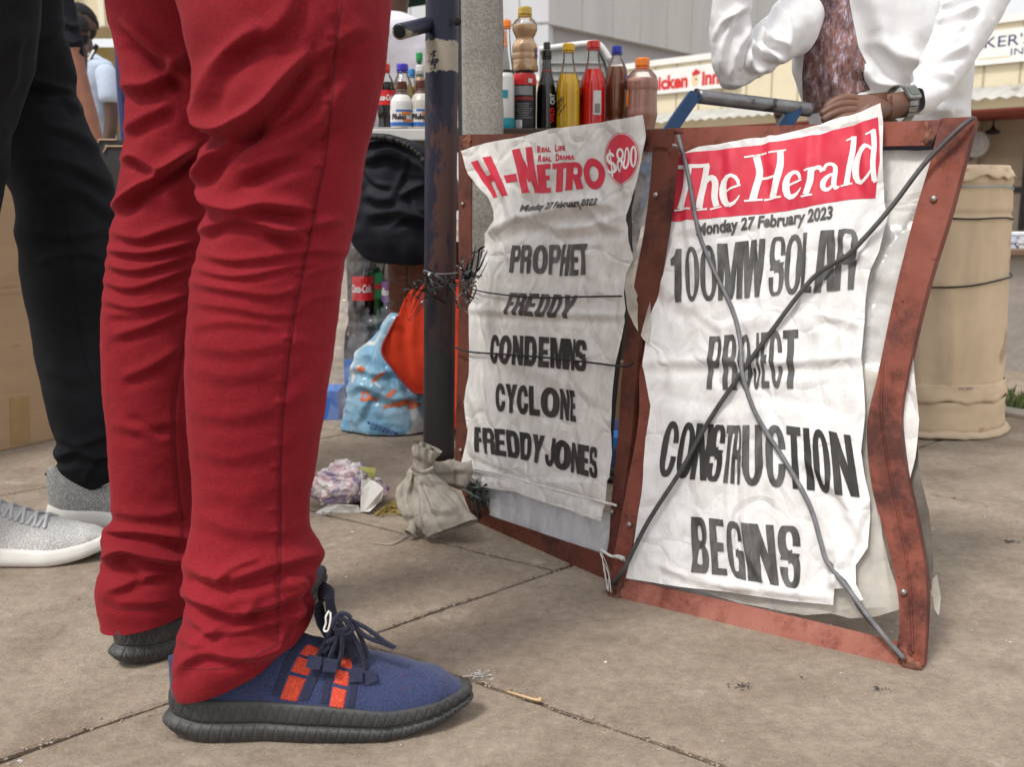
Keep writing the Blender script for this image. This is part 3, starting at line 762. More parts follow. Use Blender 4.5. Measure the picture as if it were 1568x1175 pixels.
for px in (70, 171, 185):
    f = bmesh.new(); x = lbx(px, LY + 1.8); box(f, (x, LY + 1.82, 1.9), (.22, .06, 1.5)); w = bm_link('window', f, m_dark, lb)

# a dark green parasol and cover behind the stall, seen past the man in the white shirt
ps = thing('market_parasol', 'dark green market parasol behind the seller in the white shirt', 'parasol', (-.5, 6.5, 0))
n = 8; bm = bmesh.new(); apex = bm.verts.new((-.72, 6.5, 2.15)); rim = [bm.verts.new((-.72 + .45 * math.cos(i * 2 * PI / n), 6.5 + .45 * math.sin(i * 2 * PI / n), 1.80 + .02 * (i % 2))) for i in range(n)]
for i in range(n): bm.faces.new((apex, rim[i], rim[(i + 1) % n]))
bmesh.ops.solidify(bm, geom=bm.faces[:], thickness=.006)
bm_link('canopy', bm, M('parasol_green', (.02, .07, .06), .7, .3, 3), ps)
tube('pole', [(-.72, 6.5, 0), (-.72, 6.5, 1), (-.72, 6.5, 2.2)], .018, m_dark, ps, n=4)
# ============================================================ newspaper boards
def Mrust(name, base, light, dark, sc=14):
    m = bpy.data.materials.new(name); nt, n, l, b = nodes_of(m); b.inputs['Roughness'].default_value = .7; b.inputs['Specular IOR Level'].default_value = .3
    tc = n.new('ShaderNodeTexCoord'); P = tc.outputs['Object']
    def noise(s, d=5, r=.65):
        z = n.new('ShaderNodeTexNoise'); z.inputs['Scale'].default_value = s; z.inputs['Detail'].default_value = d; z.inputs['Roughness'].default_value = r; l.new(P, z.inputs['Vector']); return z.outputs[0]
    def rp(x, a, b_, c=None, d=None):
        r = n.new('ShaderNodeValToRGB'); r.color_ramp.elements[0].position = a; r.color_ramp.elements[1].position = b_
        if c: r.color_ramp.elements[0].color = (*c, 1); r.color_ramp.elements[1].color = (*d, 1)
        l.new(x, r.inputs[0]); return r.outputs[0]
    def mx(f, a, b_):
        x = n.new('ShaderNodeMix'); x.data_type = 'RGBA'; l.new(f, x.inputs[0]); l.new(a, x.inputs[6]); x.inputs[7].default_value = (*b_, 1); return x.outputs[2]
    c = rp(noise(sc), .3, .72, base, light)
    c = mx(rp(noise(9, 7, .75), .48, .62), c, dark)
    c = mx(rp(noise(120, 3), .68, .74), c, (.03, .015, .012))
    c = mx(rp(noise(60, 4), .74, .78), c, (.5, .4, .34))
    l.new(c, b.inputs['Base Color']); l.new(rp(noise(30), .3, .7, (.5, .5, .5), (.85, .85, .85)), b.inputs['Roughness'])
    bp = n.new('ShaderNodeBump'); bp.inputs['Strength'].default_value = .35; bp.inputs['Distance'].default_value = .0015; l.new(noise(90, 6), bp.inputs['Height']); l.new(bp.outputs[0], b.inputs['Normal']); return m
m_rust = Mrust('rusty_red_steel', (.175, .043, .028), (.26, .078, .05), (.075, .022, .016))
m_rust_p = Mrust('faded_red_steel', (.31, .105, .075), (.41, .17, .13), (.18, .05, .034))
m_rust_d = Mrust('dark_rust_steel', (.105, .030, .018), (.15, .045, .027), (.045, .016, .012))
m_rivet = M('rivet_steel', (.35, .31, .28), .4, .3, 60, metal=.8)
def Mpaper(name, col=(.76, .75, .74), dark=(.60, .58, .56)):
    m = bpy.data.materials.new(name); nt, n, l, b = nodes_of(m); b.inputs['Roughness'].default_value = .75; b.inputs['Specular IOR Level'].default_value = .25
    tc = n.new('ShaderNodeTexCoord')
    def noise(s, d, st=(1, 1, 1)):
        mp = n.new('ShaderNodeMapping'); mp.inputs['Scale'].default_value = st; l.new(tc.outputs['Object'], mp.inputs[0])
        z = n.new('ShaderNodeTexNoise'); z.inputs['Scale'].default_value = s; z.inputs['Detail'].default_value = d; z.inputs['Roughness'].default_value = .65; l.new(mp.outputs[0], z.inputs['Vector']); return z.outputs[0]
    r = n.new('ShaderNodeValToRGB'); r.color_ramp.elements[0].position = .34; r.color_ramp.elements[1].position = .66; r.color_ramp.elements[0].color = (*dark, 1); r.color_ramp.elements[1].color = (*col, 1)
    l.new(noise(16, 6, (2.2, 2.2, 1)), r.inputs[0]); l.new(r.outputs[0], b.inputs['Base Color'])
    bp = n.new('ShaderNodeBump'); bp.inputs['Strength'].default_value = .55; bp.inputs['Distance'].default_value = .003; l.new(noise(55, 5, (2.4, 2.4, .8)), bp.inputs['Height'])
    bp2 = n.new('ShaderNodeBump'); bp2.inputs['Strength'].default_value = .4; bp2.inputs['Distance'].default_value = .006; vv_ = n.new('ShaderNodeTexVoronoi'); vv_.feature = 'DISTANCE_TO_EDGE'; vv_.inputs['Scale'].default_value = 16; wz_ = n.new('ShaderNodeMix'); wz_.data_type = 'VECTOR'; wz_.inputs[0].default_value = .12; zc_ = n.new('ShaderNodeTexNoise'); zc_.inputs['Scale'].default_value = 9; l.new(tc.outputs['Object'], zc_.inputs['Vector']); l.new(tc.outputs['Object'], wz_.inputs[4]); l.new(zc_.outputs[1], wz_.inputs[5]); l.new(wz_.outputs[1], vv_.inputs['Vector']); rz_ = n.new('ShaderNodeMapRange'); rz_.inputs[1].default_value = 0; rz_.inputs[2].default_value = .16; l.new(vv_.outputs[0], rz_.inputs[0]); l.new(rz_.outputs[0], bp2.inputs['Height']); l.new(bp.outputs[0], bp2.inputs['Normal'])
    l.new(bp2.outputs[0], b.inputs['Normal']); return m
m_poster = Mpaper('poster_paper', (.84, .835, .83), (.70, .69, .68))
m_poster_b = Mpaper('poster_paper_worn', (.80, .79, .77), (.62, .605, .58))
m_ink = M('black_ink', (.014, .013, .013), .7, .3, 12, .3, 60, col2=(.05, .047, .045), stretch=(3, 3, .7))
m_ink_g = M('worn_ink', (.035, .033, .032), .75, .3, 22, .3, 60, col2=(.15, .147, .144), stretch=(3, 3, .5))
m_ink_r = M('red_ink', (.62, .022, .055), .6, .12, 16, .3, 60)
m_whiteprint = M('white_print', (.84, .83, .82), .7, .06, 20)
m_film = Mfilm('clear_film', (.72, .72, .70), .42, .13, .8, 26)
m_film_y = Mfilm('cloudy_film', (.58, .54, .47), .85, .3, .6, 20)
m_cable = M('grey_cable', (.16, .16, .17), .45, .35, 60, .3, 200)
m_rubber = M('dark_rubber', (.055, .052, .052), .5, .4, 50, .3, 200)
m_string = M('white_string', (.66, .65, .62), .9, .2, 200, .8, 500)
m_blackcord = M('black_cord', (.012, .012, .013), .6, .3, 200, .6, 500)

BL, BR = G(940, 914), G(1395, 1024)
def lean_plane(BL, BR, deg):
    u = (BR - BL).normalized(); back = Vector((-u.y, u.x, 0));
    if back.y < 0: back = -back
    up = Vector((0, 0, 1)) * math.cos(R(deg)) + back * math.sin(R(deg))
    return Plane(BL, u, up)
PH = lean_plane(BL, BR, 18)
PM = lean_plane(G(730, 800), G(925, 887), 9)

def flange(name, plane, L, Rr, mat, parent, depth=.022, side='R', th=.003, curve=None):
    """angle iron: a front strip between two traced edges and a web going back from one of them"""
    n = max(24, len(L) * 8); L = catmull(L, n) if len(L) > 2 else catmull([L[0], L[1]], n); Rr = catmull(Rr, n) if len(Rr) > 2 else catmull([Rr[0], Rr[1]], n)
    bm = bmesh.new(); cols = []
    for i in range(n):
        a = plane.at(*L[i]); b = plane.at(*Rr[i]); N = plane.N
        inn, out = (a, b) if side == 'R' else (b, a)
        w = (inn - out).normalized() * th
        j = 0
        cols.append([bm.verts.new(p) for p in (inn + N * j, out + N * j, out - N * depth, out - N * depth + w, out + w - N * th, inn - N * th)])
    for i in range(n - 1):
        for k in range(6): bm.faces.new((cols[i][k], cols[i][(k + 1) % 6], cols[i + 1][(k + 1) % 6], cols[i + 1][k]))
    bm.faces.new(cols[0]); bm.faces.new(cols[-1][::-1])
    return bm_link(name, bm, mat, parent)
def rivet(plane, px, py, parent, r=.0042, h=.002):
    me = lathe_mesh([(r, 0), (r, r * .25), (r * .75, r * .65), (r * .3, r * .85), (0.0001, r * .9)], 14)
    q = plane.N.to_track_quat('Z', 'Y').to_matrix().to_4x4(); me.transform(Matrix.Translation(plane.at(px, py, h)) @ q); link('rivet', me, m_rivet, parent)

# ---------------- red board with the big poster (right)
hb = thing('newspaper_board', 'leaning steel-angle newspaper board with bent reddish right post, nearer and right of the two', 'newspaper board', tuple(BL), 'newspaper poster boards')
flange('top_bar', PH, [(1022, 196), (1250, 190), (1446, 183)], [(1028, 232), (1250, 226), (1424, 222)], m_rust_d if False else m_rust, hb, side='L')
flange('right_post', PH, [(1440, 181), (1425, 245), (1400, 330), (1370, 450), (1345, 570), (1328, 650), (1334, 740), (1358, 830), (1374, 905), (1377, 960), (1372, 1000)],
       [(1495, 178), (1478, 240), (1455, 325), (1420, 440), (1392, 560), (1380, 640), (1390, 730), (1408, 820), (1419, 900), (1418, 960), (1414, 1020)], m_rust, hb)
flange('left_post', PH, [(1003, 200), (995, 300), (985, 420), (978, 540), (978, 640), (960, 745), (944, 830), (930, 905)], [(1035, 200), (1020, 300), (1006, 420), (1000, 540), (1000, 640), (984, 750), (968, 835), (960, 900)], m_rust_p if False else m_rust, hb, side='L')
flange('bottom_bar', PH, [(932, 912), (1080, 958), (1230, 992), (1396, 1027)], [(945, 884), (1090, 916), (1230, 948), (1396, 988)], m_rust_p, hb, side='L', depth=.028)
# weld lumps at the corners
def lump(name, plane, pts, mat, parent, r=.007, seed=0):
    """rough weld bead run over a joint: one lumpy flattened ridge"""
    me = tube_mesh([plane.at(x, y, .0) for x, y in pts], [r * .5] + [r] * (len(pts)) + [r * .5], n=40, k=14, flat=.8)
    P = np.array([v.co for v in me.vertices]); c = P.mean(0)
    hgt = r * .55 * fbm(P[:, 0] * 160 + seed, P[:, 1] * 160, P[:, 2] * 160, 3)
    N = np.array([v.normal for v in me.vertices]); P = P + N * hgt[:, None]; nn = np.array(plane.N); d = (P - np.array(plane.O)) @ nn
    P = P - nn * (d * .45)[:, None]
    for v, q in zip(me.vertices, P): v.co = q
    return link(name, me, mat, parent)
m_weld = Mrust('weld_scale', (.10, .035, .022), (.30, .12, .07), (.03, .018, .014), 60)
lump('weld', PH, [(1424, 195), (1424, 206), (1422, 217), (1418, 186)], m_weld, hb, .005, 1)
lump('weld', PH, [(1020, 205), (1012, 215), (1024, 222), (1008, 203)], m_weld, hb, .008, 2)
lump('weld', PH, [(940, 890), (935, 905), (944, 915), (952, 880)], m_weld, hb, .007, 3)
lump('weld', PH, [(1385, 1005), (1396, 1018), (1405, 1024), (1378, 1015)], m_weld, hb, .006, 4)
tube('post_ridge', [PH.at(x, y, .0005) for x, y in ((1352, 560), (1350, 640), (1362, 720), (1378, 800), (1392, 880), (1396, 950), (1398, 1000))], .0016, m_rust, hb, n=60, k=8)
for q in ((1430, 305), (1384, 907), (965, 804), (1006, 298)): rivet(PH, *q, hb)
def qh(pts, k, o): return [(o[0] + x / k, o[1] + y / k) for x, y in pts]

herald_folds = [
    ([(990, 556), (1080, 554), (1180, 557), (1322, 548)], .0045, 9, .9), ([(1000, 372), (1080, 350), (1160, 345)], .002, 8),
    ([(1060, 250), (1056, 330), (1066, 420), (1070, 470)], .003, 7), ([(1110, 350), (1118, 420), (1135, 470)], -.002, 7), ([(1180, 360), (1172, 420), (1180, 470)], -.003, 5),
    ([(1235, 350), (1240, 420), (1225, 470)], .003, 6), ([(1300, 340), (1290, 400), (1262, 450)], .004, 7), ([(1355, 310), (1335, 370), (1320, 430)], .004, 9),
    ([(1140, 500), (1150, 570), (1140, 600)], -.0045, 6), ([(1108, 505), (1115, 590)], .003, 6), ([(1190, 500), (1170, 590)], .003, 7),
    ([(1128, 640), (1134, 700), (1128, 770), (1135, 860)], -.0042, 6), ([(1175, 640), (1188, 750), (1200, 800)], .0025, 10), ([(1060, 640), (1040, 740)], .0025, 9),
    ([(1270, 600), (1250, 650), (1240, 700)], .002, 8), ([(1070, 780), (1085, 830), (1060, 880)], .0035, 7), ([(1140, 790), (1150, 850), (1180, 900)], .004, 7),
    ([(1240, 790), (1245, 850), (1235, 910)], -.003, 8), ([(1000, 860), (1080, 890), (1180, 905), (1275, 915)], .004, 7), ([(1290, 850), (1275, 900)], .008, 9),
    ([(1230, 700), (1290, 760), (1330, 840)], .004, 9), ([(1340, 770), (1310, 860)], -.005, 7), ([(1000, 420), (1100, 500), (1180, 480)], .0025, 12),
    ([(1000, 600), (1090, 620), (1200, 610), (1310, 640)], -.002, 12), ([(1280, 360), (1330, 400)], .003, 8), ([(1250, 480), (1320, 500)], .003, 8), ([(1060, 480), (1110, 520)], -.002, 8),
    ([(1180, 180), (1190, 300)], .0025, 8), ([(1260, 190), (1250, 300)], -.002, 9), ([(1120, 230), (1125, 330)], .002, 8), ([(1320, 180), (1330, 300)], .0025, 7)]
def h_herald(px, py, a, b):
    h = folds_h(px, py, herald_folds, 1.4) * 1.2
    h = h + .0026 * fbm(a * 18, b * 10, 2.2, 4) + .0015 * ridged(a * 38, b * 14, 4.4, 2)
    h = h + .006 + np.clip((px - 1300) / 60, 0, 1) * np.clip((330 - py) / 60, 0, 1) * .010
    return h
herald_out = [(1022, 238), (1045, 240), (1073, 228), (1110, 222), (1153, 214), (1190, 210), (1222, 203), (1287, 184), (1320, 176), (1352, 165), (1357, 195), (1356, 250), (1357, 316), (1362, 334), (1355, 360), (1348, 388), (1336, 415), (1331, 434), (1327, 462), (1326, 494), (1321, 551), (1325, 591), (1327, 633), (1321, 694), (1326, 730), (1334, 765), (1331, 839), (1312, 866), (1313, 895), (1325, 919), (1309, 924), (1302, 901), (1280, 902), (1278, 927), (1211, 921), (1114, 907), (1043, 899), (961, 886), (972, 839), (985, 755), (991, 676), (1000, 623), (987, 562), (996, 494), (997, 430), (1000, 370), (1006, 330), (1012, 288)]
pt = thing('newspaper_poster', 'crumpled white poster with red masthead tied on the nearer board', 'newspaper poster', tuple(PH.at(1150, 560)), 'newspaper posters')
drape('paper', PH, [([herald_out], [])], m_poster, pt, h_herald, 0, .0035)
K4, O4 = 4.52, (980, 80); KA, OA = 2.904, (960, 150)
s4 = lambda p, w: qh(stroke(p, w), K4, O4)
sA = lambda p, w: qh(stroke(p, w), KA, OA)
T_ = [s4([(258, 884), (262, 830), (290, 802)], [6, 20, 30]), s4([(270, 812), (380, 806), (495, 794)], [26, 26, 24]), s4([(350, 808), (338, 930), (310, 1060), (300, 1100)], [60, 52, 50, 56]), s4([(256, 1110), (368, 1100)], [13, 13])]
h_ = [s4([(478, 795), (462, 900), (440, 1000), (425, 1095)], [44, 44, 44, 46]), s4([(404, 1108), (480, 1098)], [12, 12]), s4([(455, 960), (480, 900), (515, 882), (534, 920), (528, 1010), (545, 1080)], [8, 26, 42, 46, 44, 42]), s4([(500, 1100), (578, 1082)], [14, 10])]
e_ = [s4([(700, 935), (688, 892), (650, 868), (608, 885), (588, 945), (590, 1010), (612, 1062), (645, 1072), (680, 1048), (706, 1005)], [16, 28, 24, 34, 50, 54, 44, 30, 16, 6]), s4([(595, 985), (650, 958), (712, 932)], [12, 14, 14])]
H_ = [s4([(735, 742), (890, 712)], [12, 12]), s4([(818, 735), (842, 850), (815, 960), (795, 1040)], [50, 46, 46, 50]), s4([(738, 1046), (862, 1032)], [13, 13]), s4([(845, 892), (960, 872)], [17, 17]), s4([(905, 712), (1022, 690)], [12, 12]), s4([(985, 698), (985, 790), (960, 900), (930, 1020)], [42, 44, 46, 50]), s4([(870, 1036), (988, 1012)], [13, 13])]
e2 = [sA([(778, 368), (768, 342), (745, 338), (722, 362), (714, 405), (722, 440), (742, 448), (765, 432), (782, 408)], [12, 18, 16, 24, 32, 30, 22, 10, 4]), sA([(712, 402), (785, 372)], [9, 9])]
r_ = [sA([(828, 325), (822, 380), (802, 440)], [26, 26, 26]), sA([(797, 334), (838, 318)], [8, 8]), sA([(782, 448), (832, 438)], [8, 8]), sA([(826, 350), (842, 322), (862, 316), (874, 334)], [6, 14, 20, 20])]
a_ = [sA([(880, 330), (892, 306), (918, 302), (934, 322), (926, 380), (934, 408), (952, 402)], [14, 14, 14, 22, 24, 20, 5]), sA([(930, 342), (900, 356), (878, 385), (882, 412), (904, 414), (926, 388)], [8, 16, 26, 22, 14, 8])]
l_ = [sA([(1016, 180), (1012, 240), (996, 320), (984, 395)], [25, 25, 25, 25]), sA([(982, 198), (1020, 182)], [8, 8]), sA([(958, 402), (1010, 390)], [8, 8])]
d_ = [sA([(1106, 160), (1112, 230), (1106, 310), (1112, 385)], [25, 25, 25, 24]), sA([(1072, 180), (1112, 158)], [8, 8]), sA([(1106, 390), (1130, 382)], [12, 6]), sA([(1100, 246), (1074, 228), (1044, 262), (1026, 320), (1030, 372), (1054, 388), (1084, 360), (1100, 330)], [8, 18, 28, 34, 28, 18, 10, 6])]
redblock = qh([(215, 262), (330, 248), (450, 235), (560, 222), (640, 208), (700, 198), (790, 182), (900, 160), (1020, 130), (1128, 105), (1136, 200), (1138, 300), (1124, 380), (1113, 456), (1000, 462), (900, 475), (760, 502), (600, 525), (400, 543), (172, 563), (190, 430), (205, 330)], KA, OA)
def inner_white(): return [sA([(1128, 120), (1142, 220), (1138, 330), (1128, 452)], [4, 5, 5, 4])]
mast = drape('masthead', PH, [([redblock], [])], m_ink_r, pt, h_herald, .0005, .0035)
drape('masthead_lettering', PH, [(x, []) for x in (T_, h_, e_, H_, e2, r_, a_, l_, d_)], m_whiteprint, pt, h_herald, .001, .0035)
def date_line(name, body, plane, L0, L1, B0, B1, mat, par, hf, off, bold=.02, cuts=(60, 3), shear=.15):
    """L0,L1: cap line ends; B0,B1: baseline ends"""
    def fn(u, v):
        x = B0[0] + (B1[0] - B0[0]) * u; yb = B0[1] + (B1[1] - B0[1]) * u; yt = L0[1] + (L1[1] - L0[1]) * u
        vv_ = (v - .2) / .8; py = yb + (yt - yb) * vv_
        a, b = plane.ab(x, py); P = plane.P(a, b); qx, qy = np.array([x]), np.array([py])
        return plane.P(a, b, float(hf(qx, qy, np.array([a]), np.array([b]))[0]) + off)
    return text_on(name, body, mat, par, fn, bold, cuts, shear)
date_line('date_line', 'Monday 27 February 2023', PH, (1070, 346), (1278, 318), (1070, 365), (1278, 339), m_ink_g, pt, h_herald, .0011, .035)
SL = [(1000, 6), (1320, 6)]
drape('headline', PH, word([('1', 1031, 1050), ('0', 1052, 1075), ('0', 1076, 1101), ('M', 1103, 1141), ('W', 1140, 1173)], [(1031, 385), (1101, 377), (1175, 368)], [(1031, 465), (1101, 463), (1176, 456)], [(1031, 0), (1100, -1), (1110, 1), (1180, 2)], .31, .09), m_ink_g, pt, h_herald, .0012, .003)
drape('headline', PH, word([('S', 1180, 1204), ('O', 1204, 1230), ('L', 1230, 1247), ('A', 1250, 1284), ('R', 1283, 1314)], [(1177, 366), (1230, 359), (1284, 354), (1318, 355)], [(1177, 457), (1225, 452), (1280, 448), (1314, 445)], [(1177, 1), (1235, 3), (1284, 3), (1318, 5)], .31, .09), m_ink_g, pt, h_herald, .0012, .003)
drape('headline', PH, word([('P', 1088, 1109), ('R', 1112, 1132), ('O', 1135, 1153), ('J', 1155, 1166), ('E', 1169, 1181), ('C', 1183, 1201), ('T', 1202, 1224)], [(1088, 517), (1150, 513), (1227, 506)], [(1087, 598), (1140, 600), (1175, 596), (1225, 597)], [(1088, 2), (1150, -1), (1205, 0), (1227, 1)], .36, .12), m_ink_g, pt, h_herald, .0012, .003)
w3 = word([('C', 1016, 1040), ('O', 1042, 1066), ('N', 1065, 1091), ('S', 1089, 1111), ('T', 1112, 1127), ('R', 1126, 1137), ('U', 1139, 1171), ('C', 1176, 1207), ('T', 1209, 1231), ('I', 1234, 1248), ('O', 1249, 1274), ('N', 1277, 1312)],
     [(1011, 645), (1067, 650), (1115, 653), (1171, 652), (1208, 653), (1250, 658), (1276, 661), (1306, 668)], [(1011, 730), (1067, 735), (1100, 738), (1150, 745), (1195, 748), (1245, 752), (1270, 758), (1316, 763)], [(1011, 7), (1115, 6), (1145, 0), (1200, -2), (1240, -4), (1316, -7)], .37, .12)
drape('headline', PH, w3[:4] + w3[8:], m_ink, pt, h_herald, .0012, .003)
drape('headline', PH, w3[4:8], m_ink_g, pt, h_herald, .0012, .003)
drape('headline', PH, word([('B', 1062, 1088), ('E', 1091, 1114), ('G', 1117, 1141), ('I', 1142, 1156), ('N', 1155, 1192), ('S', 1196, 1229)], [(1062, 792), (1100, 795), (1150, 802), (1190, 805), (1230, 807)], [(1062, 877), (1115, 882), (1140, 889), (1190, 897), (1230, 903)], [(1062, -1), (1150, -5), (1190, -4), (1228, 0)], .36, .12), m_ink_g, pt, h_herald, .0012, .003)

# backing sheets and films on the right board
def h_back(px, py, a, b): return -.004 + .003 * fbm(a * 20, b * 12, 1, 3) + .001 * ridged(a * 40, b * 30, 2, 2)
def h_film(px, py, a, b): return -.010 + .006 * fbm(a * 18, b * 14, 7, 3) + .003 * ridged(a * 30, b * 22, 5, 2)
bk = drape('white_backing', PH, [([[(1040, 228), (1440, 222), (1405, 330), (1388, 420), (1396, 560), (1404, 640), (1398, 700), (1388, 740), (1360, 660), (1340, 760), (1352, 870), (1360, 930), (1200, 940), (1060, 915), (975, 890), (990, 760), (1000, 500), (1010, 320)]], [])], m_poster_b, hb, lambda px, py, a, b: h_back(px, py, a, b) - .012, 0, .007)
drape('film', PH, [([[(1342, 330), (1395, 318), (1392, 350), (1385, 380), (1386, 405), (1380, 440), (1366, 470), (1378, 500), (1368, 530), (1352, 560), (1340, 566), (1318, 560), (1325, 500), (1328, 440), (1340, 400)]], [])], m_film, hb, h_film, 0, .006)
drape('film', PH, [([[(1318, 560), (1345, 566), (1335, 650), (1333, 740), (1345, 800), (1362, 870), (1374, 905), (1376, 934), (1340, 945), (1300, 948), (1270, 940), (1230, 943), (1190, 935), (1130, 925), (1090, 912), (1060, 904), (1200, 905), (1300, 900), (1320, 760)]], [])], m_film_y, hb, lambda px, py, a, b: h_film(px, py, a, b) * .4 - .003, 0, .006)
drape('film', PH, [([[(1000, 366), (985, 370), (975, 392), (966, 410), (963, 440), (968, 480), (976, 500), (990, 522), (998, 530), (1002, 480), (1002, 420)]], [])], m_film_y, hb, lambda px, py, a, b: h_film(px, py, a, b) * .7 + .020, 0, .004)
drape('film', PH, [([[(1000, 530), (988, 500), (990, 560), (998, 620), (992, 700), (984, 760), (994, 700), (1004, 620), (1002, 560)]], [])], m_film_y, hb, h_film, 0, .005)
# grey tarp piece hanging behind the right post
drape('tarp_piece', PH, [([[(1378, 580), (1390, 560), (1397, 640), (1400, 700), (1404, 730), (1416, 780), (1424, 850), (1420, 905), (1400, 900), (1385, 850), (1362, 780), (1350, 700)]], [])], M('grey_tarp', (.13, .115, .095), .7, .35, 30, .5, 80), hb, lambda px, py, a, b: -.028 + .004 * fbm(a * 25, b * 14, 3, 3), 0, .005)
drape('tarp_piece', PH, [([[(1405, 905), (1428, 880), (1434, 915), (1431, 945), (1424, 935), (1421, 915)]], [])], m_film_y, hb, lambda px, py, a, b: -.03 + .006 * fbm(a * 25, b * 14, 3, 3), 0, .004)
# cords over the right board
def cord(name, plane, pts, r, mat, par, h=.016, n=90, k=8, hs=None, jitter=0):
    P = [plane.at(x, y, (hs[i] if hs else h)) for i, (x, y) in enumerate(pts)]
    return tube(name, P, r, mat, par, n=n, k=k, jitter=jitter)
c1 = [(1492, 184), (1470, 205), (1420, 255), (1372, 322), (1330, 372), (1300, 400), (1250, 432), (1180, 520), (1130, 590), (1090, 650), (1050, 722), (1000, 800), (962, 872), (942, 892)]
tag(cord('rubber_cord', PH, c1, .0031, m_rubber, None, hs=[.008, .014, .014, .02, .022, .02, .018, .015, .015, .015, .016, .016, .014, .008]), 'dark rubber cord crossing the red masthead poster from upper right to lower left', 'cord', 'cords over the right board')
c2 = [(1040, 207), (1050, 235), (1062, 280), (1072, 340), (1080, 372), (1100, 420), (1128, 480), (1140, 530), (1146, 580), (1166, 640), (1210, 712), (1245, 775), (1262, 830), (1272, 862), (1305, 905), (1335, 945), (1362, 980), (1386, 1008)]
tag(cord('grey_cable', PH, c2, .003, m_cable, None, hs=[.006, .014, .017, .017, .016, .015, .015, .016, .0225, .019, .016, .016, .017, .015, .014, .016, .013, .008]), 'grey cable crossing the red masthead poster from upper left to lower right', 'cord', 'cords over the right board')
c3 = [(1272, 862), (1300, 898), (1322, 935), (1350, 968), (1380, 1004)]
tag(cord('grey_cable', PH, c3, .0028, m_rubber, None, hs=[.010, .009, .010, .010, .008], n=40), 'short second strand of cable at the bottom right corner of the nearer board', 'cord', 'cords over the right board')
# frayed string at the joints
def frayed(name, lab, plane, pts, mat, n=26, r=.0006, spread=6, seed=1, h=.012, ln=1.0):
    rnd = random.Random(seed); mes = []
    for k in range(n):
        P = [plane.at(x + rnd.gauss(0, spread * (.25 + i / len(pts) * ln)), y + rnd.gauss(0, spread * (.25 + i / len(pts) * ln)), h + rnd.gauss(0, .003)) for i, (x, y) in enumerate(pts)]
        mes.append(tube_mesh(P, r, n=12, k=4))
    return tag(link(name, join_meshes(name, mes), mat), lab, 'string')
frayed('frayed_string', 'frayed white string tied at the top left corner of the nearer board', PH, [(1040, 228), (1018, 230), (1002, 232), (996, 240)], m_string, 34, .0006, 4, 2)
frayed('frayed_string', 'white string tied round both boards where their feet meet', PH, [(925, 842), (940, 852), (952, 854), (962, 858)], m_string, 12, .0009, 1.6, 3)
frayed('frayed_string', 'loose white string wrapped round the foot corner of the nearer board', PH, [(926, 846), (930, 862), (936, 882), (940, 905)], m_string, 4, .0006, 2, 8)

# ---------------- darker board with the second poster (left)
mb = thing('newspaper_board', 'dark brown steel-angle newspaper board beside the painted pole, left of the two', 'newspaper board', tuple(G(730, 800)), 'newspaper poster boards')
flange('top_bar', PM, [(708, 206), (860, 203), (1030, 197)], [(712, 234), (860, 230), (1026, 232)], m_rust_d, mb, side='L')
flange('left_post', PM, [(703, 208), (702, 330), (702, 480), (699, 620), (698, 715), (712, 765), (728, 802)], [(722, 232), (721, 330), (721, 480), (720, 620), (717, 700), (730, 745), (748, 786)], m_rust_d, mb, side='L')
flange('right_post', PM, [(1000, 225), (990, 330), (972, 430), (962, 490), (952, 580), (945, 680), (936, 770), (932, 830), (922, 870)], [(1024, 225), (1012, 330), (996, 430), (982, 500), (974, 580), (966, 680), (955, 755), (952, 830), (938, 884)], m_rust_d, mb)
flange('bottom_bar', PM, [(728, 812), (830, 852), (928, 887)], [(726, 782), (830, 818), (926, 850)], m_rust_d, mb, side='L', depth=.025)
lump('weld', PM, [(712, 215), (714, 228), (720, 210), (708, 222)], m_weld, mb, .007, 5)
lump('weld', PM, [(930, 872), (936, 880), (926, 860)], m_weld, mb, .005, 6)
for q in ((710, 313), (1006, 299), (707, 690), (939, 784)): rivet(PM, *q, mb, .004)
metro_folds = [([(745, 360), (790, 340), (850, 325), (900, 312), (950, 318)], .007, 11, .8), ([(800, 330), (815, 340)], .003, 5), ([(820, 340), (870, 350), (920, 345), (968, 330)], .005, 9), ([(900, 312), (935, 345), (960, 350)], .004, 7),
    ([(724, 475), (800, 478), (880, 482), (963, 484)], .0032, 6, 1.0), ([(800, 450), (830, 490), (815, 500)], .002, 7), ([(725, 600), (735, 640), (728, 700)], .003, 7), ([(755, 545), (830, 570), (940, 620)], .002, 12),
    ([(905, 380), (912, 430)], .003, 7), ([(822, 285), (815, 330)], -.003, 5), ([(870, 200), (880, 270), (870, 330)], .002, 10), ([(930, 200), (925, 280)], -.002, 8), ([(880, 400), (884, 450), (878, 560)], -.0025, 6),
    ([(720, 700), (780, 725), (870, 752), (938, 770)], -.004, 5, -.3), ([(741, 240), (780, 300), (790, 340)], .003, 9), ([(960, 250), (965, 300)], .004, 7), ([(880, 560), (890, 640), (895, 720)], .002, 7), ([(740, 640), (755, 700)], .003, 5)]
def h_metro(px, py, a, b):
    h = folds_h(px, py, metro_folds, 1.4) * 1.2 + .0024 * fbm(a * 17, b * 10, 8.2, 3) + .0011 * ridged(a * 36, b * 16, 6.4, 2) + .0065
    return h + np.clip((720 - 0 * py + (py - 744)) / 720, 0, 1) * 0 + np.where(py > 735, .004, 0)
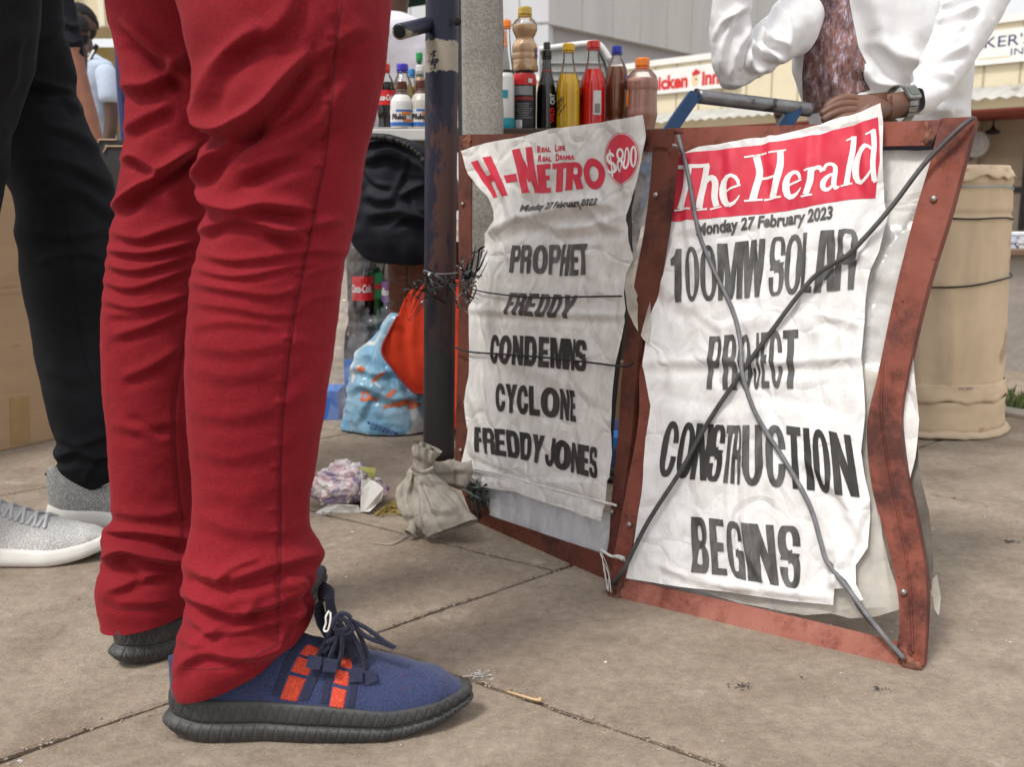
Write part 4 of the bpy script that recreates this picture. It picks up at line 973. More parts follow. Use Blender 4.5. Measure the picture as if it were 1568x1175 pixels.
metro_out = [(710, 232), (730, 226), (751, 220), (800, 211), (848, 199), (890, 194), (927, 188), (960, 183), (989, 177), (995, 210), (990, 240), (983, 270), (974, 300), (969, 320), (964, 339), (967, 370), (974, 397), (963, 421), (961, 450), (964, 475), (960, 510), (950, 557), (945, 610), (940, 659), (942, 695), (940, 714), (937, 765), (931, 798), (899, 789), (880, 781), (852, 773), (820, 762), (797, 753), (770, 750), (739, 744), (698, 724), (712, 714), (721, 659), (715, 616), (722, 577), (723, 520), (722, 479), (724, 468), (730, 442), (736, 415), (743, 394), (746, 372), (748, 360), (757, 348), (763, 339), (760, 323), (751, 302), (736, 285), (722, 268), (716, 250)]
pm = thing('newspaper_poster', 'worn white poster with red title and round price spot on the darker board', 'newspaper poster', tuple(PM.at(840, 500)), 'newspaper posters')
drape('paper', PM, [([metro_out], [])], m_poster_b, pm, h_metro, 0, .0035)
K1, O1 = 3.79, (690, 170)
q1 = lambda p: qh(p, K1, O1)
tit = [([q1([(138, 302), (184, 290), (290, 502), (264, 508)]), q1([(214, 275), (258, 266), (362, 494), (322, 502)]), q1([(200, 388), (285, 368), (300, 404), (216, 424)])], []),
       ([q1([(330, 378), (400, 367), (412, 412), (345, 422)])], []),
       ([q1([(374, 230), (420, 220), (482, 478), (440, 484)]), q1([(376, 230), (420, 221), (500, 400), (478, 420)]), q1([(458, 216), (494, 211), (505, 400), (480, 420)]), q1([(458, 216), (494, 211), (540, 480), (505, 480)])], []),
       ([q1([(524, 316), (570, 314), (582, 480), (538, 482)]), q1([(524, 316), (602, 310), (604, 340), (526, 344)]), q1([(530, 382), (596, 378), (598, 404), (532, 410)]), q1([(538, 454), (606, 450), (608, 478), (540, 482)])], []),
       ([q1([(612, 310), (704, 304), (704, 336), (614, 342)]), q1([(640, 310), (682, 308), (676, 474), (634, 476)])], []),
       ([q1([(704, 306), (744, 304), (734, 464), (692, 468)]), q1(rr(712, 302, 784, 402, 34)), q1([(735, 380), (770, 380), (794, 456), (756, 462)])], [q1(rr(742, 332, 762, 374, 10))]),
       ([q1([(850 + 57 * math.cos(a) + 6 * math.sin(a), 369 + 90 * math.sin(a)) for a in np.linspace(0, 2 * PI, 28)[:-1]])], [q1([(850 + 23 * math.cos(a), 369 + 44 * math.sin(a)) for a in np.linspace(0, 2 * PI, 22)[:-1]])])]
drape('title', PM, tit, m_ink_r, pm, h_metro, .0006, .0035)
def smallcaps(body, x0, x1, yb, yt, dy):
    date_line('slogan', body, PM, q1([(x0, yt)])[0], q1([(x1, yt + dy)])[0], q1([(x0, yb)])[0], q1([(x1, yb + dy)])[0], m_ink_r, pm, h_metro, .0007, .02, (14, 2), 0)
def small2(parts):
    for body, x0, x1, yb, yt in parts:
        def fn(u, v, x0=x0, x1=x1, yb=yb, yt=yt):
            px, py = q1([(x0 + (x1 - x0) * u, yb + (yt - yb) * v)])[0]; a, b = PM.ab(px, py)
            return PM.P(a, b, float(h_metro(np.array([px]), np.array([py]), np.array([a]), np.array([b]))[0]) + .0007)
        text_on('slogan', body, m_ink_r, pm, fn, .045, (8, 2))
small2([('R', 524, 545, 248, 207), ('EAL', 548, 606, 243, 216), ('L', 628, 644, 240, 199), ('IFE', 648, 692, 236, 208), ('R', 530, 552, 300, 260), ('EAL', 555, 610, 298, 270), ('D', 632, 654, 295, 255), ('RAMA', 657, 750, 290, 262)])
cir = [(1012 + 98 * math.cos(a) - 8 * math.sin(a), 292 + (150 if math.sin(a) > 0 else 150) * math.sin(a) * (1.0) - 10) for a in np.linspace(0, 2 * PI, 44)[:-1]]
cir = [(x, y) for x, y in [(1012 + (100 - 26 * max(0, math.sin(a))) * math.cos(a), 284 + 145 * math.sin(a)) for a in np.linspace(0, 2 * PI, 44)[:-1]]]
big = [(1012 + (x - 1012) * 1.09, 284 + (y - 284) * 1.07) for x, y in cir]; bi2 = [(1012 + (x - 1012) * 1.06, 284 + (y - 284) * 1.05) for x, y in cir]
drape('price_spot', PM, [([q1(cir)], []), ([q1(big)], [q1(bi2)])], m_ink_r, pm, h_metro, .0006, .0035)
s1 = lambda p, w: q1(stroke(p, w))
def ring1(cx, cy, rx, ry, w): return ([q1([(cx + rx * math.cos(a), cy + ry * math.sin(a)) for a in np.linspace(0, 2 * PI, 24)[:-1]])], [q1([(cx + (rx - w) * math.cos(a), cy + (ry - w * 1.25) * math.sin(a)) for a in np.linspace(0, 2 * PI, 20)[:-1]])])
drape('price_lettering', PM, [([s1([(964, 268), (945, 248), (924, 268), (934, 300), (962, 312), (968, 345), (945, 362), (922, 345)], [13, 16, 17, 19, 19, 17, 16, 13]), s1([(940, 228), (955, 385)], [8, 8])], []),
      ring1(1002, 255, 22, 36, 12), ring1(1002, 322, 25, 40, 13), ring1(1045, 280, 20, 66, 12), ring1(1086, 270, 20, 64, 12)], m_whiteprint, pm, h_metro, .0011, .003)
date_line('date_line', 'Monday 27 February 2023', PM, (807, 315), (925, 305), (807, 326), (925, 317), m_ink_g, pm, h_metro, .0014, .035, (40, 2))
ik = [word([('P', 789, 804), ('R', 805, 821), ('O', 823, 845), ('P', 847, 864), ('H', 865, 879), ('E', 880, 892), ('T', 890, 906)], [(788, 377), (845, 376), (907, 374)], [(788, 418), (820, 420), (845, 421), (870, 424), (907, 421)], [(788, 3), (845, 0), (870, 3), (907, 0)], .35, .18),
      word([('F', 783, 796), ('R', 797, 813), ('E', 814, 829), ('D', 832, 848), ('D', 850, 866), ('Y', 868, 886)], [(780, 449), (830, 451), (888, 453)], [(780, 482), (830, 486), (888, 489)], [(780, 5), (888, 5)], .36, .2),
      word([('C', 756, 770), ('O', 770, 791), ('N', 793, 809), ('D', 811, 829), ('E', 832, 848), ('M', 850, 875), ('N', 874, 887), ('S', 887, 905)], [(755, 513), (830, 516), (870, 519), (905, 522)], [(755, 557), (800, 560), (850, 564), (905, 570)], [(755, 0), (905, 0)], .36, .2),
      word([('C', 766, 780), ('Y', 781, 798), ('C', 799, 815), ('L', 816, 832), ('O', 834, 863), ('N', 864, 877), ('E', 879, 889)], [(765, 587), (815, 591), (850, 594), (888, 599)], [(765, 630), (815, 636), (850, 640), (888, 647)], [(765, 0), (888, 0)], .36, .2),
      word([('F', 734, 746), ('R', 748, 764), ('E', 765, 782), ('D', 784, 802), ('D', 803, 820), ('Y', 821, 838), ('J', 841, 855), ('O', 853, 879), ('N', 879, 895), ('E', 895, 908), ('S', 909, 922)], [(733, 654), (783, 658), (838, 668), (880, 678), (922, 686)], [(733, 692), (783, 700), (830, 709), (870, 721), (922, 734)], [(733, 0), (790, -2), (838, 3), (922, -1)], .36, .2)]
for i, g_ in enumerate(ik): drape('headline', PM, g_, m_ink_g if i in (0, 1) else m_ink, pm, h_metro, .0012, .003)
# lower white backing and films on the left board
drape('white_backing', PM, [([[(716, 735), (940, 790), (938, 850), (926, 862), (826, 826), (745, 790)]], [])], Mpaper('backing_grey', (.66, .67, .70), (.5, .51, .54)), mb, lambda px, py, a, b: -.006 + .003 * fbm(a * 22, b * 8, 9, 3), 0, .006)
drape('film', PM, [([[(975, 215), (1005, 232), (1000, 300), (990, 340), (985, 372), (972, 402), (964, 360), (962, 330), (972, 270)]], [])], m_film, mb, lambda px, py, a, b: h_film(px, py, a, b) * .6, 0, .005)
tag(cord('black_cord', PM, [(700, 437), (724, 442), (760, 450), (830, 457), (900, 456), (962, 455)], .0014, m_blackcord, None, h=.013, n=50, k=6), 'upper thin black cord tied across the poster on the darker board', 'cord', 'black cords on the left board')
tag(cord('black_cord', PM, [(704, 532), (730, 540), (790, 544), (860, 550), (920, 557), (965, 562), (982, 556)], .0016, m_blackcord, None, h=.013, n=50, k=6), 'lower thin black cord tied across the poster on the darker board', 'cord', 'black cords on the left board')
tag(cord('white_string', PM, [(700, 710), (725, 716), (780, 727), (830, 742), (880, 755), (930, 768), (955, 774), (940, 770)], .0019, m_string, None, h=.0145, n=60, k=6, jitter=.5), 'twisted white string tied across the bottom edge of the left poster', 'string')
# ============================================================ people
m_skin = M('brown_skin', (.12, .052, .03), .5, .18, 25, .25, 120, col2=(.17, .078, .046))
m_skin_d = M('deep_brown_skin', (.07, .032, .02), .5, .15, 25, .2, 120)
m_skin_arm = M('warm_brown_skin', (.24, .10, .06), .5, .12, 20, .2, 120)
m_hair = M('black_hair', (.008, .007, .007), .9, .4, 120, .9, 260)
m_eye = M('eye_white', (.5, .47, .44), .25, .05, 10)
m_pupil = M('eye_dark', (.01, .006, .005), .2, .05, 10)
def Mcloth(name, c1, c2, rough=.85, sheen=.25, weave=900, bump=.25, soft=10, wv=.2):
    m = bpy.data.materials.new(name); nt, n, l, b = nodes_of(m); b.inputs['Roughness'].default_value = rough; b.inputs['Specular IOR Level'].default_value = .2
    b.inputs['Sheen Weight'].default_value = sheen; b.inputs['Sheen Roughness'].default_value = .45; b.inputs['Sheen Tint'].default_value = (*[min(1, c * 2.2 + .1) for c in c2], 1)
    tc = n.new('ShaderNodeTexCoord'); P = tc.outputs['Object']
    def noise(s, d, st=(1, 1, 1)):
        mp = n.new('ShaderNodeMapping'); mp.inputs['Scale'].default_value = st; l.new(P, mp.inputs[0])
        z = n.new('ShaderNodeTexNoise'); z.inputs['Scale'].default_value = s; z.inputs['Detail'].default_value = d; l.new(mp.outputs[0], z.inputs['Vector']); return z.outputs[0]
    r = n.new('ShaderNodeValToRGB'); r.color_ramp.elements[0].position = .35; r.color_ramp.elements[1].position = .68; r.color_ramp.elements[0].color = (*c1, 1); r.color_ramp.elements[1].color = (*c2, 1)
    l.new(noise(soft, 6), r.inputs[0])
    a = noise(weave, 2, (1, 1, .25)); c = noise(weave, 2, (.25, .25, 1)); ad = n.new('ShaderNodeMath'); ad.operation = 'ADD'; l.new(a, ad.inputs[0]); l.new(c, ad.inputs[1])
    mr = n.new('ShaderNodeMapRange'); mr.inputs[1].default_value = .7; mr.inputs[2].default_value = 1.3; mr.inputs[3].default_value = 1 - wv; mr.inputs[4].default_value = 1 + wv; l.new(ad.outputs[0], mr.inputs[0])
    mx = n.new('ShaderNodeMix'); mx.data_type = 'RGBA'; mx.blend_type = 'MULTIPLY'; mx.inputs[0].default_value = 1; l.new(r.outputs[0], mx.inputs[6]); l.new(mr.outputs[0], mx.inputs[7]); l.new(mx.outputs[2], b.inputs['Base Color'])
    bp = n.new('ShaderNodeBump'); bp.inputs['Strength'].default_value = bump; bp.inputs['Distance'].default_value = .0006; l.new(ad.outputs[0], bp.inputs['Height'])
    bp2 = n.new('ShaderNodeBump'); bp2.inputs['Strength'].default_value = .35; bp2.inputs['Distance'].default_value = .006; l.new(noise(26, 4), bp2.inputs['Height']); l.new(bp.outputs[0], bp2.inputs['Normal']); l.new(bp2.outputs[0], b.inputs['Normal'])
    return m
m_red = Mcloth('red_twill', (.185, .0075, .013), (.235, .010, .018), soft=6)
m_seam = M('red_seam', (.10, .004, .010), .9, .2, 60)
m_black = Mcloth('black_cotton', (.008, .009, .0115), (.016, .018, .022), sheen=.04)
m_navy_tee = Mcloth('dark_tee', (.008, .008, .013), (.014, .014, .022), sheen=.04)
m_white_c = Mcloth('white_jersey', (.80, .80, .815), (.86, .86, .865), rough=1, sheen=0, soft=5, wv=.04)
m_lilac = Mcloth('pale_shirt', (.66, .64, .71), (.73, .71, .77), sheen=.1, soft=5, wv=.04)
m_blue_c = Mcloth('light_blue_shirt', (.44, .52, .65), (.52, .60, .73), sheen=.1, soft=5, wv=.05)

def loft(name, st, nu=60, nv=40, fine=.004, fs=9, sq=2.3):
    """st: (x,y,z, half width vector (x,y), half depth)"""
    A = catmull([[s[0], s[1], s[2], s[3], s[4], s[5]] for s in st], nu); th = np.arange(nv) * 2 * PI / nv
    c = np.cos(th); s = np.sin(th); c = np.sign(c) * np.abs(c) ** (2 / sq); s = np.sign(s) * np.abs(s) ** (2 / sq)
    wl_ = np.hypot(A[:, 3], A[:, 4]); dx = -A[:, 4] / wl_ * A[:, 5]; dy = A[:, 3] / wl_ * A[:, 5]
    V = np.stack([A[:, 0:1] + c * A[:, 3:4] + s * dx[:, None], A[:, 1:2] + c * A[:, 4:5] + s * dy[:, None], A[:, 2:3] + 0 * c], -1).reshape(-1, 3)
    cx = np.repeat(A[:, 0], nv); cy = np.repeat(A[:, 1], nv); N = np.stack([V[:, 0] - cx, V[:, 1] - cy], 1); N /= np.linalg.norm(N, axis=1)[:, None] + 1e-9
    h = fine * (fbm(V[:, 0] * fs, V[:, 1] * fs, V[:, 2] * fs, 3) + .6 * ridged(V[:, 0] * 5, V[:, 1] * 5, V[:, 2] * 12, 2))
    V[:, :2] += N * h[:, None]
    return npmesh(name, V, gridfaces(nu, nv, True), [list(range(nv))[::-1], [(nu - 1) * nv + q for q in range(nv)]])

def head_mesh(c, size, yaw, pitch=0):
    """a head with brow, nose, lips, chin, eye sockets; c = centre, size = height"""
    n, m = 56, 64; ph = np.linspace(0.001, PI - .001, n)[:, None]; th = (np.arange(m) * 2 * PI / m)[None, :]
    x = np.sin(ph) * np.cos(th); y = np.sin(ph) * np.sin(th); z = np.cos(ph) + 0 * th   # face looks along +x
    hx, hy, hz = .40, .325, .5
    wj = 1 - .30 * np.clip(-z - .1, 0, 1) ** 1.3
    X = x * hx * (1 + .06 * np.clip(-z, 0, 1) * (x > 0)); Y = y * hy * wj; Z = z * hz
    X = np.where(x < 0, X * (1.12 - .30 * np.clip(-z - .2, 0, 1)), X)
    g = lambda yy, zz, sy, sz: np.exp(-((Y - yy) / sy) ** 2 - ((Z - zz) / sz) ** 2) * (x > .05)
    X = X + .095 * g(0, -.075, .035, .05) + .05 * g(0, 0, .022, .07) + .028 * g(.07, .065, .09, .022) + .028 * g(-.07, .065, .09, .022)
    X = X - .035 * g(.12, .015, .05, .032) - .035 * g(-.12, .015, .05, .032) + .030 * g(0, -.215, .08, .016) + .034 * g(0, -.255, .07, .018) - .012 * g(0, -.235, .08, .008) + .035 * g(0, -.38, .09, .06) + .018 * g(0, -.10, .06, .03)
    X = X + .018 * g(.17, -.09, .06, .07) + .018 * g(-.17, -.09, .06, .07)
    V = np.stack([X, Y, Z], -1).reshape(-1, 3) * size
    Mx = Matrix.Translation(c) @ Matrix.Rotation(yaw, 4, 'Z') @ Matrix.Rotation(pitch, 4, 'Y')
    me = npmesh('head', V, gridfaces(n, m, True), [list(range(m)), [(n - 1) * m + q for q in range(m)][::-1]]); me.transform(Mx)
    ears = []
    for sgn_ in (1, -1):
        e = lathe_mesh([(.001, .02), (.045, .022), (.075, .012), (.085, -.008), (.05, -.02), (.001, -.02)], 16); e.transform(Matrix.Scale(size, 4) @ Matrix.Translation((-.02, sgn_ * .325, -.02)) @ Matrix.Rotation(-sgn_ * PI / 2 * .8, 4, 'X') @ Matrix.Diagonal((.65, 1.05, 1, 1))); e.transform(Mx); ears.append(e)
    parts = {'eyes': [], 'pup': []}
    for sgn_ in (1, -1):
        e = lathe_mesh([(.001, -.04), (.03, -.026), (.04, 0), (.03, .026), (.001, .04)], 16); e.transform(Matrix.Scale(size, 4) @ Matrix.Translation((.318, sgn_ * .12, .012)) @ Matrix.Diagonal((.9, 1, .55, 1))); e.transform(Mx); parts['eyes'].append(e)
        e = lathe_mesh([(.001, -.017), (.017, 0), (.001, .017)], 12); e.transform(Matrix.Scale(size, 4) @ Matrix.Translation((.345, sgn_ * .122, .006))); e.transform(Mx); parts['pup'].append(e)
    # hair cap
    P = np.stack([x * hx * 1.06 * np.where(x < 0, 1.12, 1), y * hy * 1.07, z * hz * 1.05], -1); 
    low = np.where(x > 0, .62 - .25 * np.abs(y), .62 - .85 * np.clip(-x, 0, 1) - .1)
    k = (z < low); P[k] *= .90
    P = P.reshape(-1, 3) * size * (1 + .008 * _rng.randn(n * m, 1)); hm = npmesh('hair', P, gridfaces(n, m, True)); hm.transform(Mx)
    return me, ears, parts, hm
def add_head(t, body_meshes, c, size, yaw, pitch, skin, hair=True):
    me, ears, pr, hm = head_mesh(c, size, yaw, pitch)
    body_meshes += [me] + ears
    link('hair', hm, m_hair, t)
    for e in pr['eyes']: link('eye', e, m_eye, t)
    link('pupils', join_meshes('pupils', pr['pup']), m_pupil, t)

# ------------------------------------------------ shoes
def plan_outline(L, n, wf=.052, wh=.036, toe=.5):
    """closed outline of a sole, heel at x=0, toe at x=L; returns x,y"""
    th = np.linspace(0, 2 * PI, n, endpoint=False); cx = (1 - np.cos(th)) / 2
    w = np.interp(cx, [0, .12, .3, .45, .7, .88, 1], [wh * .8, wh, wh * .95, wf * .82, wf, wf * .86, wf * .5])
    y = np.sign(np.sin(th)) * np.abs(np.sin(th)) ** .72 * w
    y = y + .006 * np.sin(cx * PI) * 1.0
    return cx * L, y
def make_shoe(loc, yaw, L, style, t, flip=1):
    """a laced knit trainer, its parts children of t"""
    Mx = Matrix.Translation(loc) @ Matrix.Rotation(yaw, 4, 'Z') @ Matrix.Diagonal((1, flip, 1, 1))
    n = 1300 if style.get('hi') else 240; px, py = plan_outline(L, n)
    d = np.stack([np.gradient(px), np.gradient(py)], 1); d /= np.linalg.norm(d, axis=1)[:, None] + 1e-9; nx, ny = d[:, 1], -d[:, 0]
    if (px[n // 4] - px.mean()) * nx[n // 4] + (py[n // 4]) * ny[n // 4] < 0: nx, ny = -nx, -ny
    u = px / L
    spring = .018 * np.clip((u - .72) / .28, 0, 1) ** 1.7 + .006 * np.clip((.10 - u) / .10, 0, 1) ** 1.3
    H = np.interp(u, [0, .15, .5, .8, 1], style['h'])
    al = np.cumsum(np.hypot(np.gradient(px), np.gradient(py)))
    V = []; prof = style['prof']
    if style.get('hi'): tp_ = np.linspace(0, len(prof) - 1, 44); prof = [(np.interp(q_, range(len(prof)), [p[0] for p in prof]), np.interp(q_, range(len(prof)), [p[1] for p in prof])) for q_ in tp_]
    for (o, z) in prof:
        zig = 0
        if style.get('hi'):
            tri = np.abs(((al * 95 + (.5 if z > .5 else 0)) % 1) - .5) * 2; zf = (z - .56) / .4 if z > .5 else (z - .05) / .4
            zig = -.0010 * np.exp(-((tri - zf) / .16) ** 2) * (0 < zf < 1)
        hs = np.clip((.12 - u) / .12, 0, 1) * style.get('heel', 0) * max(0, 1 - abs(z - .30) / .3)
        oo = o + zig + hs
        V.append(np.stack([px + nx * oo, py + ny * oo, spring + z * H], 1))
    V = np.concatenate(V); m = len(prof)
    sole = npmesh('sole', V, gridfaces(m, n, True), [list(range(n))]); sole.transform(Mx); link('sole', sole, style['sole_mat'], t)
    # upper: rounded shell over the outline
    nu, nv = 120, 61; ts = np.linspace(0.004, .996, nu); uu = (1 - np.cos(ts * PI)) / 2
    wd = np.interp(uu, [0, .12, .3, .45, .7, .88, 1], [.036 * .8, .036, .036 * .95, .052 * .82, .052, .052 * .86, .052 * .5]) * np.clip(np.sin(np.arccos(1 - 2 * uu)), 0, 1) ** .72
    zt = np.interp(uu, style['top'][0], style['top'][1])
    sp = .018 * np.clip((uu - .72) / .28, 0, 1) ** 1.7; zs = sp + np.interp(uu, [0, .15, .5, .8, 1], style['h']) * .9
    th = np.linspace(0, PI, nv)
    q = np.interp(uu, [0, .3, .6, 1], [2.6, 2.2, 1.7, 2.0]); 
    def UP(ui, a, off=0.0):
        w = np.interp(ui, uu, wd) - .002 + off; z0 = np.interp(ui, uu, zs); z1 = np.interp(ui, uu, zt) + off; qq = np.interp(ui, uu, q)
        c = np.cos(a); s = np.sin(a); yc = np.sign(c) * np.abs(c) ** (2 / qq); sc = np.abs(s) ** (2 / qq)
        narrow = 1 - .34 * np.interp(ui, [0, .15, .45, .62, 1], [.5, .9, .9, .2, 0]) * sc
        y = yc * w * narrow + .006 * np.sin(ui * PI)
        return np.stack([ui * L + 0 * a, y, z0 + (z1 - z0) * sc], -1)
    U, A_ = np.meshgrid(uu, th, indexing='ij'); P = UP(U, A_)
    P[..., 2] += .0012 * fbm(P[..., 0] * 45, P[..., 1] * 45, 1.0, 3)
    up = npmesh('upper', P.reshape(-1, 3), gridfaces(nu, nv), []); up.transform(Mx); link('upper', up, style['upper_mat'], t)
    def patch(name, u0, u1, a0, a1, mat, off=.0012, sl=0.0, n1=10, n2=14, th_=None):
        g1, g2 = np.meshgrid(np.linspace(0, 1, n1), np.linspace(0, 1, n2), indexing='ij')
        ang = a0 + (a1 - a0) * g2; ui = u0 + (u1 - u0) * g1 + sl * g2; Q = UP(ui, ang, off); edge = ((g1 < .01) | (g1 > .99) | (g2 < .01) | (g2 > .99)); Q2 = UP(ui, ang, -.001); Q[edge] = Q2[edge]
        me = npmesh(name, Q.reshape(-1, 3), gridfaces(n1, n2)); me.transform(Mx); return link(name, me, mat, t)
    return Mx, UP, patch
m_sole_b = M('black_rubber', (.030, .031, .032), .55, .3, 30, .35, 160, col2=(.052, .053, .053), spots=(18, .64, (.12, .105, .09)))
m_knit_b = Mknit('navy_knit', (.012, .016, .06), (.040, .062, .165), 1500, bump=.6, speck=(.10, .02, .06))
m_navy = Mknit('navy_band', (.008, .011, .035), (.02, .026, .07), 1500, bump=.3)
m_lace = Mknit('navy_lace', (.008, .010, .03), (.022, .027, .07), 2400, bump=.6)
m_orange = Mknit('orange_knit', (.50, .035, .015), (.75, .09, .04), 900, bump=.6)
blue_style = dict(h=[.046, .044, .038, .028, .019], top=([0, .05, .18, .30, .38, .48, .62, .78, .90, .97, 1], [.084, .09, .10, .112, .106, .094, .078, .064, .053, .038, .022]),
    prof=[(-.006, 0), (-.001, .03), (.0015, .12), (.0028, .22), (.0032, .3), (.0026, .38), (.001, .43), (-.001, .46), (-.0015, .5), (.0002, .54), (.0016, .60), (.002, .7), (.0018, .82), (.0008, .95), (-.0015, 1.04), (-.005, 1.06), (-.012, 1.05)], zig=.0016, heel=.006, sole_mat=m_sole_b, upper_mat=m_knit_b)

# ------------------------------------------------ man in the red trousers
rp_ = thing('person', 'person in crimson red trousers and navy trainers, standing in the left foreground', 'person', (-.3, 1.02, 0))
NY, FY = .955, 1.125
near = [((262, -330), (612, -330), NY + .05, .85), ((262, -150), (610, -150), NY + .03, .85), ((266, -60), (606, -60), NY + .02, .85), ((272, 0), (600, 0), NY + .01, .85), ((284, 50), (596, 50), NY, .85), ((298, 100), (590, 100), NY, .83), ((303, 150), (580, 150), NY), ((303, 190), (571, 190), NY), ((309, 225), (563, 225), NY), ((308, 262), (556, 262), NY), ((306, 300), (549, 300), NY), ((311, 340), (541, 340), NY), ((307, 380), (533, 380), NY), ((298, 420), (526, 420), NY), ((293, 460), (519, 460), NY), ((289, 500), (514, 500), NY), ((287, 550), (508, 550), NY), ((287, 600), (501, 600), NY), ((290, 650), (493, 650), NY), ((296, 700), (485, 700), NY), ((299, 745), (478, 745), NY), ((296, 790), (471, 785), NY), ((290, 830), (474, 815), NY), ((284, 865), (487, 838), NY), ((283, 890), (493, 860), NY), ((285, 912), (486, 880), NY), ((283, 940), (483, 905), NY), ((276, 965), (482, 925), NY), ((270, 995), (480, 945), NY), ((268, 1025), (470, 962), NY), ((268, 1045), (455, 978), NY), ((270, 1055), (445, 990), NY)]
fl_n = [([(300, 165), (313, 191), (340, 199), (372, 185), (406, 157), (432, 123), (470, 80)], .0105, 12, .9), ([(300, 278), (318, 250), (335, 230), (358, 210), (385, 180)], .009, 10), ([(303, 292), (325, 312), (364, 320), (406, 311), (470, 320)], .0075, 11),
    ([(340, 222), (398, 206), (462, 180), (500, 135), (530, 90)], -.006, 12, .3), ([(306, 352), (350, 336), (398, 340), (470, 366)], .006, 9), ([(305, 386), (355, 397), (419, 391), (474, 382), (530, 386)], .006, 8, .8), ([(298, 410), (364, 422), (440, 408), (490, 400)], .0045, 6),
    ([(292, 432), (355, 443), (423, 451), (470, 432)], .0042, 7), ([(290, 462), (350, 470), (420, 482), (480, 470)], .003, 7), ([(295, 500), (350, 492), (430, 500)], .0025, 8), ([(306, 172), (321, 119), (355, 75), (400, 40)], .0065, 13), ([(360, 292), (419, 258), (462, 238), (520, 200)], -.0055, 13, .2),
    ([(400, 60), (440, 20), (450, -20)], .004, 14), ([(470, 100), (520, 60), (560, 40)], .003, 12), ([(370, 262), (440, 240), (480, 235)], .0035, 12), ([(400, 355), (450, 350), (520, 335)], .0035, 8), ([(460, 425), (500, 410), (520, 405)], .003, 6), ([(455, 470), (490, 455), (515, 452)], .0025, 6),
    ([(288, 527), (355, 537), (425, 527), (490, 520)], .0026, 10), ([(290, 560), (340, 575), (420, 565)], .0025, 12), ([(292, 629), (355, 638), (432, 620), (490, 588)], .0034, 12), ([(300, 690), (360, 700), (430, 680), (480, 650)], .0028, 12), ([(300, 745), (370, 760), (430, 740), (475, 730)], .002, 14), ([(430, 600), (470, 560), (500, 530)], -.0025, 10), ([(430, 815), (440, 770), (435, 700)], .0025, 8),
    ([(302, 790), (360, 810), (430, 812), (470, 800)], .003, 12), ([(284, 862), (321, 880), (372, 876), (432, 860), (496, 846)], .0075, 12, .8), ([(283, 893), (325, 906), (375, 902), (430, 885), (470, 865)], -.007, 9, .3), ([(283, 908), (319, 922), (357, 936), (403, 928), (445, 912), (480, 884)], .0105, 10, 1.0), ([(290, 945), (331, 966), (379, 961), (430, 948), (475, 925)], .0075, 9, .8), ([(320, 935), (365, 952), (410, 940)], -.005, 6, 0),
    ([(271, 1028), (290, 1006), (320, 998), (360, 1004), (403, 1003), (450, 985)], .009, 10, .9), ([(272, 975), (300, 985), (350, 982), (400, 975)], .0045, 9), ([(440, 880), (455, 920), (450, 960)], .006, 9), ([(470, 880), (475, 910), (468, 940)], -.006, 6), ([(340, 905), (370, 880), (420, 850)], .003, 9),
    ([(523, -20), (516, 60), (508, 160), (500, 235), (485, 310), (470, 390), (455, 465), (443, 545), (434, 640), (430, 720), (430, 800), (429, 870), (426, 950), (424, 1010)], -.0024, 2.4, -.8)]
fl_n = [(f_[0], f_[1] * (1 if f_[2] < 3 else .5 if 500 < sum(p[1] for p in f_[0]) / len(f_[0]) < 790 else .72 if sum(p[1] for p in f_[0]) / len(f_[0]) > 850 else .55 if sum(p[1] for p in f_[0]) / len(f_[0]) > 375 else 1.4), *f_[2:]) for f_ in fl_n]
fl_n += [([(330, 900), (350, 870), (400, 850)], .004, 7), ([(300, 985), (330, 960), (372, 940), (392, 915)], .004, 8), ([(420, 1000), (440, 960), (470, 935)], .004, 7), ([(352, 930), (400, 955), (430, 990)], -.003, 7, 0)]
for k in range(26): # puckers along the seam
    yk = 20 + k * 33; xk = np.interp(yk, [0, 235, 390, 545, 720, 1000], [519, 500, 470, 443, 430, 425]); fl_n.append(([(xk - 16, yk + 3), (xk - 1, yk)], .0012 * (1 + .6 * math.sin(k * 2.2)), 4))
me1 = tube_px('leg', near, 560, 300, fl_n, ratio=.95, fine=.0012, fscale=28)
far = [((150, -330), (420, -330), FY - .02, .8), ((158, -150), (410, -150), FY, .8), ((163, -60), (400, -60), FY, .8), ((167, 0), (395, 0), FY), ((176, 50), (390, 50), FY), ((186, 100), (385, 100), FY), ((193, 150), (378, 150), FY), ((196, 200), (370, 200), FY), ((194, 225), (366, 225), FY), ((192, 250), (362, 250), FY), ((186, 285), (358, 285), FY), ((184, 315), (352, 315), FY), ((176, 350), (345, 350), FY), ((170, 385), (338, 385), FY), ((165, 420), (331, 420), FY), ((160, 460), (325, 460), FY), ((158, 500), (320, 500), FY), ((159, 550), (318, 550), FY), ((161, 600), (316, 600), FY), ((166, 650), (315, 650), FY), ((170, 700), (314, 700), FY), ((174, 745), (313, 745), FY), ((176, 782), (314, 782), FY), ((170, 800), (316, 800), FY), ((158, 815), (318, 815), FY), ((162, 832), (318, 832), FY), ((168, 848), (316, 848), FY), ((156, 868), (314, 862), FY), ((150, 892), (312, 880), FY), ((152, 920), (310, 900), FY), ((156, 940), (308, 915), FY), ((157, 955), (306, 925), FY)]
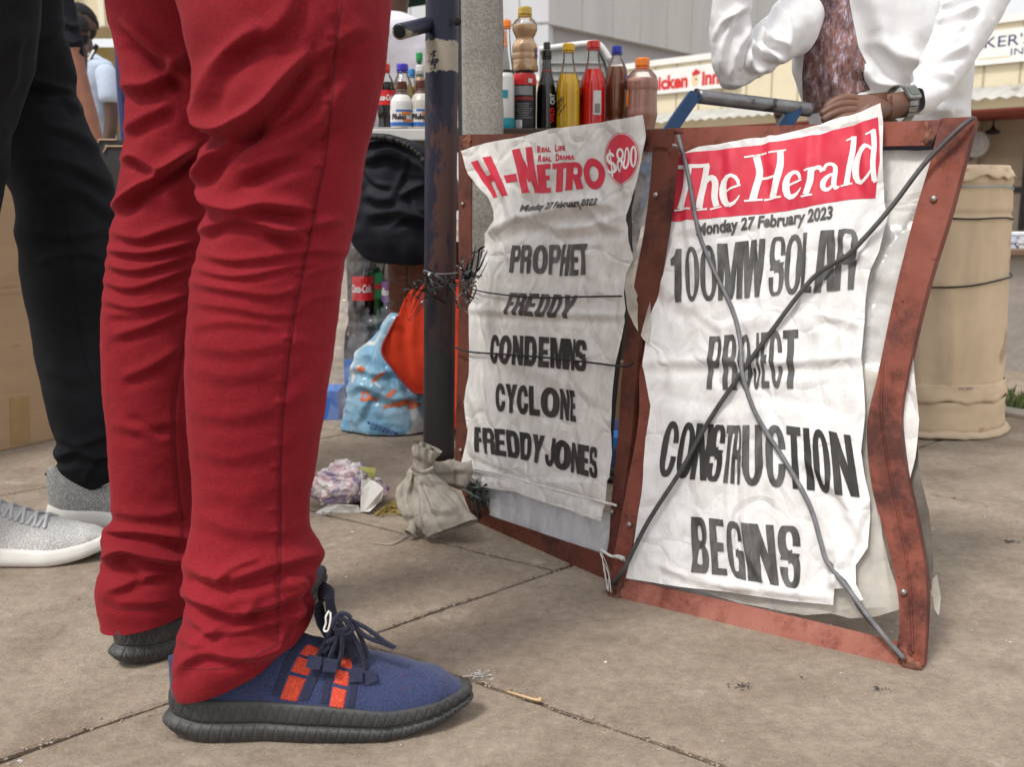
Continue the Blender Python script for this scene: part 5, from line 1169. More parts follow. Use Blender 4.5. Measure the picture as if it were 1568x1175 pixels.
fl_f = [([(190, 30), (228, 64), (270, 102), (300, 140)], .0085, 11, .9), ([(188, 128), (228, 130), (262, 106), (290, 80)], .007, 11), ([(190, 70), (230, 90), (260, 95)], -.006, 9, 0), ([(190, 245), (211, 238), (249, 257), (290, 228)], .007, 9), ([(176, 318), (211, 289), (249, 264), (300, 225)], .010, 9, .9), ([(172, 353), (211, 364), (249, 353), (320, 330)], .0055, 8), ([(168, 382), (228, 386), (300, 368)], .006, 6, .9),
    ([(164, 404), (211, 413), (290, 390)], .0045, 6), ([(160, 430), (206, 440), (290, 410)], .0045, 6), ([(158, 458), (211, 470), (290, 448)], .004, 6), ([(172, 514), (228, 497), (285, 470)], .0045, 8), ([(185, 578), (228, 561), (275, 530)], .0045, 9), ([(165, 480), (220, 478), (280, 455)], .003, 7), ([(170, 650), (220, 655), (270, 645)], .003, 10),
    ([(200, 640), (240, 660), (262, 655)], -.004, 8), ([(166, 780), (230, 790), (280, 782)], .004, 10), ([(156, 812), (180, 812), (230, 815), (290, 825)], .006, 8), ([(165, 824), (228, 836), (290, 848)], -.011, 7, .2), ([(152, 866), (172, 848), (194, 840), (236, 852), (300, 862)], .011, 9, .8), ([(178, 862), (200, 875), (218, 888)], -.008, 8, -.3), ([(160, 905), (190, 895), (228, 880), (280, 872)], .006, 9), ([(154, 912), (200, 922), (260, 920)], .003, 8),
    ([(190, 200), (220, 180), (260, 160)], .004, 10), ([(287, 500), (276, 560), (269, 620), (268, 670), (274, 748), (283, 812), (272, 880)], -.002, 2.4, -.8)]
fl_f = [(f_[0], f_[1] * (1 if f_[2] < 3 else 1.3 if sum(p[1] for p in f_[0]) / len(f_[0]) < 340 else .85), *f_[2:]) for f_ in fl_f]
me2 = tube_px('leg', far, 520, 260, fl_f, ratio=.95, fine=.0012, fscale=28)
hip = loft('hips', [(-.33, 1.09, .80, .12, .05, .14), (-.33, 1.09, .84, .14, .05, .16), (-.33, 1.09, .92, .155, .05, .17), (-.33, 1.09, 1.02, .15, .05, .16)], 30, 60, .002)
link('trousers', join_meshes('trousers', [me1, me2, hip]), m_red, rp_)
# stitched side seams and hems
def on_surface(me, pts, off=.0006, n=120):
    b = bvh_of(me); out = []
    for x, y in catmull(pts, n):
        d = ray(x, y).normalized(); l_, nn_, i_, t_ = b.ray_cast(CAM, d, 5)
        if l_ is not None: out.append(l_ - d * off)
    return out
S1 = on_surface(me1, [(523, 2), (516, 60), (508, 160), (500, 235), (485, 310), (470, 390), (455, 465), (443, 545), (434, 640), (430, 720), (430, 800), (429, 870), (426, 950), (424, 990)], .0001, 200)
tube('side_seam', S1, .0006, m_seam, rp_, n=400, k=5, smoothpath=True)
S2 = on_surface(me2, [(287, 505), (276, 560), (269, 620), (268, 670), (274, 748), (281, 800)], .0001, 80)
tube('side_seam', S2, .0006, m_seam, rp_, n=160, k=5)
S3 = on_surface(me1, [(272, 1022), (300, 1026), (340, 1024), (380, 1010), (420, 990), (445, 972)], 0, 60)
tube('hem_seam', S3, .0005, m_seam, rp_, n=100, k=5)
S4 = on_surface(me2, [(156, 922), (180, 932), (220, 934), (255, 928), (280, 920)], 0, 60)
tube('hem_seam', S4, .0005, m_seam, rp_, n=100, k=5)
# upper body above the frame
sh = loft('shirt', [(-.33, 1.09, .93, .165, .05, .18), (-.33, 1.09, 1.05, .16, .05, .17), (-.32, 1.09, 1.22, .14, .10, .20), (-.31, 1.09, 1.38, .12, .15, .20), (-.31, 1.09, 1.45, .08, .12, .15), (-.31, 1.09, 1.49, .05, .06, .07)], 40, 40, .004)
arm1 = skin_mesh('arm', [(-.34, .90, 1.40, .06), (-.33, .86, 1.25, .052), (-.30, .86, 1.10, .046), (-.18, .88, 1.02, .038), (-.06, .92, 1.0, .032)], [(0, 1), (1, 2), (2, 3), (3, 4)])
arm2 = skin_mesh('arm', [(-.30, 1.28, 1.40, .06), (-.29, 1.32, 1.25, .052), (-.27, 1.33, 1.10, .046), (-.16, 1.31, 1.02, .038), (-.06, 1.28, 1.0, .032)], [(0, 1), (1, 2), (2, 3), (3, 4)])
link('shirt', join_meshes('shirt', [sh, arm1, arm2]), M('grey_shirt', (.3, .3, .32), .9, .1, 10), rp_)
bodym = [loft('neck', [(-.31, 1.09, 1.45, .05, .03, .055), (-.30, 1.09, 1.56, .05, .03, .055)], 8, 20, 0)]
add_head(rp_, bodym, (-.29, 1.09, 1.65), .23, 0, .2, m_skin)
an1 = loft('ankle', [(-.25, .95, .05, .028, .01, .028), (-.25, .955, .16, .028, .01, .028)], 8, 20, 0)
bodym.append(an1)
link('body', join_meshes('body', bodym), m_skin, rp_)
# near shoe
SL_ = .302
hs_ = G(266, 1122); ts_ = G(716, 1098); yw = math.atan2(ts_.y - hs_.y, ts_.x - hs_.x)
hp = Vector((-.343, .928, 0)); yw = R(7)
hi_style = dict(blue_style, hi=1)
Mx, UPf, patch = make_shoe(hp, yw, SL_, hi_style, rp_)
for (u0, u1, sl) in ((.365, .425, .085), (.525, .575, .035)):
    for (a0, a1) in ((-.03, .36), (.40, .70), (.74, 1.02)):
        # camera side is y<0 : angles near PI
        patch('stripe', u0 + sl * 0, u1 + sl * 0, PI - a0 - .12, PI - a1 - .10, m_orange, .0016, sl * (a1 - a0)) if False else patch('stripe', u0 + sl * a0, u1 + sl * a0, PI - a0 - .14, PI - a1 - .14, m_orange, .0016, sl * (a1 - a0))
    for e0 in (-.03, u1 - u0 + .004):
        patch('stripe_edge', u0 + e0 - .03 * sl, u0 + e0 + .026, PI - .1, PI - 1.28, m_navy, .0012, sl * 1.15)
def shp(x, y, z): return Mx @ Vector((x, y, z))
# tongue and laces
tg = []
for k in range(9):
    f = k / 8; tg.append((.118 - .012 * f + .0 * f, .092 + .062 * f))
bm = bmesh.new(); rows = []
for k, (tx, tz) in enumerate([(.150, .088), (.138, .100), (.128, .113), (.1215, .126), (.119, .138), (.121, .148), (.126, .153), (.131, .150), (.131, .138), (.134, .122), (.143, .106)]):
    rows.append([bm.verts.new(shp(tx + .034 - .006 * (2 * j / 8 - 1) ** 2 * 1.2, .006 + (-1 + 2 * j / 8) * .024, tz - .009)) for j in range(9)])
for a_, b_ in zip(rows[:-1], rows[1:]):
    for j in range(8): bm.faces.new((a_[j], a_[j + 1], b_[j + 1], b_[j]))
bmesh.ops.solidify(bm, geom=bm.faces[:], thickness=.0025)
bm_link('tongue', bm, m_navy, rp_, True)
def WL(px, py, dz=0.0, y=None):
    """on the shoe's middle line"""
    yy = hp.y + (W(px, py, 1.0).x - hp.x) * math.tan(yw) + dz
    return W(px, py, yy)
lace_paths = [[(484, 1012), (497, 985), (510, 962), (518, 955)], [(500, 1020), (512, 990), (520, 965)], [(518, 1022), (524, 992), (524, 965)], [(545, 1030), (538, 1000), (528, 968)], [(562, 1030), (552, 995), (535, 965)],
    [(510, 952), (522, 940), (535, 945), (532, 962), (516, 966), (508, 955)], [(530, 958), (540, 952), (556, 985), (562, 1005), (552, 1006), (540, 985), (530, 962)], [(535, 952), (560, 975), (585, 985), (604, 992), (590, 984), (560, 962), (534, 950)], [(508, 958), (518, 946), (530, 952), (540, 965), (528, 972), (514, 968)], [(495, 1000), (515, 985), (540, 990), (560, 1000)], [(500, 985), (520, 975), (545, 978)]]
for i, p in enumerate(lace_paths):
    tube('lace', [WL(x, y, -.012 - .004 * (i % 3)) for x, y in p], .0024, m_lace, rp_, n=40, k=8)
for i, (x, y, ang) in enumerate(((481, 1015, .2), (506, 1020, .1), (545, 1035, -.1), (566, 1038, -.45))):
    bm = bmesh.new(); c = WL(x, y, -.026); box(bm, c, (.014, .0022, .013), Matrix.Rotation(ang, 3, 'Y') @ Matrix.Rotation(-.5, 3, 'X')); bm_link('lace_loop', bm, m_navy, rp_, bevel=.001)
tube('pull_tab', [WL(504, 936, -.028), WL(499, 945, -.03), WL(499, 955, -.03), WL(496, 966, -.03), WL(502, 966, -.032), WL(506, 950, -.032), WL(506, 938, -.03)], .0010, m_white, rp_, n=40, k=6)
# far shoe
Mx2, U2, patch2 = make_shoe(Vector((-.455, 1.075, 0)), R(50), SL_, hi_style, rp_)

# ------------------------------------------------ person in black trousers
bp_ = thing('person', 'person in loose black trousers and pale grey trainers at the left edge', 'person', (-.85, 1.5, 0))
BY1, BY2 = 1.38, 1.62
nb = [((-260, -330), (70, -330), BY1), ((-240, -120), (64, -120), BY1), ((-230, 0), (54, 0), BY1), ((-228, 60), (50, 60), BY1), ((-228, 110), (42, 110), BY1), ((-226, 150), (28, 150), BY1), ((-225, 200), (15, 200), BY1), ((-222, 250), (6, 250), BY1), ((-220, 300), (-6, 300), BY1), ((-218, 400), (-22, 400), BY1), ((-215, 500), (-35, 500), BY1), ((-210, 600), (-45, 600), BY1), ((-205, 700), (-50, 700), BY1), ((-200, 760), (-52, 760), BY1), ((-200, 800), (-60, 795), BY1)]
bf = [([(0, 150), (20, 120), (30, 60)], .006, 10), ([(-60, 250), (-10, 230), (10, 190)], .006, 12), ([(-80, 100), (0, 80), (40, 40)], .005, 14)]
b1 = tube_px('leg', nb, 200, 90, bf, ratio=.85, fine=.002, fscale=14)
fb = [((-90, -330), (100, -330), BY2), ((-80, -100), (94, -100), BY2), ((-60, 0), (92, 0), BY2), ((-45, 40), (96, 40), BY2), ((-35, 80), (105, 80), BY2), ((-25, 115), (113, 115), BY2), ((-20, 140), (111, 140), BY2), ((-14, 170), (122, 170), BY2), ((-8, 210), (136, 210), BY2), ((0, 240), (150, 240), BY2), ((12, 275), (166, 270), BY2), ((24, 300), (173, 300), BY2), ((28, 330), (176, 325), BY2), ((25, 355), (171, 355), BY2), ((33, 385), (169, 385), BY2), ((35, 415), (170, 410), BY2), ((40, 450), (167, 445), BY2), ((47, 485), (163, 480), BY2), ((53, 520), (162, 520), BY2), ((60, 565), (163, 560), BY2), ((68, 600), (166, 600), BY2), ((78, 640), (170, 640), BY2), ((88, 672), (175, 665), BY2), ((86, 690), (180, 680), BY2), ((92, 705), (184, 695), BY2), ((90, 715), (186, 705), BY2), ((104, 738), (186, 720), BY2), ((125, 757), (184, 730), BY2)]
bf2 = [([(40, 120), (75, 130), (112, 140)], .008, 8, 1), ([(60, 150), (100, 150), (122, 172)], .006, 7), ([(60, 190), (110, 200), (150, 230)], .006, 9), ([(50, 240), (110, 250), (166, 285)], .006, 9), ([(70, 300), (120, 290), (172, 330)], .006, 9), ([(60, 350), (110, 360), (168, 350)], .005, 8), ([(60, 400), (120, 385), (168, 400)], .005, 8), ([(50, 60), (80, 50), (96, 30)], .005, 9), ([(90, 700), (115, 690), (150, 700), (180, 690)], .008, 7, .9), ([(90, 665), (120, 680), (170, 660)], .007, 8), ([(130, 740), (140, 715), (150, 700)], .006, 6), ([(70, 560), (110, 580), (160, 560)], .003, 12), ([(95, 290), (110, 380), (120, 470), (135, 560), (160, 615)], .0016, 3)]
b2 = tube_px('leg', fb, 340, 140, bf2, ratio=.85, fine=.0025, fscale=12)
bh = loft('hips', [(-.86, 1.5, .78, .11, .08, .13), (-.86, 1.5, .88, .13, .08, .14), (-.86, 1.5, 1.02, .13, .08, .14)], 20, 50, .003)
link('trousers', join_meshes('trousers', [b1, b2, bh]), m_black, bp_)
bs = loft('shirt', [(-.86, 1.5, .98, .14, .10, .15), (-.86, 1.5, 1.15, .15, .12, .15), (-.86, 1.5, 1.38, .16, .17, .14), (-.86, 1.5, 1.46, .10, .10, .10), (-.86, 1.5, 1.5, .05, .05, .06)], 30, 40, .004)
ba = [skin_mesh('arm', [(-.86 + sx * .17, 1.5 + sx * .17, 1.40, .06), (-.88 + sx * .2, 1.5 + sx * .2, 1.22, .05), (-.86 + sx * .2, 1.46 + sx * .2, 1.08, .045), (-.80 + sx * .16, 1.44 + sx * .1, 1.15, .035)], [(0, 1), (1, 2), (2, 3)]) for sx in (1, -1)]
link('shirt', join_meshes('shirt', [bs] + ba), m_navy_tee, bp_)
bb = [loft('neck', [(-.86, 1.5, 1.46, .04, .04, .055), (-.85, 1.5, 1.57, .04, .04, .055)], 8, 20, 0)]
add_head(bp_, bb, (-.85, 1.5, 1.66), .23, .3, .1, m_skin)
link('body', join_meshes('body', bb), m_skin, bp_)
m_sole_w = M('white_foam', (.74, .73, .69), .6, .08, 25, .3, 120, spots=(40, .68, (.45, .41, .35)))
m_knit_w = Mknit('pale_grey_knit', (.40, .40, .395), (.66, .655, .64), 700, bump=.8)
m_knit_g = Mknit('grey_knit', (.20, .20, .195), (.40, .40, .39), 700, bump=.8)
m_lace_w = M('grey_lace', (.55, .56, .58), .8, .1, 100)
ws = dict(h=[.034, .032, .028, .024, .021], top=([0, .05, .18, .30, .38, .48, .62, .78, .90, .97, 1], [.080, .088, .09, .094, .094, .084, .068, .056, .048, .036, .024]),
    prof=[(-.008, 0), (-.002, .05), (.002, .2), (.0035, .4), (.003, .6), (.0015, .8), (-.0005, 1.0), (-.004, 1.06), (-.012, 1.05)], zig=0, heel=.003, sole_mat=m_sole_w, upper_mat=m_knit_w)
Mw, Uw, pw = make_shoe(Vector((-.893, 1.415, 0)), R(6), .29, ws, bp_)
ws2 = dict(ws); ws2['upper_mat'] = m_knit_g; ws2['zig'] = .0012
ws2['top'] = ([0, .05, .15, .24, .30, .36, .48, .62, .78, .90, .97, 1], [.098, .104, .086, .066, .064, .074, .080, .068, .056, .048, .036, .024])
Mv, Uv, pv = make_shoe(Vector((W(84, 812, 1.60).x, 1.585, 0)), R(4), .29, ws2, bp_)
def on_shoe(Mm, U, seq, rad, mat, n=24): tube('lace', [Mm @ Vector(U(np.array(u), np.array(a), .003).tolist()) for u, a in seq], rad, mat, bp_, n=n, k=7)
for i, u0 in enumerate((.42, .48, .54, .60, .65)):
    on_shoe(Mw, Uw, [(u0, PI * .72), (u0 + .02, PI * .5), (u0 + .035, PI * .28)], .0026, m_lace_w)
    on_shoe(Mw, Uw, [(u0 + .035, PI * .72), (u0 + .02, PI * .5), (u0, PI * .28)], .0026, m_lace_w)
# heel loop of the far trainer
hb0 = W(92, 724, 1.60)
bm = bmesh.new(); pts = [(93, 738), (88, 728), (80, 724), (72, 723), (72, 720), (80, 719), (90, 722), (98, 732)]; rows = []
for x, y in pts: c = W(x, y + 3, 1.59); rows.append([bm.verts.new(c + Vector((0, -.009, 0))), bm.verts.new(c + Vector((0, .009, 0)))])
for a_, b_ in zip(rows[:-1], rows[1:]): bm.faces.new((a_[0], a_[1], b_[1], b_[0]))
bmesh.ops.solidify(bm, geom=bm.faces[:], thickness=.002); bm_link('heel_loop', bm, m_knit_g, bp_, True)
ank = loft('ankle', [(-.63, 1.64, .05, .04, .0, .035), (-.64, 1.64, .2, .045, .0, .04)], 6, 20, 0); link('sock', ank, m_black, bp_)

# ------------------------------------------------ seated seller in the white sweatshirt
TY = 1.98
wp = thing('person', 'person in white sweatshirt with a patterned patch, elbow on the grey rail behind the boards', 'person', tuple(Vector((.75, 2.0, 0))))
tor = [((1190, -330), (1480, -330), TY, .55), ((1185, -200), (1500, -200), TY, .55), ((1190, -100), (1500, -100), TY, .58), ((1196, -40), (1492, -40), TY, .6), ((1200, 0), (1486, 0), TY, .6), ((1206, 40), (1482, 40), TY, .6), ((1213, 80), (1480, 80), TY, .6), ((1222, 120), (1478, 120), TY, .6), ((1232, 160), (1478, 160), TY, .6), ((1238, 182), (1478, 186), TY, .6), ((1244, 215), (1466, 215), TY, .55), ((1250, 240), (1450, 240), TY, .5)]
tf = [([(1330, -20), (1345, 40), (1370, 80), (1420, 100)], .010, 14), ([(1340, 60), (1380, 110), (1400, 118)], .009, 10), ([(1325, 100), (1340, 128), (1380, 130)], .009, 9), ([(1400, -20), (1400, 40), (1390, 80)], .006, 14), ([(1240, 20), (1225, 60), (1228, 100)], .004, 9), ([(1400, 130), (1440, 150), (1475, 150)], -.006, 9), ([(1445, 165), (1450, 172), (1455, 170)], .006, 10), ([(1290, 60), (1300, 120)], .003, 12)]
tm = tube_px('torso', tor, 150, 160, [(p_, a_ * 1.7, w_) for p_, a_, w_ in tf], fine=.006, fscale=9, sq=2.4)
ua = [((1262, -60), (1212, -10), TY - .03, .9), ((1225, -12), (1222, 78), TY - .05, .9), ((1200, -2), (1205, 92), TY - .08, .9), ((1178, 22), (1180, 108), TY - .10, .9), ((1155, 45), (1150, 124), TY - .12, .9), ((1132, 60), (1125, 136), TY - .13, .85), ((1112, 80), (1106, 134), TY - .13, .8), ((1104, 95), (1100, 122), TY - .13, .8)]
uf = [([(1155, 50), (1180, 60), (1205, 70)], .006, 6), ([(1150, 70), (1175, 85), (1200, 90)], .006, 6), ([(1148, 60), (1145, 85), (1140, 110)], .007, 6), ([(1140, 75), (1150, 100), (1165, 112)], .005, 5), ([(1190, 10), (1195, 40), (1200, 70)], .004, 8)]
um = tube_px('sleeve', ua, 110, 110, [(p_, a_ * 1.6, w_) for p_, a_, w_ in uf + [([(1160, 45), (1170, 75), (1190, 95)], .005, 4), ([(1200, 20), (1210, 50), (1205, 80)], .005, 7), ([(1135, 80), (1150, 105), (1175, 105)], .005, 4)]], caps=True, fine=.003, fscale=22)
fa = [((1112, 134), (1128, 135), TY - .13, .8), ((1103, 127), (1138, 130), TY - .132, .85), ((1098, 118), (1146, 122), TY - .135, .85), ((1092, 95), (1150, 100), TY - .14, .9), ((1088, 60), (1148, 72), TY - .145, .9), ((1087, 25), (1147, 30), TY - .15, .9), ((1095, -20), (1150, -10), TY - .16, .9), ((1110, -80), (1160, -75), TY - .17, .85), ((1125, -140), (1162, -138), TY - .18, .8)]
ff = [([(1120, 120), (1128, 80), (1147, 40)], .006, 6), ([(1105, 110), (1110, 60), (1130, 10)], .005, 6), ([(1095, 60), (1110, 30), (1145, 10)], .005, 6), ([(1135, 110), (1140, 80), (1146, 55)], .005, 4)]
fm = tube_px('sleeve', fa, 110, 90, [(p_, a_ * 1.6, w_) for p_, a_, w_ in ff], caps=True, fine=.003, fscale=22)
elb = skin_mesh('elbow', [tuple(W(1118, 112, TY - .13)) + (.038,), tuple(W(1135, 100, TY - .13)) + (.036,)], [(0, 1)])
ra = [((1440, -120), (1560, -100), TY - .05, .8), ((1445, -40), (1555, -20), TY - .09, .85), ((1440, 10), (1535, 20), TY - .13, .85), ((1428, 50), (1512, 62), TY - .16, .85), ((1412, 85), (1488, 100), TY - .2, .85), ((1398, 110), (1462, 135), TY - .23, .85), ((1390, 128), (1438, 160), TY - .26, .85), ((1388, 138), (1420, 172), TY - .28, .85), ((1384, 142), (1408, 172), TY - .29, .85)]
rf = [([(1445, 10), (1470, 0), (1500, -20)], .008, 7), ([(1440, 35), (1465, 25), (1495, 10)], .008, 7), ([(1432, 60), (1460, 45), (1480, 35)], .006, 6), ([(1425, 80), (1450, 65), (1470, 60)], .006, 6), ([(1410, 95), (1440, 85), (1480, 70)], .006, 7), ([(1402, 108), (1404, 135), (1410, 165)], .007, 6), ([(1392, 130), (1400, 140), (1395, 160)], .004, 4), ([(1415, 110), (1440, 110), (1460, 120)], .004, 7)]
rm = tube_px('sleeve', ra, 150, 110, [(p_, a_ * 1.6, w_) for p_, a_, w_ in rf], fine=.003, fscale=20)
cuf = []
swt = link('sweatshirt', join_meshes('sweatshirt', [tm, um, fm, elb, rm]), m_white_c, wp)
bv_ = bvh_of(join_meshes('t', [tm]))
def Mpatch():
    m = bpy.data.materials.new('photo_patch'); nt, n, l, b = nodes_of(m); b.inputs['Roughness'].default_value = .85
    tc = n.new('ShaderNodeTexCoord'); P = tc.outputs['Object']
    def noise(s, d, st):
        mp = n.new('ShaderNodeMapping'); mp.inputs['Scale'].default_value = st; mp.inputs['Rotation'].default_value = (0, .35, 0); l.new(P, mp.inputs[0]); z = n.new('ShaderNodeTexNoise'); z.inputs['Scale'].default_value = s; z.inputs['Detail'].default_value = d; z.inputs['Roughness'].default_value = .8; l.new(mp.outputs[0], z.inputs['Vector']); return z.outputs[0]
    r = n.new('ShaderNodeValToRGB'); e = r.color_ramp.elements; e[0].position = .30; e[0].color = (.02, .018, .03, 1); e[1].position = .72; e[1].color = (.52, .46, .48, 1)
    for p, c in ((.42, (.09, .05, .05)), (.48, (.17, .085, .06)), (.54, (.14, .11, .13)), (.60, (.30, .25, .29))): x = e.new(p); x.color = (*c, 1)
    l.new(noise(60, 6, (2.2, 1, .8)), r.inputs[0]); r2 = n.new('ShaderNodeValToRGB'); r2.color_ramp.elements[0].position = .35; r2.color_ramp.elements[1].position = .65; r2.color_ramp.elements[0].color = (.35, .3, .33, 1); r2.color_ramp.elements[1].color = (2.3, 2.2, 2.25, 1)
    l.new(noise(13, 3, (1.6, 1, .8)), r2.inputs[0]); mx = n.new('ShaderNodeMix'); mx.data_type = 'RGBA'; mx.blend_type = 'MULTIPLY'; mx.inputs[0].default_value = 1; l.new(r.outputs[0], mx.inputs[6]); l.new(r2.outputs[0], mx.inputs[7]); l.new(mx.outputs[2], b.inputs['Base Color']); return m
pout = [(1246, -60), (1241, 2), (1234, 14), (1236, 53), (1232, 92), (1230, 114), (1231, 150), (1236, 166), (1243, 173), (1256, 170), (1274, 159), (1300, 146), (1331, 136), (1323, 122), (1321, 112), (1325, 96), (1318, 82), (1313, 71), (1307, 41), (1300, 4), (1296, -60)]
decal('printed_patch', bv_, [([pout], [])], Mpatch(), wp, .0012, 5)
decal('patch_edge', bv_, [([[(x + (x - 1276) * .03, y + (y - 60) * .012) for x, y in pout]], [])], M('patch_edge_ink', (.03, .025, .04), .9), wp, .0006, 6)
# hand on the board top, with watch
def WH(px, py, Y=1.62): return tuple(W(px, py, Y))
Hn = [WH(1400, 158, 1.66) + (.026, .024), WH(1380, 160, 1.65) + (.026, .022), WH(1352, 164, 1.63) + (.030, .022), WH(1326, 168, 1.61) + (.030, .024)]
He = [(0, 1), (1, 2), (2, 3)]
for k, (dy, ln, z) in enumerate(((-.030, 1, 0), (-.010, 1.12, .002), (.010, 1.08, .002), (.028, .88, 0))):
    b0 = len(Hn); Yk = 1.615 - (k - 1.5) * .012; q_ = (k - 1.5)
    Hn += [WH(1316, 167 + q_ * 9, Yk) + (.0105, .0105), WH(1316 - 24 * ln, 166 + q_ * 10, Yk) + (.0098, .0098), WH(1316 - 40 * ln, 172 + q_ * 10, Yk) + (.0088, .0088), WH(1316 - 54 * ln, 182 + q_ * 9, Yk) + (.0072, .0072)]
    He += [(3, b0), (b0, b0 + 1), (b0 + 1, b0 + 2), (b0 + 2, b0 + 3)]
b0 = len(Hn); Hn += [WH(1340, 172, 1.575) + (.013, .013), WH(1318, 182, 1.56) + (.011, .011), WH(1300, 190, 1.555) + (.009, .009)]; He += [(2, b0), (b0, b0 + 1), (b0 + 1, b0 + 2)]
hand = skin_mesh('hand', Hn, He)
# second hand and head above the frame
h2n = [tuple(W(1143, -130, TY - .18)) + (.025,), tuple(W(1150, -165, TY - .18)) + (.03,), tuple(W(1158, -190, TY - .17)) + (.03,)]; h2e = [(0, 1), (1, 2)]
for k in range(4): b0 = len(h2n); h2n += [tuple(W(1160, -200, TY - .2 + k * .018)) + (.009,), tuple(W(1170, -228, TY - .2 + k * .018)) + (.008,), tuple(W(1184, -240, TY - .2 + k * .018)) + (.007,)]; h2e += [(2, b0), (b0, b0 + 1), (b0 + 1, b0 + 2)]
hand2 = skin_mesh('hand', h2n, h2e)
C_ = W(1330, -330, TY); wb = [hand, hand2, loft('neck', [(C_.x, TY, C_.z - .02, .05, 0, .05), (C_.x, TY, C_.z + .12, .05, 0, .05)], 8, 20, 0)]
add_head(wp, wb, (C_.x, TY - .01, C_.z + .2), .23, -PI / 2 - .3, .1, m_skin)
link('body', join_meshes('body', wb), m_skin, wp)
# watch
wm_ = M('watch_steel', (.30, .31, .30), .35, .3, 120, metal=.85); wt_ = None
cw = Vector(WH(1378, 160, 1.65)); ax = (Vector(WH(1400, 158, 1.66)) - Vector(WH(1352, 162, 1.63))).normalized()
side = Vector((0, 0, 1)); side = (side - ax * side.dot(ax)).normalized(); s3 = ax.cross(side)
wpt = bpy.data.objects.new('watch', None)
first = None
for k in range(20):
    a = k * 2 * PI / 20; c = cw + side * math.cos(a) * .0295 + s3 * math.sin(a) * .027; t_ = (-side * math.sin(a) + s3 * math.cos(a)).normalized(); nrm_ = ax.cross(t_)
    rot = Matrix((ax, t_, nrm_)).transposed(); bm = bmesh.new(); box(bm, c, (.017, .0082, .0028), rot)
    o = bm_link('watch_link', bm, wm_, wp if first is None else first, bevel=.0006)
    if first is None: o.name = 'watch_strap'; first = o
a = 2.3; fc = -s3 if s3.y > 0 else s3
best = (side * .55 + (fc) * .8).normalized(); c = cw + best * .030
rot = Matrix((ax, best.cross(ax).normalized(), best)).transposed()
bm = bmesh.new(); box(bm, c, (.026, .026, .007), rot); wc = bm_link('watch_case', bm, wm_, wp, bevel=.003)
bm = bmesh.new(); box(bm, c + best * .004, (.018, .014, .001), rot); bm_link('watch_face', bm, M('watch_lcd', (.12, .14, .11), .15, .1, 20), wc)
# seated lower body and the crate he sits on (behind the boards)
lg = []
for dy in (-.11, .11):
    lg.append(skin_mesh('leg', [(.68, 2.05 + dy, .52, .09), (.58, 2.0 + dy, .50, .085), (.40, 1.96 + dy, .49, .07), (.33, 1.96 + dy, .46, .062), (.34, 1.97 + dy, .25, .055), (.35, 1.99 + dy, .09, .045)], [(0, 1), (1, 2), (2, 3), (3, 4), (4, 5)]))
lg.append(loft('hips', [(.68, 2.04, .42, .13, 0, .15), (.70, 2.0, .55, .14, 0, .14), (.73, 1.99, .66, .14, 0, .12)], 20, 40, .003))
link('trousers', join_meshes('trousers', lg), m_navy_tee, wp)
for dy in (-.11, .11): make_shoe(Vector((.42, 1.99 + dy, 0)), PI, .28, blue_style, wp)
m_crate = M('blue_crate_plastic', (.03, .09, .28), .5, .15, 10)
ct = thing('crate', 'blue plastic crate the seller in the white sweatshirt sits on', 'crate', (.8, 2.1, 0))
bm = bmesh.new()
for z in (.02, .1, .18, .26, .34, .40): 
    for sy in (-1, 1): box(bm, (.575, 2.1 + sy * .17, z), (.30, .012, .035))
    for sx in (-1, 1): box(bm, (.575 + sx * .15, 2.1, z), (.012, .34, .035))
for sx in (-1, 1):
    for sy in (-1, 1): box(bm, (.575 + sx * .149, 2.1 + sy * .169, .21), (.03, .03, .42))
bm_link('crate_wall', bm, m_crate, ct)
bm = bmesh.new(); box(bm, (.575, 2.1, .424), (.31, .36, .012)); bm_link('crate_top', bm, m_crate, ct, bevel=.003)

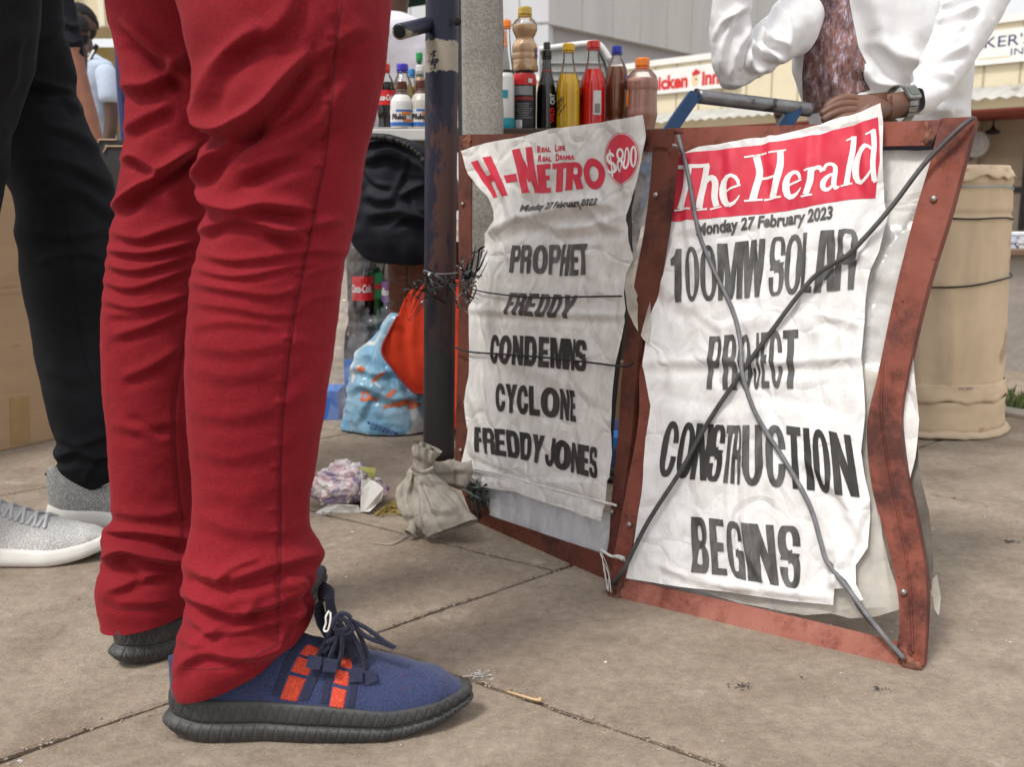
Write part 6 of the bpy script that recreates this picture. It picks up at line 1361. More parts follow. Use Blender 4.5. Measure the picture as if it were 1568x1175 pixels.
# ------------------------------------------------ standing person far left in the light blue shirt
LYp = 6.3
def pstand(label, px, Y, headtop, skin, mat, yaw, hands=True, h_head=.24, trou=None, pitch=0.0, wsh=.21, group=None, dep=.12):
    x = W(px, 300, Y).x; zt_ = W(px, headtop, Y).z; t = thing('person', label, 'person', (x, Y, 0), group)
    cz = zt_ - h_head / 2; sz = zt_ - h_head - .06; cy, sy = math.cos(yaw), math.sin(yaw); rx, ry = -sy, cy      # side direction
    st = [(x, Y, sz * .56, rx * .17, ry * .17, dep * .95), (x, Y, sz * .62, rx * .17, ry * .17, dep), (x, Y, sz * .78, rx * .18, ry * .18, dep * 1.08), (x, Y, sz * .90, rx * wsh * .95, ry * wsh * .95, dep), (x, Y, sz * .955, rx * wsh, ry * wsh, dep * .85), (x, Y, sz * .985, rx * .12, ry * .12, dep * .7), (x, Y, sz * 1.005, rx * .06, ry * .06, .06)]
    parts = [loft('shirt', st, 70, 60, .006, 7)]; skins = []
    for s in (-1, 1):
        ax_, ay_ = x + rx * wsh * s * .98, Y + ry * wsh * s * .98
        parts.append(skin_mesh('sleeve', [(ax_ - rx * s * .03, ay_ - ry * s * .03, sz * .95, .07), (ax_ + rx * s * .02, ay_ + ry * s * .02, sz * .88, .068), (ax_ + rx * s * .035, ay_ + ry * s * .035, sz * .78, .07)], [(0, 1), (1, 2)]))
        skins.append(skin_mesh('arm', [(ax_ + rx * s * .02, ay_ + ry * s * .02, sz * .86, .045), (ax_ + rx * s * .035, ay_ + ry * s * .035, sz * .74, .042), (ax_ + rx * s * .04 + cy * .02, ay_ + ry * s * .04 + sy * .02, sz * .66, .04), (ax_ + rx * s * .03 + cy * .08, ay_ + ry * s * .03 + sy * .08, sz * .52, .03), (ax_ + rx * s * .03 + cy * .1, ay_ + ry * s * .03 + sy * .1, sz * .47, .034), (ax_ + rx * s * .02 + cy * .11, ay_ + ry * s * .02 + sy * .11, sz * .42, .02)], [(0, 1), (1, 2), (2, 3), (3, 4), (4, 5)]))
    link('shirt', join_meshes('shirt', parts), mat, t)
    hx_ = x + cy * .03; hy_ = Y + sy * .03
    skins.append(loft('neck', [(x, Y, sz * .98, .055, 0, .055), (hx_, hy_, cz - h_head * .2, .052, 0, .055)], 8, 20, 0))
    add_head(t, skins, (hx_, hy_, cz), h_head, yaw, pitch, skin)
    link('body', join_meshes('body', skins), skin, t)
    tl = []
    for s in (-1, 1): tl.append(skin_mesh('leg', [(x + rx * s * .07, Y + ry * s * .07, sz * .6, .10), (x + rx * s * .09, Y + ry * s * .09, sz * .5, .085), (x + rx * s * .1, Y + ry * s * .1, sz * .3, .065), (x + rx * s * .1, Y + ry * s * .1, .06, .05)], [(0, 1), (1, 2), (2, 3)]))
    link('trousers', join_meshes('trousers', tl), trou or m_navy_tee, t)
    for s in (-1, 1): make_shoe(Vector((x + rx * s * .1 - cy * .08, Y + ry * s * .1 - sy * .08, 0)), yaw, .27, blue_style, t)
    return t, x, sz
t1, tx1, sz1 = pstand('person in a light blue short sleeved shirt looking down, far left behind the black trousers', 149, LYp, 6, m_skin_d, m_blue_c, -PI / 2 - .75, h_head=.235, pitch=.12, wsh=.235)
bm = bmesh.new(); cc = [W(146, 66, LYp - .15), W(151, 70, LYp - .15), W(135, 100, LYp - .17), W(128, 96, LYp - .17)]
prism(bm, cc, (0, .008, 0)); st_ = bm_link('collar_strap', bm, m_navy_tee, t1)
bm = bmesh.new()
for k in range(9):
    f = .3 + k * .055; a_ = cc[0].lerp(cc[3], f); b_ = cc[1].lerp(cc[2], f); c = a_.lerp(b_, .5 + .05 * (k % 2)) + Vector((0, -.004, 0)); box(bm, c, (.012, .002, .008 + .004 * (k % 3)))
bm_link('strap_print', bm, m_white, st_)
# person in the dark tee whose bare arm hangs beside the black trousers
AY = 4.4
t2p = thing('person', 'person in a dark short sleeved top, bare brown arm hanging down behind the black trousers', 'person', (-1.98, AY, 0))
sl2 = tube_px('sleeve', [((70, -60), (112, -50), AY), ((82, 0), (112, -5), AY), ((90, 40), (122, 35), AY), ((96, 70), (127, 62), AY), ((103, 93), (128, 86), AY)], 60, 40, [([(95, 30), (110, 40), (122, 38)], .012, 5), ([(98, 60), (112, 66), (125, 62)], .01, 5)], fine=.006, fscale=10)
arm = skin_mesh('arm', [tuple(W(112, 60, AY)) + (.035,), tuple(W(117, 95, AY)) + (.035,), tuple(W(127, 140, AY)) + (.037,), tuple(W(137, 175, AY)) + (.036,), tuple(W(150, 225, AY)) + (.030,), tuple(W(158, 262, AY)) + (.026,), tuple(W(160, 285, AY)) + (.032,), tuple(W(158, 310, AY)) + (.018,)], [(i, i + 1) for i in range(7)])
X2 = W(60, 0, AY).x
to2 = loft('shirt', [(X2 - .1, AY, .85, .16, .05, .12), (X2 - .1, AY, 1.1, .17, .05, .13), (X2 - .1, AY, 1.42, .20, .05, .11), (X2 - .1, AY, 1.50, .10, .03, .08), (X2 - .1, AY, 1.53, .06, .02, .06)], 40, 40, .005)
link('shirt', join_meshes('shirt', [sl2, to2]), m_navy_tee, t2p)
b2m = [arm, loft('neck', [(X2 - .1, AY, 1.5, .05, 0, .05), (X2 - .1, AY, 1.6, .05, 0, .05)], 6, 16, 0)]
add_head(t2p, b2m, (X2 - .1, AY, 1.68), .235, -.4, .1, m_skin)
link('body', join_meshes('body', b2m), m_skin_arm, t2p)
link('trousers', join_meshes('l', [skin_mesh('leg', [(X2 - .1 + s * .08, AY, .88, .1), (X2 - .1 + s * .1, AY, .5, .07), (X2 - .1 + s * .1, AY, .06, .05)], [(0, 1), (1, 2)]) for s in (-1, 1)]), m_black, t2p)
for s in (-1, 1): make_shoe(Vector((X2 - .15 + s * .1, AY - .1, 0)), -.4, .27, blue_style, t2p)
# dark head between them
dh = thing('person', 'person seen only as a dark head between the blue shirt and the hanging bare arm', 'person', (W(124, 60, 5.2).x, 5.2, 0))
cH = W(117, 48, 5.2); hb_ = []
add_head(dh, hb_, tuple(cH), .18, PI * .75, .2, m_skin_d)
hb_.append(loft('neck', [(cH.x - .02, 5.2, cH.z - .22, .05, 0, .05), (cH.x, 5.2, cH.z - .06, .05, 0, .05)], 6, 16, 0))
link('body', join_meshes('body', hb_), m_skin_d, dh)
link('shirt', loft('shirt', [(cH.x - .12, 5.2, .1, .13, .05, .10), (cH.x - .12, 5.2, cH.z - .5, .14, .05, .10), (cH.x - .12, 5.2, cH.z - .24, .13, .05, .09), (cH.x - .03, 5.2, cH.z - .18, .06, .02, .06)], 30, 40, .005), m_navy_tee, dh)
# seller in pale shirt behind the painted pole
t3, x3, sz3 = pstand('person in a pale lilac shirt behind the stall, left of the painted pole', 604, 3.7, -112, m_skin_d, m_lilac, -.5, h_head=.235, wsh=.23, dep=.15, pitch=.2)
# small dark head far beyond the blue cart leg
d2 = thing('person', 'person far off by the shops, only the dark head showing above the right board', 'person', (W(1195, 172, 11).x, 11, 0))
c2_ = W(1196, 171, 11); k2 = []
add_head(d2, k2, tuple(c2_), .22, 2.0, 0, m_skin_d); link('body', join_meshes('body', k2 + [loft('neck', [(c2_.x, 11, c2_.z - .2, .05, 0, .05), (c2_.x, 11, c2_.z - .05, .05, 0, .05)], 6, 16, 0)]), m_skin_d, d2)
link('shirt', loft('shirt', [(c2_.x, 11, .0, .15, 0, .12), (c2_.x, 11, c2_.z - .45, .18, 0, .12), (c2_.x, 11, c2_.z - .24, .18, 0, .1), (c2_.x, 11, c2_.z - .17, .06, 0, .06)], 30, 30, .005), m_navy_tee, d2)
# ============================================================ the stall on the left of the boards
# painted steel pole
def Mpole():
    m = bpy.data.materials.new('pole_paint'); nt, n, l, b = nodes_of(m); b.inputs['Roughness'].default_value = .35
    ge = n.new('ShaderNodeNewGeometry'); P = ge.outputs['Position']; sx = n.new('ShaderNodeSeparateXYZ'); l.new(P, sx.inputs[0])
    def noise(s, d, st=(1, 1, 1), ro=.65):
        mp = n.new('ShaderNodeMapping'); mp.inputs['Scale'].default_value = st; l.new(P, mp.inputs[0]); z = n.new('ShaderNodeTexNoise'); z.inputs['Scale'].default_value = s; z.inputs['Detail'].default_value = d; z.inputs['Roughness'].default_value = ro; l.new(mp.outputs[0], z.inputs['Vector']); return z.outputs[0]
    def rp(x, a, b_): r = n.new('ShaderNodeMapRange'); r.inputs[1].default_value = a; r.inputs[2].default_value = b_; l.new(x, r.inputs[0]); return r.outputs[0]
    def ma(op, a, b_):
        x = n.new('ShaderNodeMath'); x.operation = op
        for i, v in ((0, a), (1, b_)):
            if isinstance(v, (int, float)): x.inputs[i].default_value = v
            else: l.new(v, x.inputs[i])
        return x.outputs[0]
    def mx(f, a, b_):
        x = n.new('ShaderNodeMix'); x.data_type = 'RGBA'; l.new(f, x.inputs[0])
        for k, v in ((6, a), (7, b_)):
            if isinstance(v, tuple): x.inputs[k].default_value = (*v, 1)
            else: l.new(v, x.inputs[k])
        return x.outputs[2]
    Z = sx.outputs[2]
    c = mx(rp(noise(9, 4), .35, .65), (.006, .007, .026), (.010, .012, .036))
    # worn to brown primer on the right side and in the middle of its height
    zz = rp(Z, .15, .62)
    wear = ma('ADD', noise(13, 7, (1.4, 1.4, .45), .75), ma('MULTIPLY', rp(sx.outputs[0], -.185, -.13), .16))
    wear = ma('SUBTRACT', wear, ma('MULTIPLY', rp(Z, .70, .80), .16))
    c = mx(rp(wear, .57, .62), c, (.075, .032, .026))
    c = mx(rp(ma('ADD', noise(16, 6, (1, 1, .5), .7), rp(Z, .42, -.2)), .62, .80), c, (.022, .020, .023))
    c = mx(rp(noise(90, 4, (1, 1, 1)), .66, .70), c, (.018, .014, .016))
    c = mx(rp(noise(55, 5, (1, 1, 1)), .72, .75), c, (.13, .055, .04))
    # cream paint band with ragged edges
    e = ma('MULTIPLY', ma('SUBTRACT', noise(70, 5, (1, 1, 1), .7), .5), .028)
    ze = ma('ADD', Z, e); z_hi = W(675, 64, 2.04).z; z_lo = W(675, 112, 2.04).z
    band = ma('MULTIPLY', ma('GREATER_THAN', ze, z_lo), ma('LESS_THAN', ze, z_hi)); chip = ma('LESS_THAN', noise(48, 5, (1, 1, 1), .7), .60)
    c = mx(ma('MULTIPLY', band, chip), c, (.38, .33, .26))
    l.new(c, b.inputs['Base Color'])
    r = n.new('ShaderNodeMapRange'); r.inputs[3].default_value = .28; r.inputs[4].default_value = .7; l.new(noise(20, 5), r.inputs[0]); l.new(r.outputs[0], b.inputs['Roughness'])
    bp = n.new('ShaderNodeBump'); bp.inputs['Strength'].default_value = .3; bp.inputs['Distance'].default_value = .001; l.new(noise(80, 5), bp.inputs['Height']); l.new(bp.outputs[0], b.inputs['Normal']); return m
m_pole = Mpole()
PYd = 2.04
def pole_mesh(Yd, pxs, r, z1, k=40):
    (xa, ya), (xb, yb) = pxs; A = W(xa, ya, Yd); Bp = W(xb, yb, Yd); d = (Bp - A) / (Bp.z - A.z)
    base = A + d * (-A.z); top = A + d * (z1 - A.z)
    return [base, top]
pole = thing('stall_pole', 'dark blue and rust painted steel pole with a chipped cream band', 'pole', (-.15, PYd, 0))
b0, t0 = pole_mesh(PYd, ((672, 650), (677, 10)), .032, 1.9)
tube('pole_shaft', [b0, b0.lerp(t0, .5), t0], .0325, m_pole, pole, n=60, k=40)
hb1 = W(648, 38, PYd + .0); hb2 = W(612, 50, PYd - .16)
me = tube_mesh([hb1 + Vector((.01, .01, 0)), hb2], .0145, n=6, k=20, smoothpath=False)
stub = tube('pipe_stub', [W(655, 37, PYd - .02), W(632, 43, PYd - .08), W(612, 48, PYd - .15)], .0145, m_pole, pole, n=10, k=22)
cyl_at('stub_bore', W(612, 48, PYd - .15) + Vector((0, 0, 0)), (W(612, 48, PYd - .15) - W(632, 43, PYd - .08)), .0115, .0115, .0015, M('bore_black', (.004, .004, .004), .9), stub, 20)
hole = W(700, 33, PYd - .03); cyl_at('bolt_hole', hole, (.35, -1, .1), .0075, .006, .004, M('hole_dark', (.006, .005, .005), .9), pole, 18)
# thin gasket strip between pole and concrete post
bm = bmesh.new(); p0 = W(705, 230, PYd + .03); p1 = W(702, 0, PYd + .03); prism(bm, [Vector((p0.x - .004, PYd + .03, 0)), Vector((p0.x + .004, PYd + .03, 0)), Vector((p1.x + .004, PYd + .03, 1.8)), Vector((p1.x - .004, PYd + .03, 1.8))], (0, .02, 0)); bm_link('back_strip', bm, M('grey_strip', (.12, .13, .15), .5, .2, 30), pole)
# second navy post far left
p2 = thing('stall_pole', 'thin navy blue post seen between the black and the red trousers', 'pole', (-1.3, 3.3, 0))
tube('pole_shaft', [(W(192, 200, 3.4).x, 3.4, 0), (W(192, 200, 3.4).x, 3.4, .7), (W(192, 200, 3.4).x, 3.4, 1.0), (W(190, 100, 3.4).x, 3.4, 1.7)], .018, M('navy_paint', (.012, .022, .10), .3, .2, 20), p2, n=20, k=20)

# rough concrete post
def Mpost():
    m = bpy.data.materials.new('exposed_aggregate'); nt, n, l, b = nodes_of(m); b.inputs['Roughness'].default_value = .95
    tc = n.new('ShaderNodeTexCoord'); P = tc.outputs['Object']
    v = n.new('ShaderNodeTexVoronoi'); v.inputs['Scale'].default_value = 260; l.new(P, v.inputs['Vector'])
    z = n.new('ShaderNodeTexNoise'); z.inputs['Scale'].default_value = 230; z.inputs['Detail'].default_value = 6; z.inputs['Roughness'].default_value = .8; l.new(P, z.inputs['Vector'])
    r = n.new('ShaderNodeValToRGB'); r.color_ramp.elements[0].position = .34; r.color_ramp.elements[1].position = .6; r.color_ramp.elements[0].color = (.20, .185, .165, 1); r.color_ramp.elements[1].color = (.47, .45, .42, 1); l.new(z.outputs[0], r.inputs[0])
    z2 = n.new('ShaderNodeTexNoise'); z2.inputs['Scale'].default_value = 7; z2.inputs['Detail'].default_value = 5; l.new(P, z2.inputs['Vector'])
    r2 = n.new('ShaderNodeValToRGB'); r2.color_ramp.elements[0].position = .3; r2.color_ramp.elements[1].position = .7; r2.color_ramp.elements[0].color = (.75, .73, .7, 1); r2.color_ramp.elements[1].color = (1.15, 1.15, 1.12, 1); l.new(z2.outputs[0], r2.inputs[0])
    mx = n.new('ShaderNodeMix'); mx.data_type = 'RGBA'; mx.blend_type = 'MULTIPLY'; mx.inputs[0].default_value = 1; l.new(r.outputs[0], mx.inputs[6]); l.new(r2.outputs[0], mx.inputs[7]); l.new(mx.outputs[2], b.inputs['Base Color'])
    bp = n.new('ShaderNodeBump'); bp.inputs['Strength'].default_value = .8; bp.inputs['Distance'].default_value = .002; l.new(z.outputs[0], bp.inputs['Height']); l.new(bp.outputs[0], b.inputs['Normal']); return m
m_post = Mpost()
cp = thing('concrete_post', 'rough grey concrete post standing right behind the painted pole', 'post', (-.08, 2.2, 0))
CY = 2.19; xl = W(706, 100, CY).x; xr = W(770, 100, CY).x
bm = bmesh.new(); box(bm, ((xl + xr) / 2, CY + .05, .95), (xr - xl, .1, 1.9))
bmesh.ops.subdivide_edges(bm, edges=[e for e in bm.edges if abs(e.verts[0].co.z - e.verts[1].co.z) > 1], cuts=90)
for v in bm.verts: v.co.x += .0018 * float(fbm(np.array([v.co.x * 40]), np.array([v.co.z * 22]), 3.0)[0])
bm_link('post_body', bm, m_post, cp, bevel=.016, seg=4)

# table
TZ = .695
m_tabl = M('table_board', (.10, .075, .06), .8, .3, 9, .4, 60)
m_twhite = M('table_white', (.66, .66, .63), .6, .08, 8)
tb = thing('market_table', 'low stall table carrying the rows of drinks behind the left board', 'table', (0, 2.5, 0))
bm = bmesh.new(); box(bm, (-.02, 2.62, TZ - .012), (.78, .62, .024)); bm_link('table_top', bm, m_tabl, tb, bevel=.003)
for x in (-.37, .33):
    for y in (2.36, 2.88): bm = bmesh.new(); box(bm, (x, y, (TZ - .024) / 2), (.035, .035, TZ - .026)); bm_link('leg', bm, m_tabl, tb, bevel=.002)
bm = bmesh.new(); box(bm, (-.25, 2.298, (W(620, 215, 2.29).z + W(620, 197, 2.29).z) / 2), (.25, .012, W(620, 197, 2.29).z - W(620, 215, 2.29).z)); bm_link('edge_board', bm, m_twhite, tb, bevel=.003)
bm = bmesh.new(); box(bm, (-.02, 2.36, .12), (.665, .02, .05)); bm_link('rail', bm, m_tabl, tb)
# pale ledge tray on which the white bottles stand
tr = thing('tray', 'off white tray under the white drink bottles left of the painted pole', 'tray', (-.25, 2.4, TZ))
trz = W(625, 198, 2.36).z
bm = bmesh.new(); box(bm, (-.27, 2.42, (trz + TZ) / 2 + .0005), (.30, .14, trz - TZ - .001)); bm_link('tray_body', bm, m_twhite, tr, bevel=.004)
TRZ = trz

# ------------------------------------------------ bottles
m_clear = Mshell('bottle_wall', (1, 1, 1), 1.35); m_clear_g = Mshell('bottle_wall_tint', (.85, .9, .88))
def Mliq(name, c, rough=.12, ss=.5, trans=0.0): 
    m = M(name, c, rough, .06, 20, spec=.4, coat=.15, trans=trans); b = m.node_tree.nodes['Principled BSDF']; b.inputs['Subsurface Weight'].default_value = ss; b.inputs['Subsurface Radius'].default_value = (.03, .03, .03); return m
L_yel = Mliq('yellow_drink', (1, .62, .004)); L_red = Mliq('red_drink', (.95, .012, .008)); L_blk = Mliq('black_drink', (.006, .005, .005), .08, 0); L_brn = Mliq('brown_drink', (.33, .12, .04)); L_pink = Mliq('pink_drink', (.72, .40, .32), .3)
L_tan = Mliq('tan_drink', (.82, .57, .34), .25); L_coke = Mliq('cola', (.018, .006, .004), .06, 0)
m_wpl = M('white_plastic', (.74, .74, .72), .28, .05, 10, coat=.4); m_wpl2 = M('cream_plastic', (.58, .55, .50), .3, .05, 10, coat=.4)
def cap_m(name, c): return M(name, c, .35, .08, 30, coat=.2)
c_yel = cap_m('yellow_cap', (.85, .52, .01)); c_red = cap_m('red_cap', (.72, .03, .02)); c_blu = cap_m('blue_cap', (.015, .03, .42)); c_org = cap_m('orange_cap', (.88, .22, .015)); c_blk = cap_m('black_cap', (.012, .012, .012)); c_gold = cap_m('gold_cap', (.58, .40, .06)); c_wht = cap_m('white_cap', (.7, .7, .7)); c_brn = cap_m('brown_band', (.10, .025, .015))
m_lab_w = M('label_white', (.72, .72, .72), .45, .05, 30); m_lab_k = M('label_black', (.015, .014, .015), .4, .2, 30); m_lab_r = M('label_red', (.60, .015, .02), .4, .1, 30); m_lab_b = M('label_blue', (.03, .15, .50), .4, .1, 30); m_lab_p = M('label_purple', (.22, .10, .30), .4, .1, 30); m_lab_g = M('label_green', (.02, .25, .08), .4, .1, 30); m_lab_o = M('label_orange', (.75, .22, .04), .4, .1, 30); m_teal = M('can_teal', (.02, .30, .38), .35, .1, 30); m_grey_l = M('label_grey', (.25, .25, .26), .4, .1, 30)
def spun(name, prof, loc, mat, par, k=36, fn=None, n=None):
    me = lathe_mesh(prof, k, name, fn, n); me.transform(Matrix.Translation(loc)); return link(name, me, mat, par)
def rad_at(prof, z):
    P = np.array(prof); o = np.argsort(P[:, 1], kind='stable'); return float(np.interp(z, P[o, 1], P[o, 0]))
def label_band(name, prof, loc, z0, z1, mat, par, a0=0, a1=2 * PI, off=.0007, k=40, rows=6):
    th = np.linspace(a0, a1, k); zs = np.linspace(z0, z1, rows); V = [[(rad_at(prof, z) + off) * math.cos(t), (rad_at(prof, z) + off) * math.sin(t), z] for z in zs for t in th]
    me = npmesh(name, np.array(V) + np.array(loc), gridfaces(rows, k)); return link(name, me, mat, par)
def label_text(name, body, prof, loc, zc, hgt, ang, width, mat, par, vertical=False, bold=.04, off=.0014, shear=0.0):
    """lettering wrapped on the round wall: ang = centre direction, width along the wall in metres"""
    def fn(u, v):
        if vertical: z = zc + (u - .5) * width; s = -(v - .5) * hgt
        else: z = zc + (v - .5) * hgt; s = (u - .5) * width
        r = rad_at(prof, z) + off; a = ang + s / r; return Vector((loc[0] + r * math.cos(a), loc[1] + r * math.sin(a), loc[2] + z))
    return text_on(name, body, mat, par, fn, bold, (6, 6) if not vertical else (10, 4), shear)
def at_px(px, Yd, z): return Vector((W(px, 150, Yd).x, Yd, z))
def bottle(label, px0, px1, ytop, Yd, prof_n, capm, liq, fill, group, z=TZ, walls=None, body_mat=None, cap_h=.016, cap_r=None, flute=0):
    """prof_n: outline as (radius fraction, height fraction) up to the neck top"""
    r = (px1 - px0) / 2 / F * Yd; zt_ = W(784, ytop, Yd).z; H = zt_ - z; loc = at_px((px0 + px1) / 2, Yd, z)
    t = thing('bottle', label, 'bottle', tuple(loc), group)
    Hc = H - cap_h * .9; prof = [(a * r, b * Hc) for a, b in prof_n]
    fnf = (lambda rr_, zz_, tt_: rr_ * (1 + flute * np.cos(tt_ * 5) * np.clip(1 - zz_ / (.13 * Hc), 0, 1))) if flute else None
    if body_mat: spun('body', prof, loc, body_mat, t, 40, fnf, 90)
    else:
        spun('glass_wall', prof, loc, walls or m_clear, t, 40, fnf, 90)
        zf = fill * Hc; lp = [(.0005, .0025)] + [(max(.001, rad_at(prof, zz) - .0018), zz + .002) for zz in np.linspace(0, zf - .002, 50)] + [(.0005, zf + .0005)]
        spun('drink', lp, loc, liq, t, 36, fnf)
    cr = cap_r or (prof_n[-1][0] * r + .0025); cr_p = [(cr, 0), (cr, cap_h * .8), (cr * .93, cap_h), (.0005, cap_h)]
    spun('cap', cr_p, loc + Vector((0, 0, Hc - cap_h * .15)), capm, t, 36, lambda rr_, zz_, tt_: rr_ * (1 + .025 * np.cos(tt_ * 30) * (zz_ < cap_h * .8)), 20)
    nr = prof_n[-1][0] * r + .0012; spun('neck_ring', [(nr, 0), (nr + .002, .0006), (nr + .002, .002), (nr, .0026)], loc + Vector((0, 0, Hc - cap_h * .42)), capm if body_mat is None else capm, t, 30)
    return t, prof, loc, Hc
FRN = -PI / 2
GB = 'drink bottles standing on the stall table'
longneck = [(.80, 0), (.97, .02), (1, .05), (1, .42), (.99, .50), (.93, .58), (.78, .66), (.60, .74), (.49, .82), (.42, .90), (.40, .97), (.40, 1)]
# yellow
t, pf, lc, Hc = bottle('long necked bottle of yellow drink with a yellow cap', 852, 888, 66, 2.43, longneck, c_yel, L_yel, .70, GB)
for i, (w_, h_) in enumerate(((.010, .0),)):
    pass
def script_mark(par, pf, lc, zc, ang, mat, s=1.0):
    pts = [[(-.010, -.012), (-.004, .002), (.002, .010), (.008, .012), (.004, .004), (-.004, -.004), (.004, -.008)], [(-.012, .002), (-.004, .010), (.006, .016)], [(-.004, -.016), (.004, -.006), (.012, .004)]]
    for q in pts:
        P = []
        for x, zz in q: r = rad_at(pf, zc + zz * s) + .0012; a = ang + x * s / r; P.append((lc.x + r * math.cos(a), lc.y + r * math.sin(a), lc.z + zc + zz * s))
        tube('script_mark', P, .0011, mat, par, n=18, k=5, flat=.5)
script_mark(t, pf, lc, Hc * .30, FRN - .75, m_lab_k, 1.3)
# red
t, pf, lc, Hc = bottle('long necked bottle of bright red drink with a red cap and grey back label', 888, 928, 62, 2.46, longneck, c_red, L_red, .74, GB)
label_band('back_label', pf, lc, Hc * .20, Hc * .48, m_lab_w, t, FRN - .05, FRN + .55, k=10)
label_band('bar_code', pf, lc, Hc * .22, Hc * .33, m_grey_l, t, FRN + .05, FRN + .45, .0012, 8)
script_mark(t, pf, lc, Hc * .36, FRN - 1.15, m_lab_k, 1.1)
# brown with the blue cap
soda = [(.72, 0), (.93, .015), (.98, .05), (.90, .13), (.88, .20), (.97, .28), (1, .40), (1, .60), (.96, .70), (.84, .80), (.60, .88), (.40, .93), (.36, .96), (.36, 1)]
t, pf, lc, Hc = bottle('plastic bottle of brown drink with a blue cap', 926, 961, 70, 2.5, soda, c_blu, L_brn, .82, GB, flute=.12)
label_band('label', pf, lc, Hc * .55, Hc * .72, m_lab_p, t, FRN + .8, FRN + 1.9, k=12)
# pink with orange cap
squat = [(.62, 0), (.80, .01), (.86, .10), (.90, .14), (1, .25), (1, .30), (.98, .34), (.96, .62), (1, .66), (1, .76), (.90, .84), (.62, .92), (.40, .955), (.38, 1)]
t, pf, lc, Hc = bottle('wide plastic bottle of pinkish brown drink with an orange cap, rightmost on the table', 959, 1006, 88, 2.44, squat, c_org, L_pink, .80, GB, cap_h=.019)
label_band('label', pf, lc, Hc * .38, Hc * .62, m_lab_o, t, FRN - 1.5, FRN - 1.1, k=8)
# black bottle
t, pf, lc, Hc = bottle('black glass bottle with a swing cap and red and white upright lettering', 822, 852, 76, 2.45, longneck, c_blk, L_blk, .62, GB, walls=m_clear_g)
label_text('lettering', 'WILD', pf, lc, Hc * .22, .013, FRN + .55, Hc * .20, m_lab_r, t, True, .05)
label_text('lettering', 'CAT', pf, lc, Hc * .43, .014, FRN + .55, Hc * .14, m_lab_w, t, True, .05)
label_band('neck_line', pf, lc, Hc * .80, Hc * .81, m_lab_r, t)
# second black bottle behind
t, pf, lc, Hc = bottle('black bottle hidden behind the others, only its dark cap showing', 828, 846, 64, 2.62, longneck, c_blk, L_blk, .95, GB)
# red and black can
cn = thing('drink_can', 'tall red and black can carrying the tan bottle', 'can', tuple(at_px(803, 2.43, TZ)), 'cans on the stall table'); lc = at_px(803, 2.43, TZ)
r = 17.5 / F * 2.43; Hn = W(784, 110, 2.43).z - TZ; pf = [(r * .80, 0), (r * .97, .006), (r, .014), (r, Hn * .86), (r * .93, Hn * .94), (r * .80, Hn * .98), (r * .82, Hn), (r * .74, Hn), (r * .72, Hn - .004), (.0005, Hn - .004)]
spun('can_body', pf, lc, m_lab_k, cn, 44, None, 80)
label_band('red_shoulder', [(r * .80, 0), (r * .97, .006), (r, .014), (r, Hn * .86), (r * .93, Hn * .94), (r * .8, Hn)], lc, Hn * .77, Hn * .965, m_lab_r, cn, rows=10)
label_band('grey_panel', pf[:4] + [(r, Hn)], lc, Hn * .60, Hn * .75, m_grey_l, cn, FRN - 1.2, FRN + .7)
label_band('red_stripe', pf[:4] + [(r, Hn)], lc, Hn * .52, Hn * .57, M('label_dark_red', (.25, .015, .02), .4), cn, FRN - 1.3, FRN + .8, .0008)
label_band('bar_code', pf[:4] + [(r, Hn)], lc, Hn * .02, Hn * .19, m_lab_w, cn, FRN - .85, FRN - .2)
label_band('bar_code', pf[:4] + [(r, Hn)], lc, Hn * .80, Hn * .87, m_lab_w, cn, FRN + .3, FRN + .65, .0022)
for k in range(7): label_band('fine_print', pf[:4] + [(r, Hn)], lc, Hn * (.22 + k * .038), Hn * (.232 + k * .038), m_grey_l, cn, FRN - .7 + .05 * (k % 3), FRN + .7 - .11 * ((k * 3) % 4), .0009, 16, 2)
# tan bottle on the can
waist = [(.90, 0), (1.0, .02), (1.02, .08), (.98, .16), (1, .18), (.95, .21), (1, .235), (1, .30), (.95, .33), (1, .355), (1, .43), (.92, .48), (.74, .54), (.70, .58), (.88, .66), (1, .73), (.98, .80), (.80, .88), (.50, .94), (.46, 1)]
t, pf, lc, Hc = bottle('ribbed bottle of tan milky drink with a gold cap standing on a can', 785, 822, 10, 2.43, waist, c_gold, L_tan, .80, GB, z=TZ + Hn - .0, flute=.10, cap_h=.017)
label_band('label', pf, lc, Hc * .22, Hc * .40, m_lab_p, t, FRN + 1.0, FRN + 1.7, k=8)
# white/teal can with dark bottle top behind
cn = thing('drink_can', 'white and teal can half hidden by the concrete post', 'can', tuple(at_px(777, 2.36, TZ)), 'cans on the stall table'); lc = at_px(774, 2.40, TZ); r = 13 / F * 2.4; Hn2 = W(784, 112, 2.4).z - TZ
pf = [(r * .8, 0), (r, .01), (r, Hn2 * .92), (r * .85, Hn2), (.0005, Hn2)]; spun('can_body', pf, lc, m_wpl, cn, 36)
label_band('teal_band', pf[:3] + [(r, Hn2)], lc, Hn2 * .02, Hn2 * .22, m_teal, cn); label_band('teal_dot', pf[:3] + [(r, Hn2)], lc, Hn2 * .56, Hn2 * .70, m_teal, cn, FRN - .6, FRN + .3)
label_text('lettering', 'BRAZZA', pf[:3] + [(r, Hn2)], lc, Hn2 * .45, .007, FRN + .75, Hn2 * .36, m_lab_k, cn, True, .03) if False else None
t, pf, lc, Hc = bottle('dark green glass bottle half hidden between the concrete post and the tan bottle', 764, 788, 30, 2.56, longneck, c_org, Mliq('dark_green_drink', (.012, .03, .022), .08, 0), .60, GB)
t, pf, lc, Hc = bottle('clear bottle with an orange and white neck behind the concrete post', 760, 782, 26, 2.68, longneck, c_wht, Mliq('pale_drink', (.6, .55, .5), .2), .9, GB)
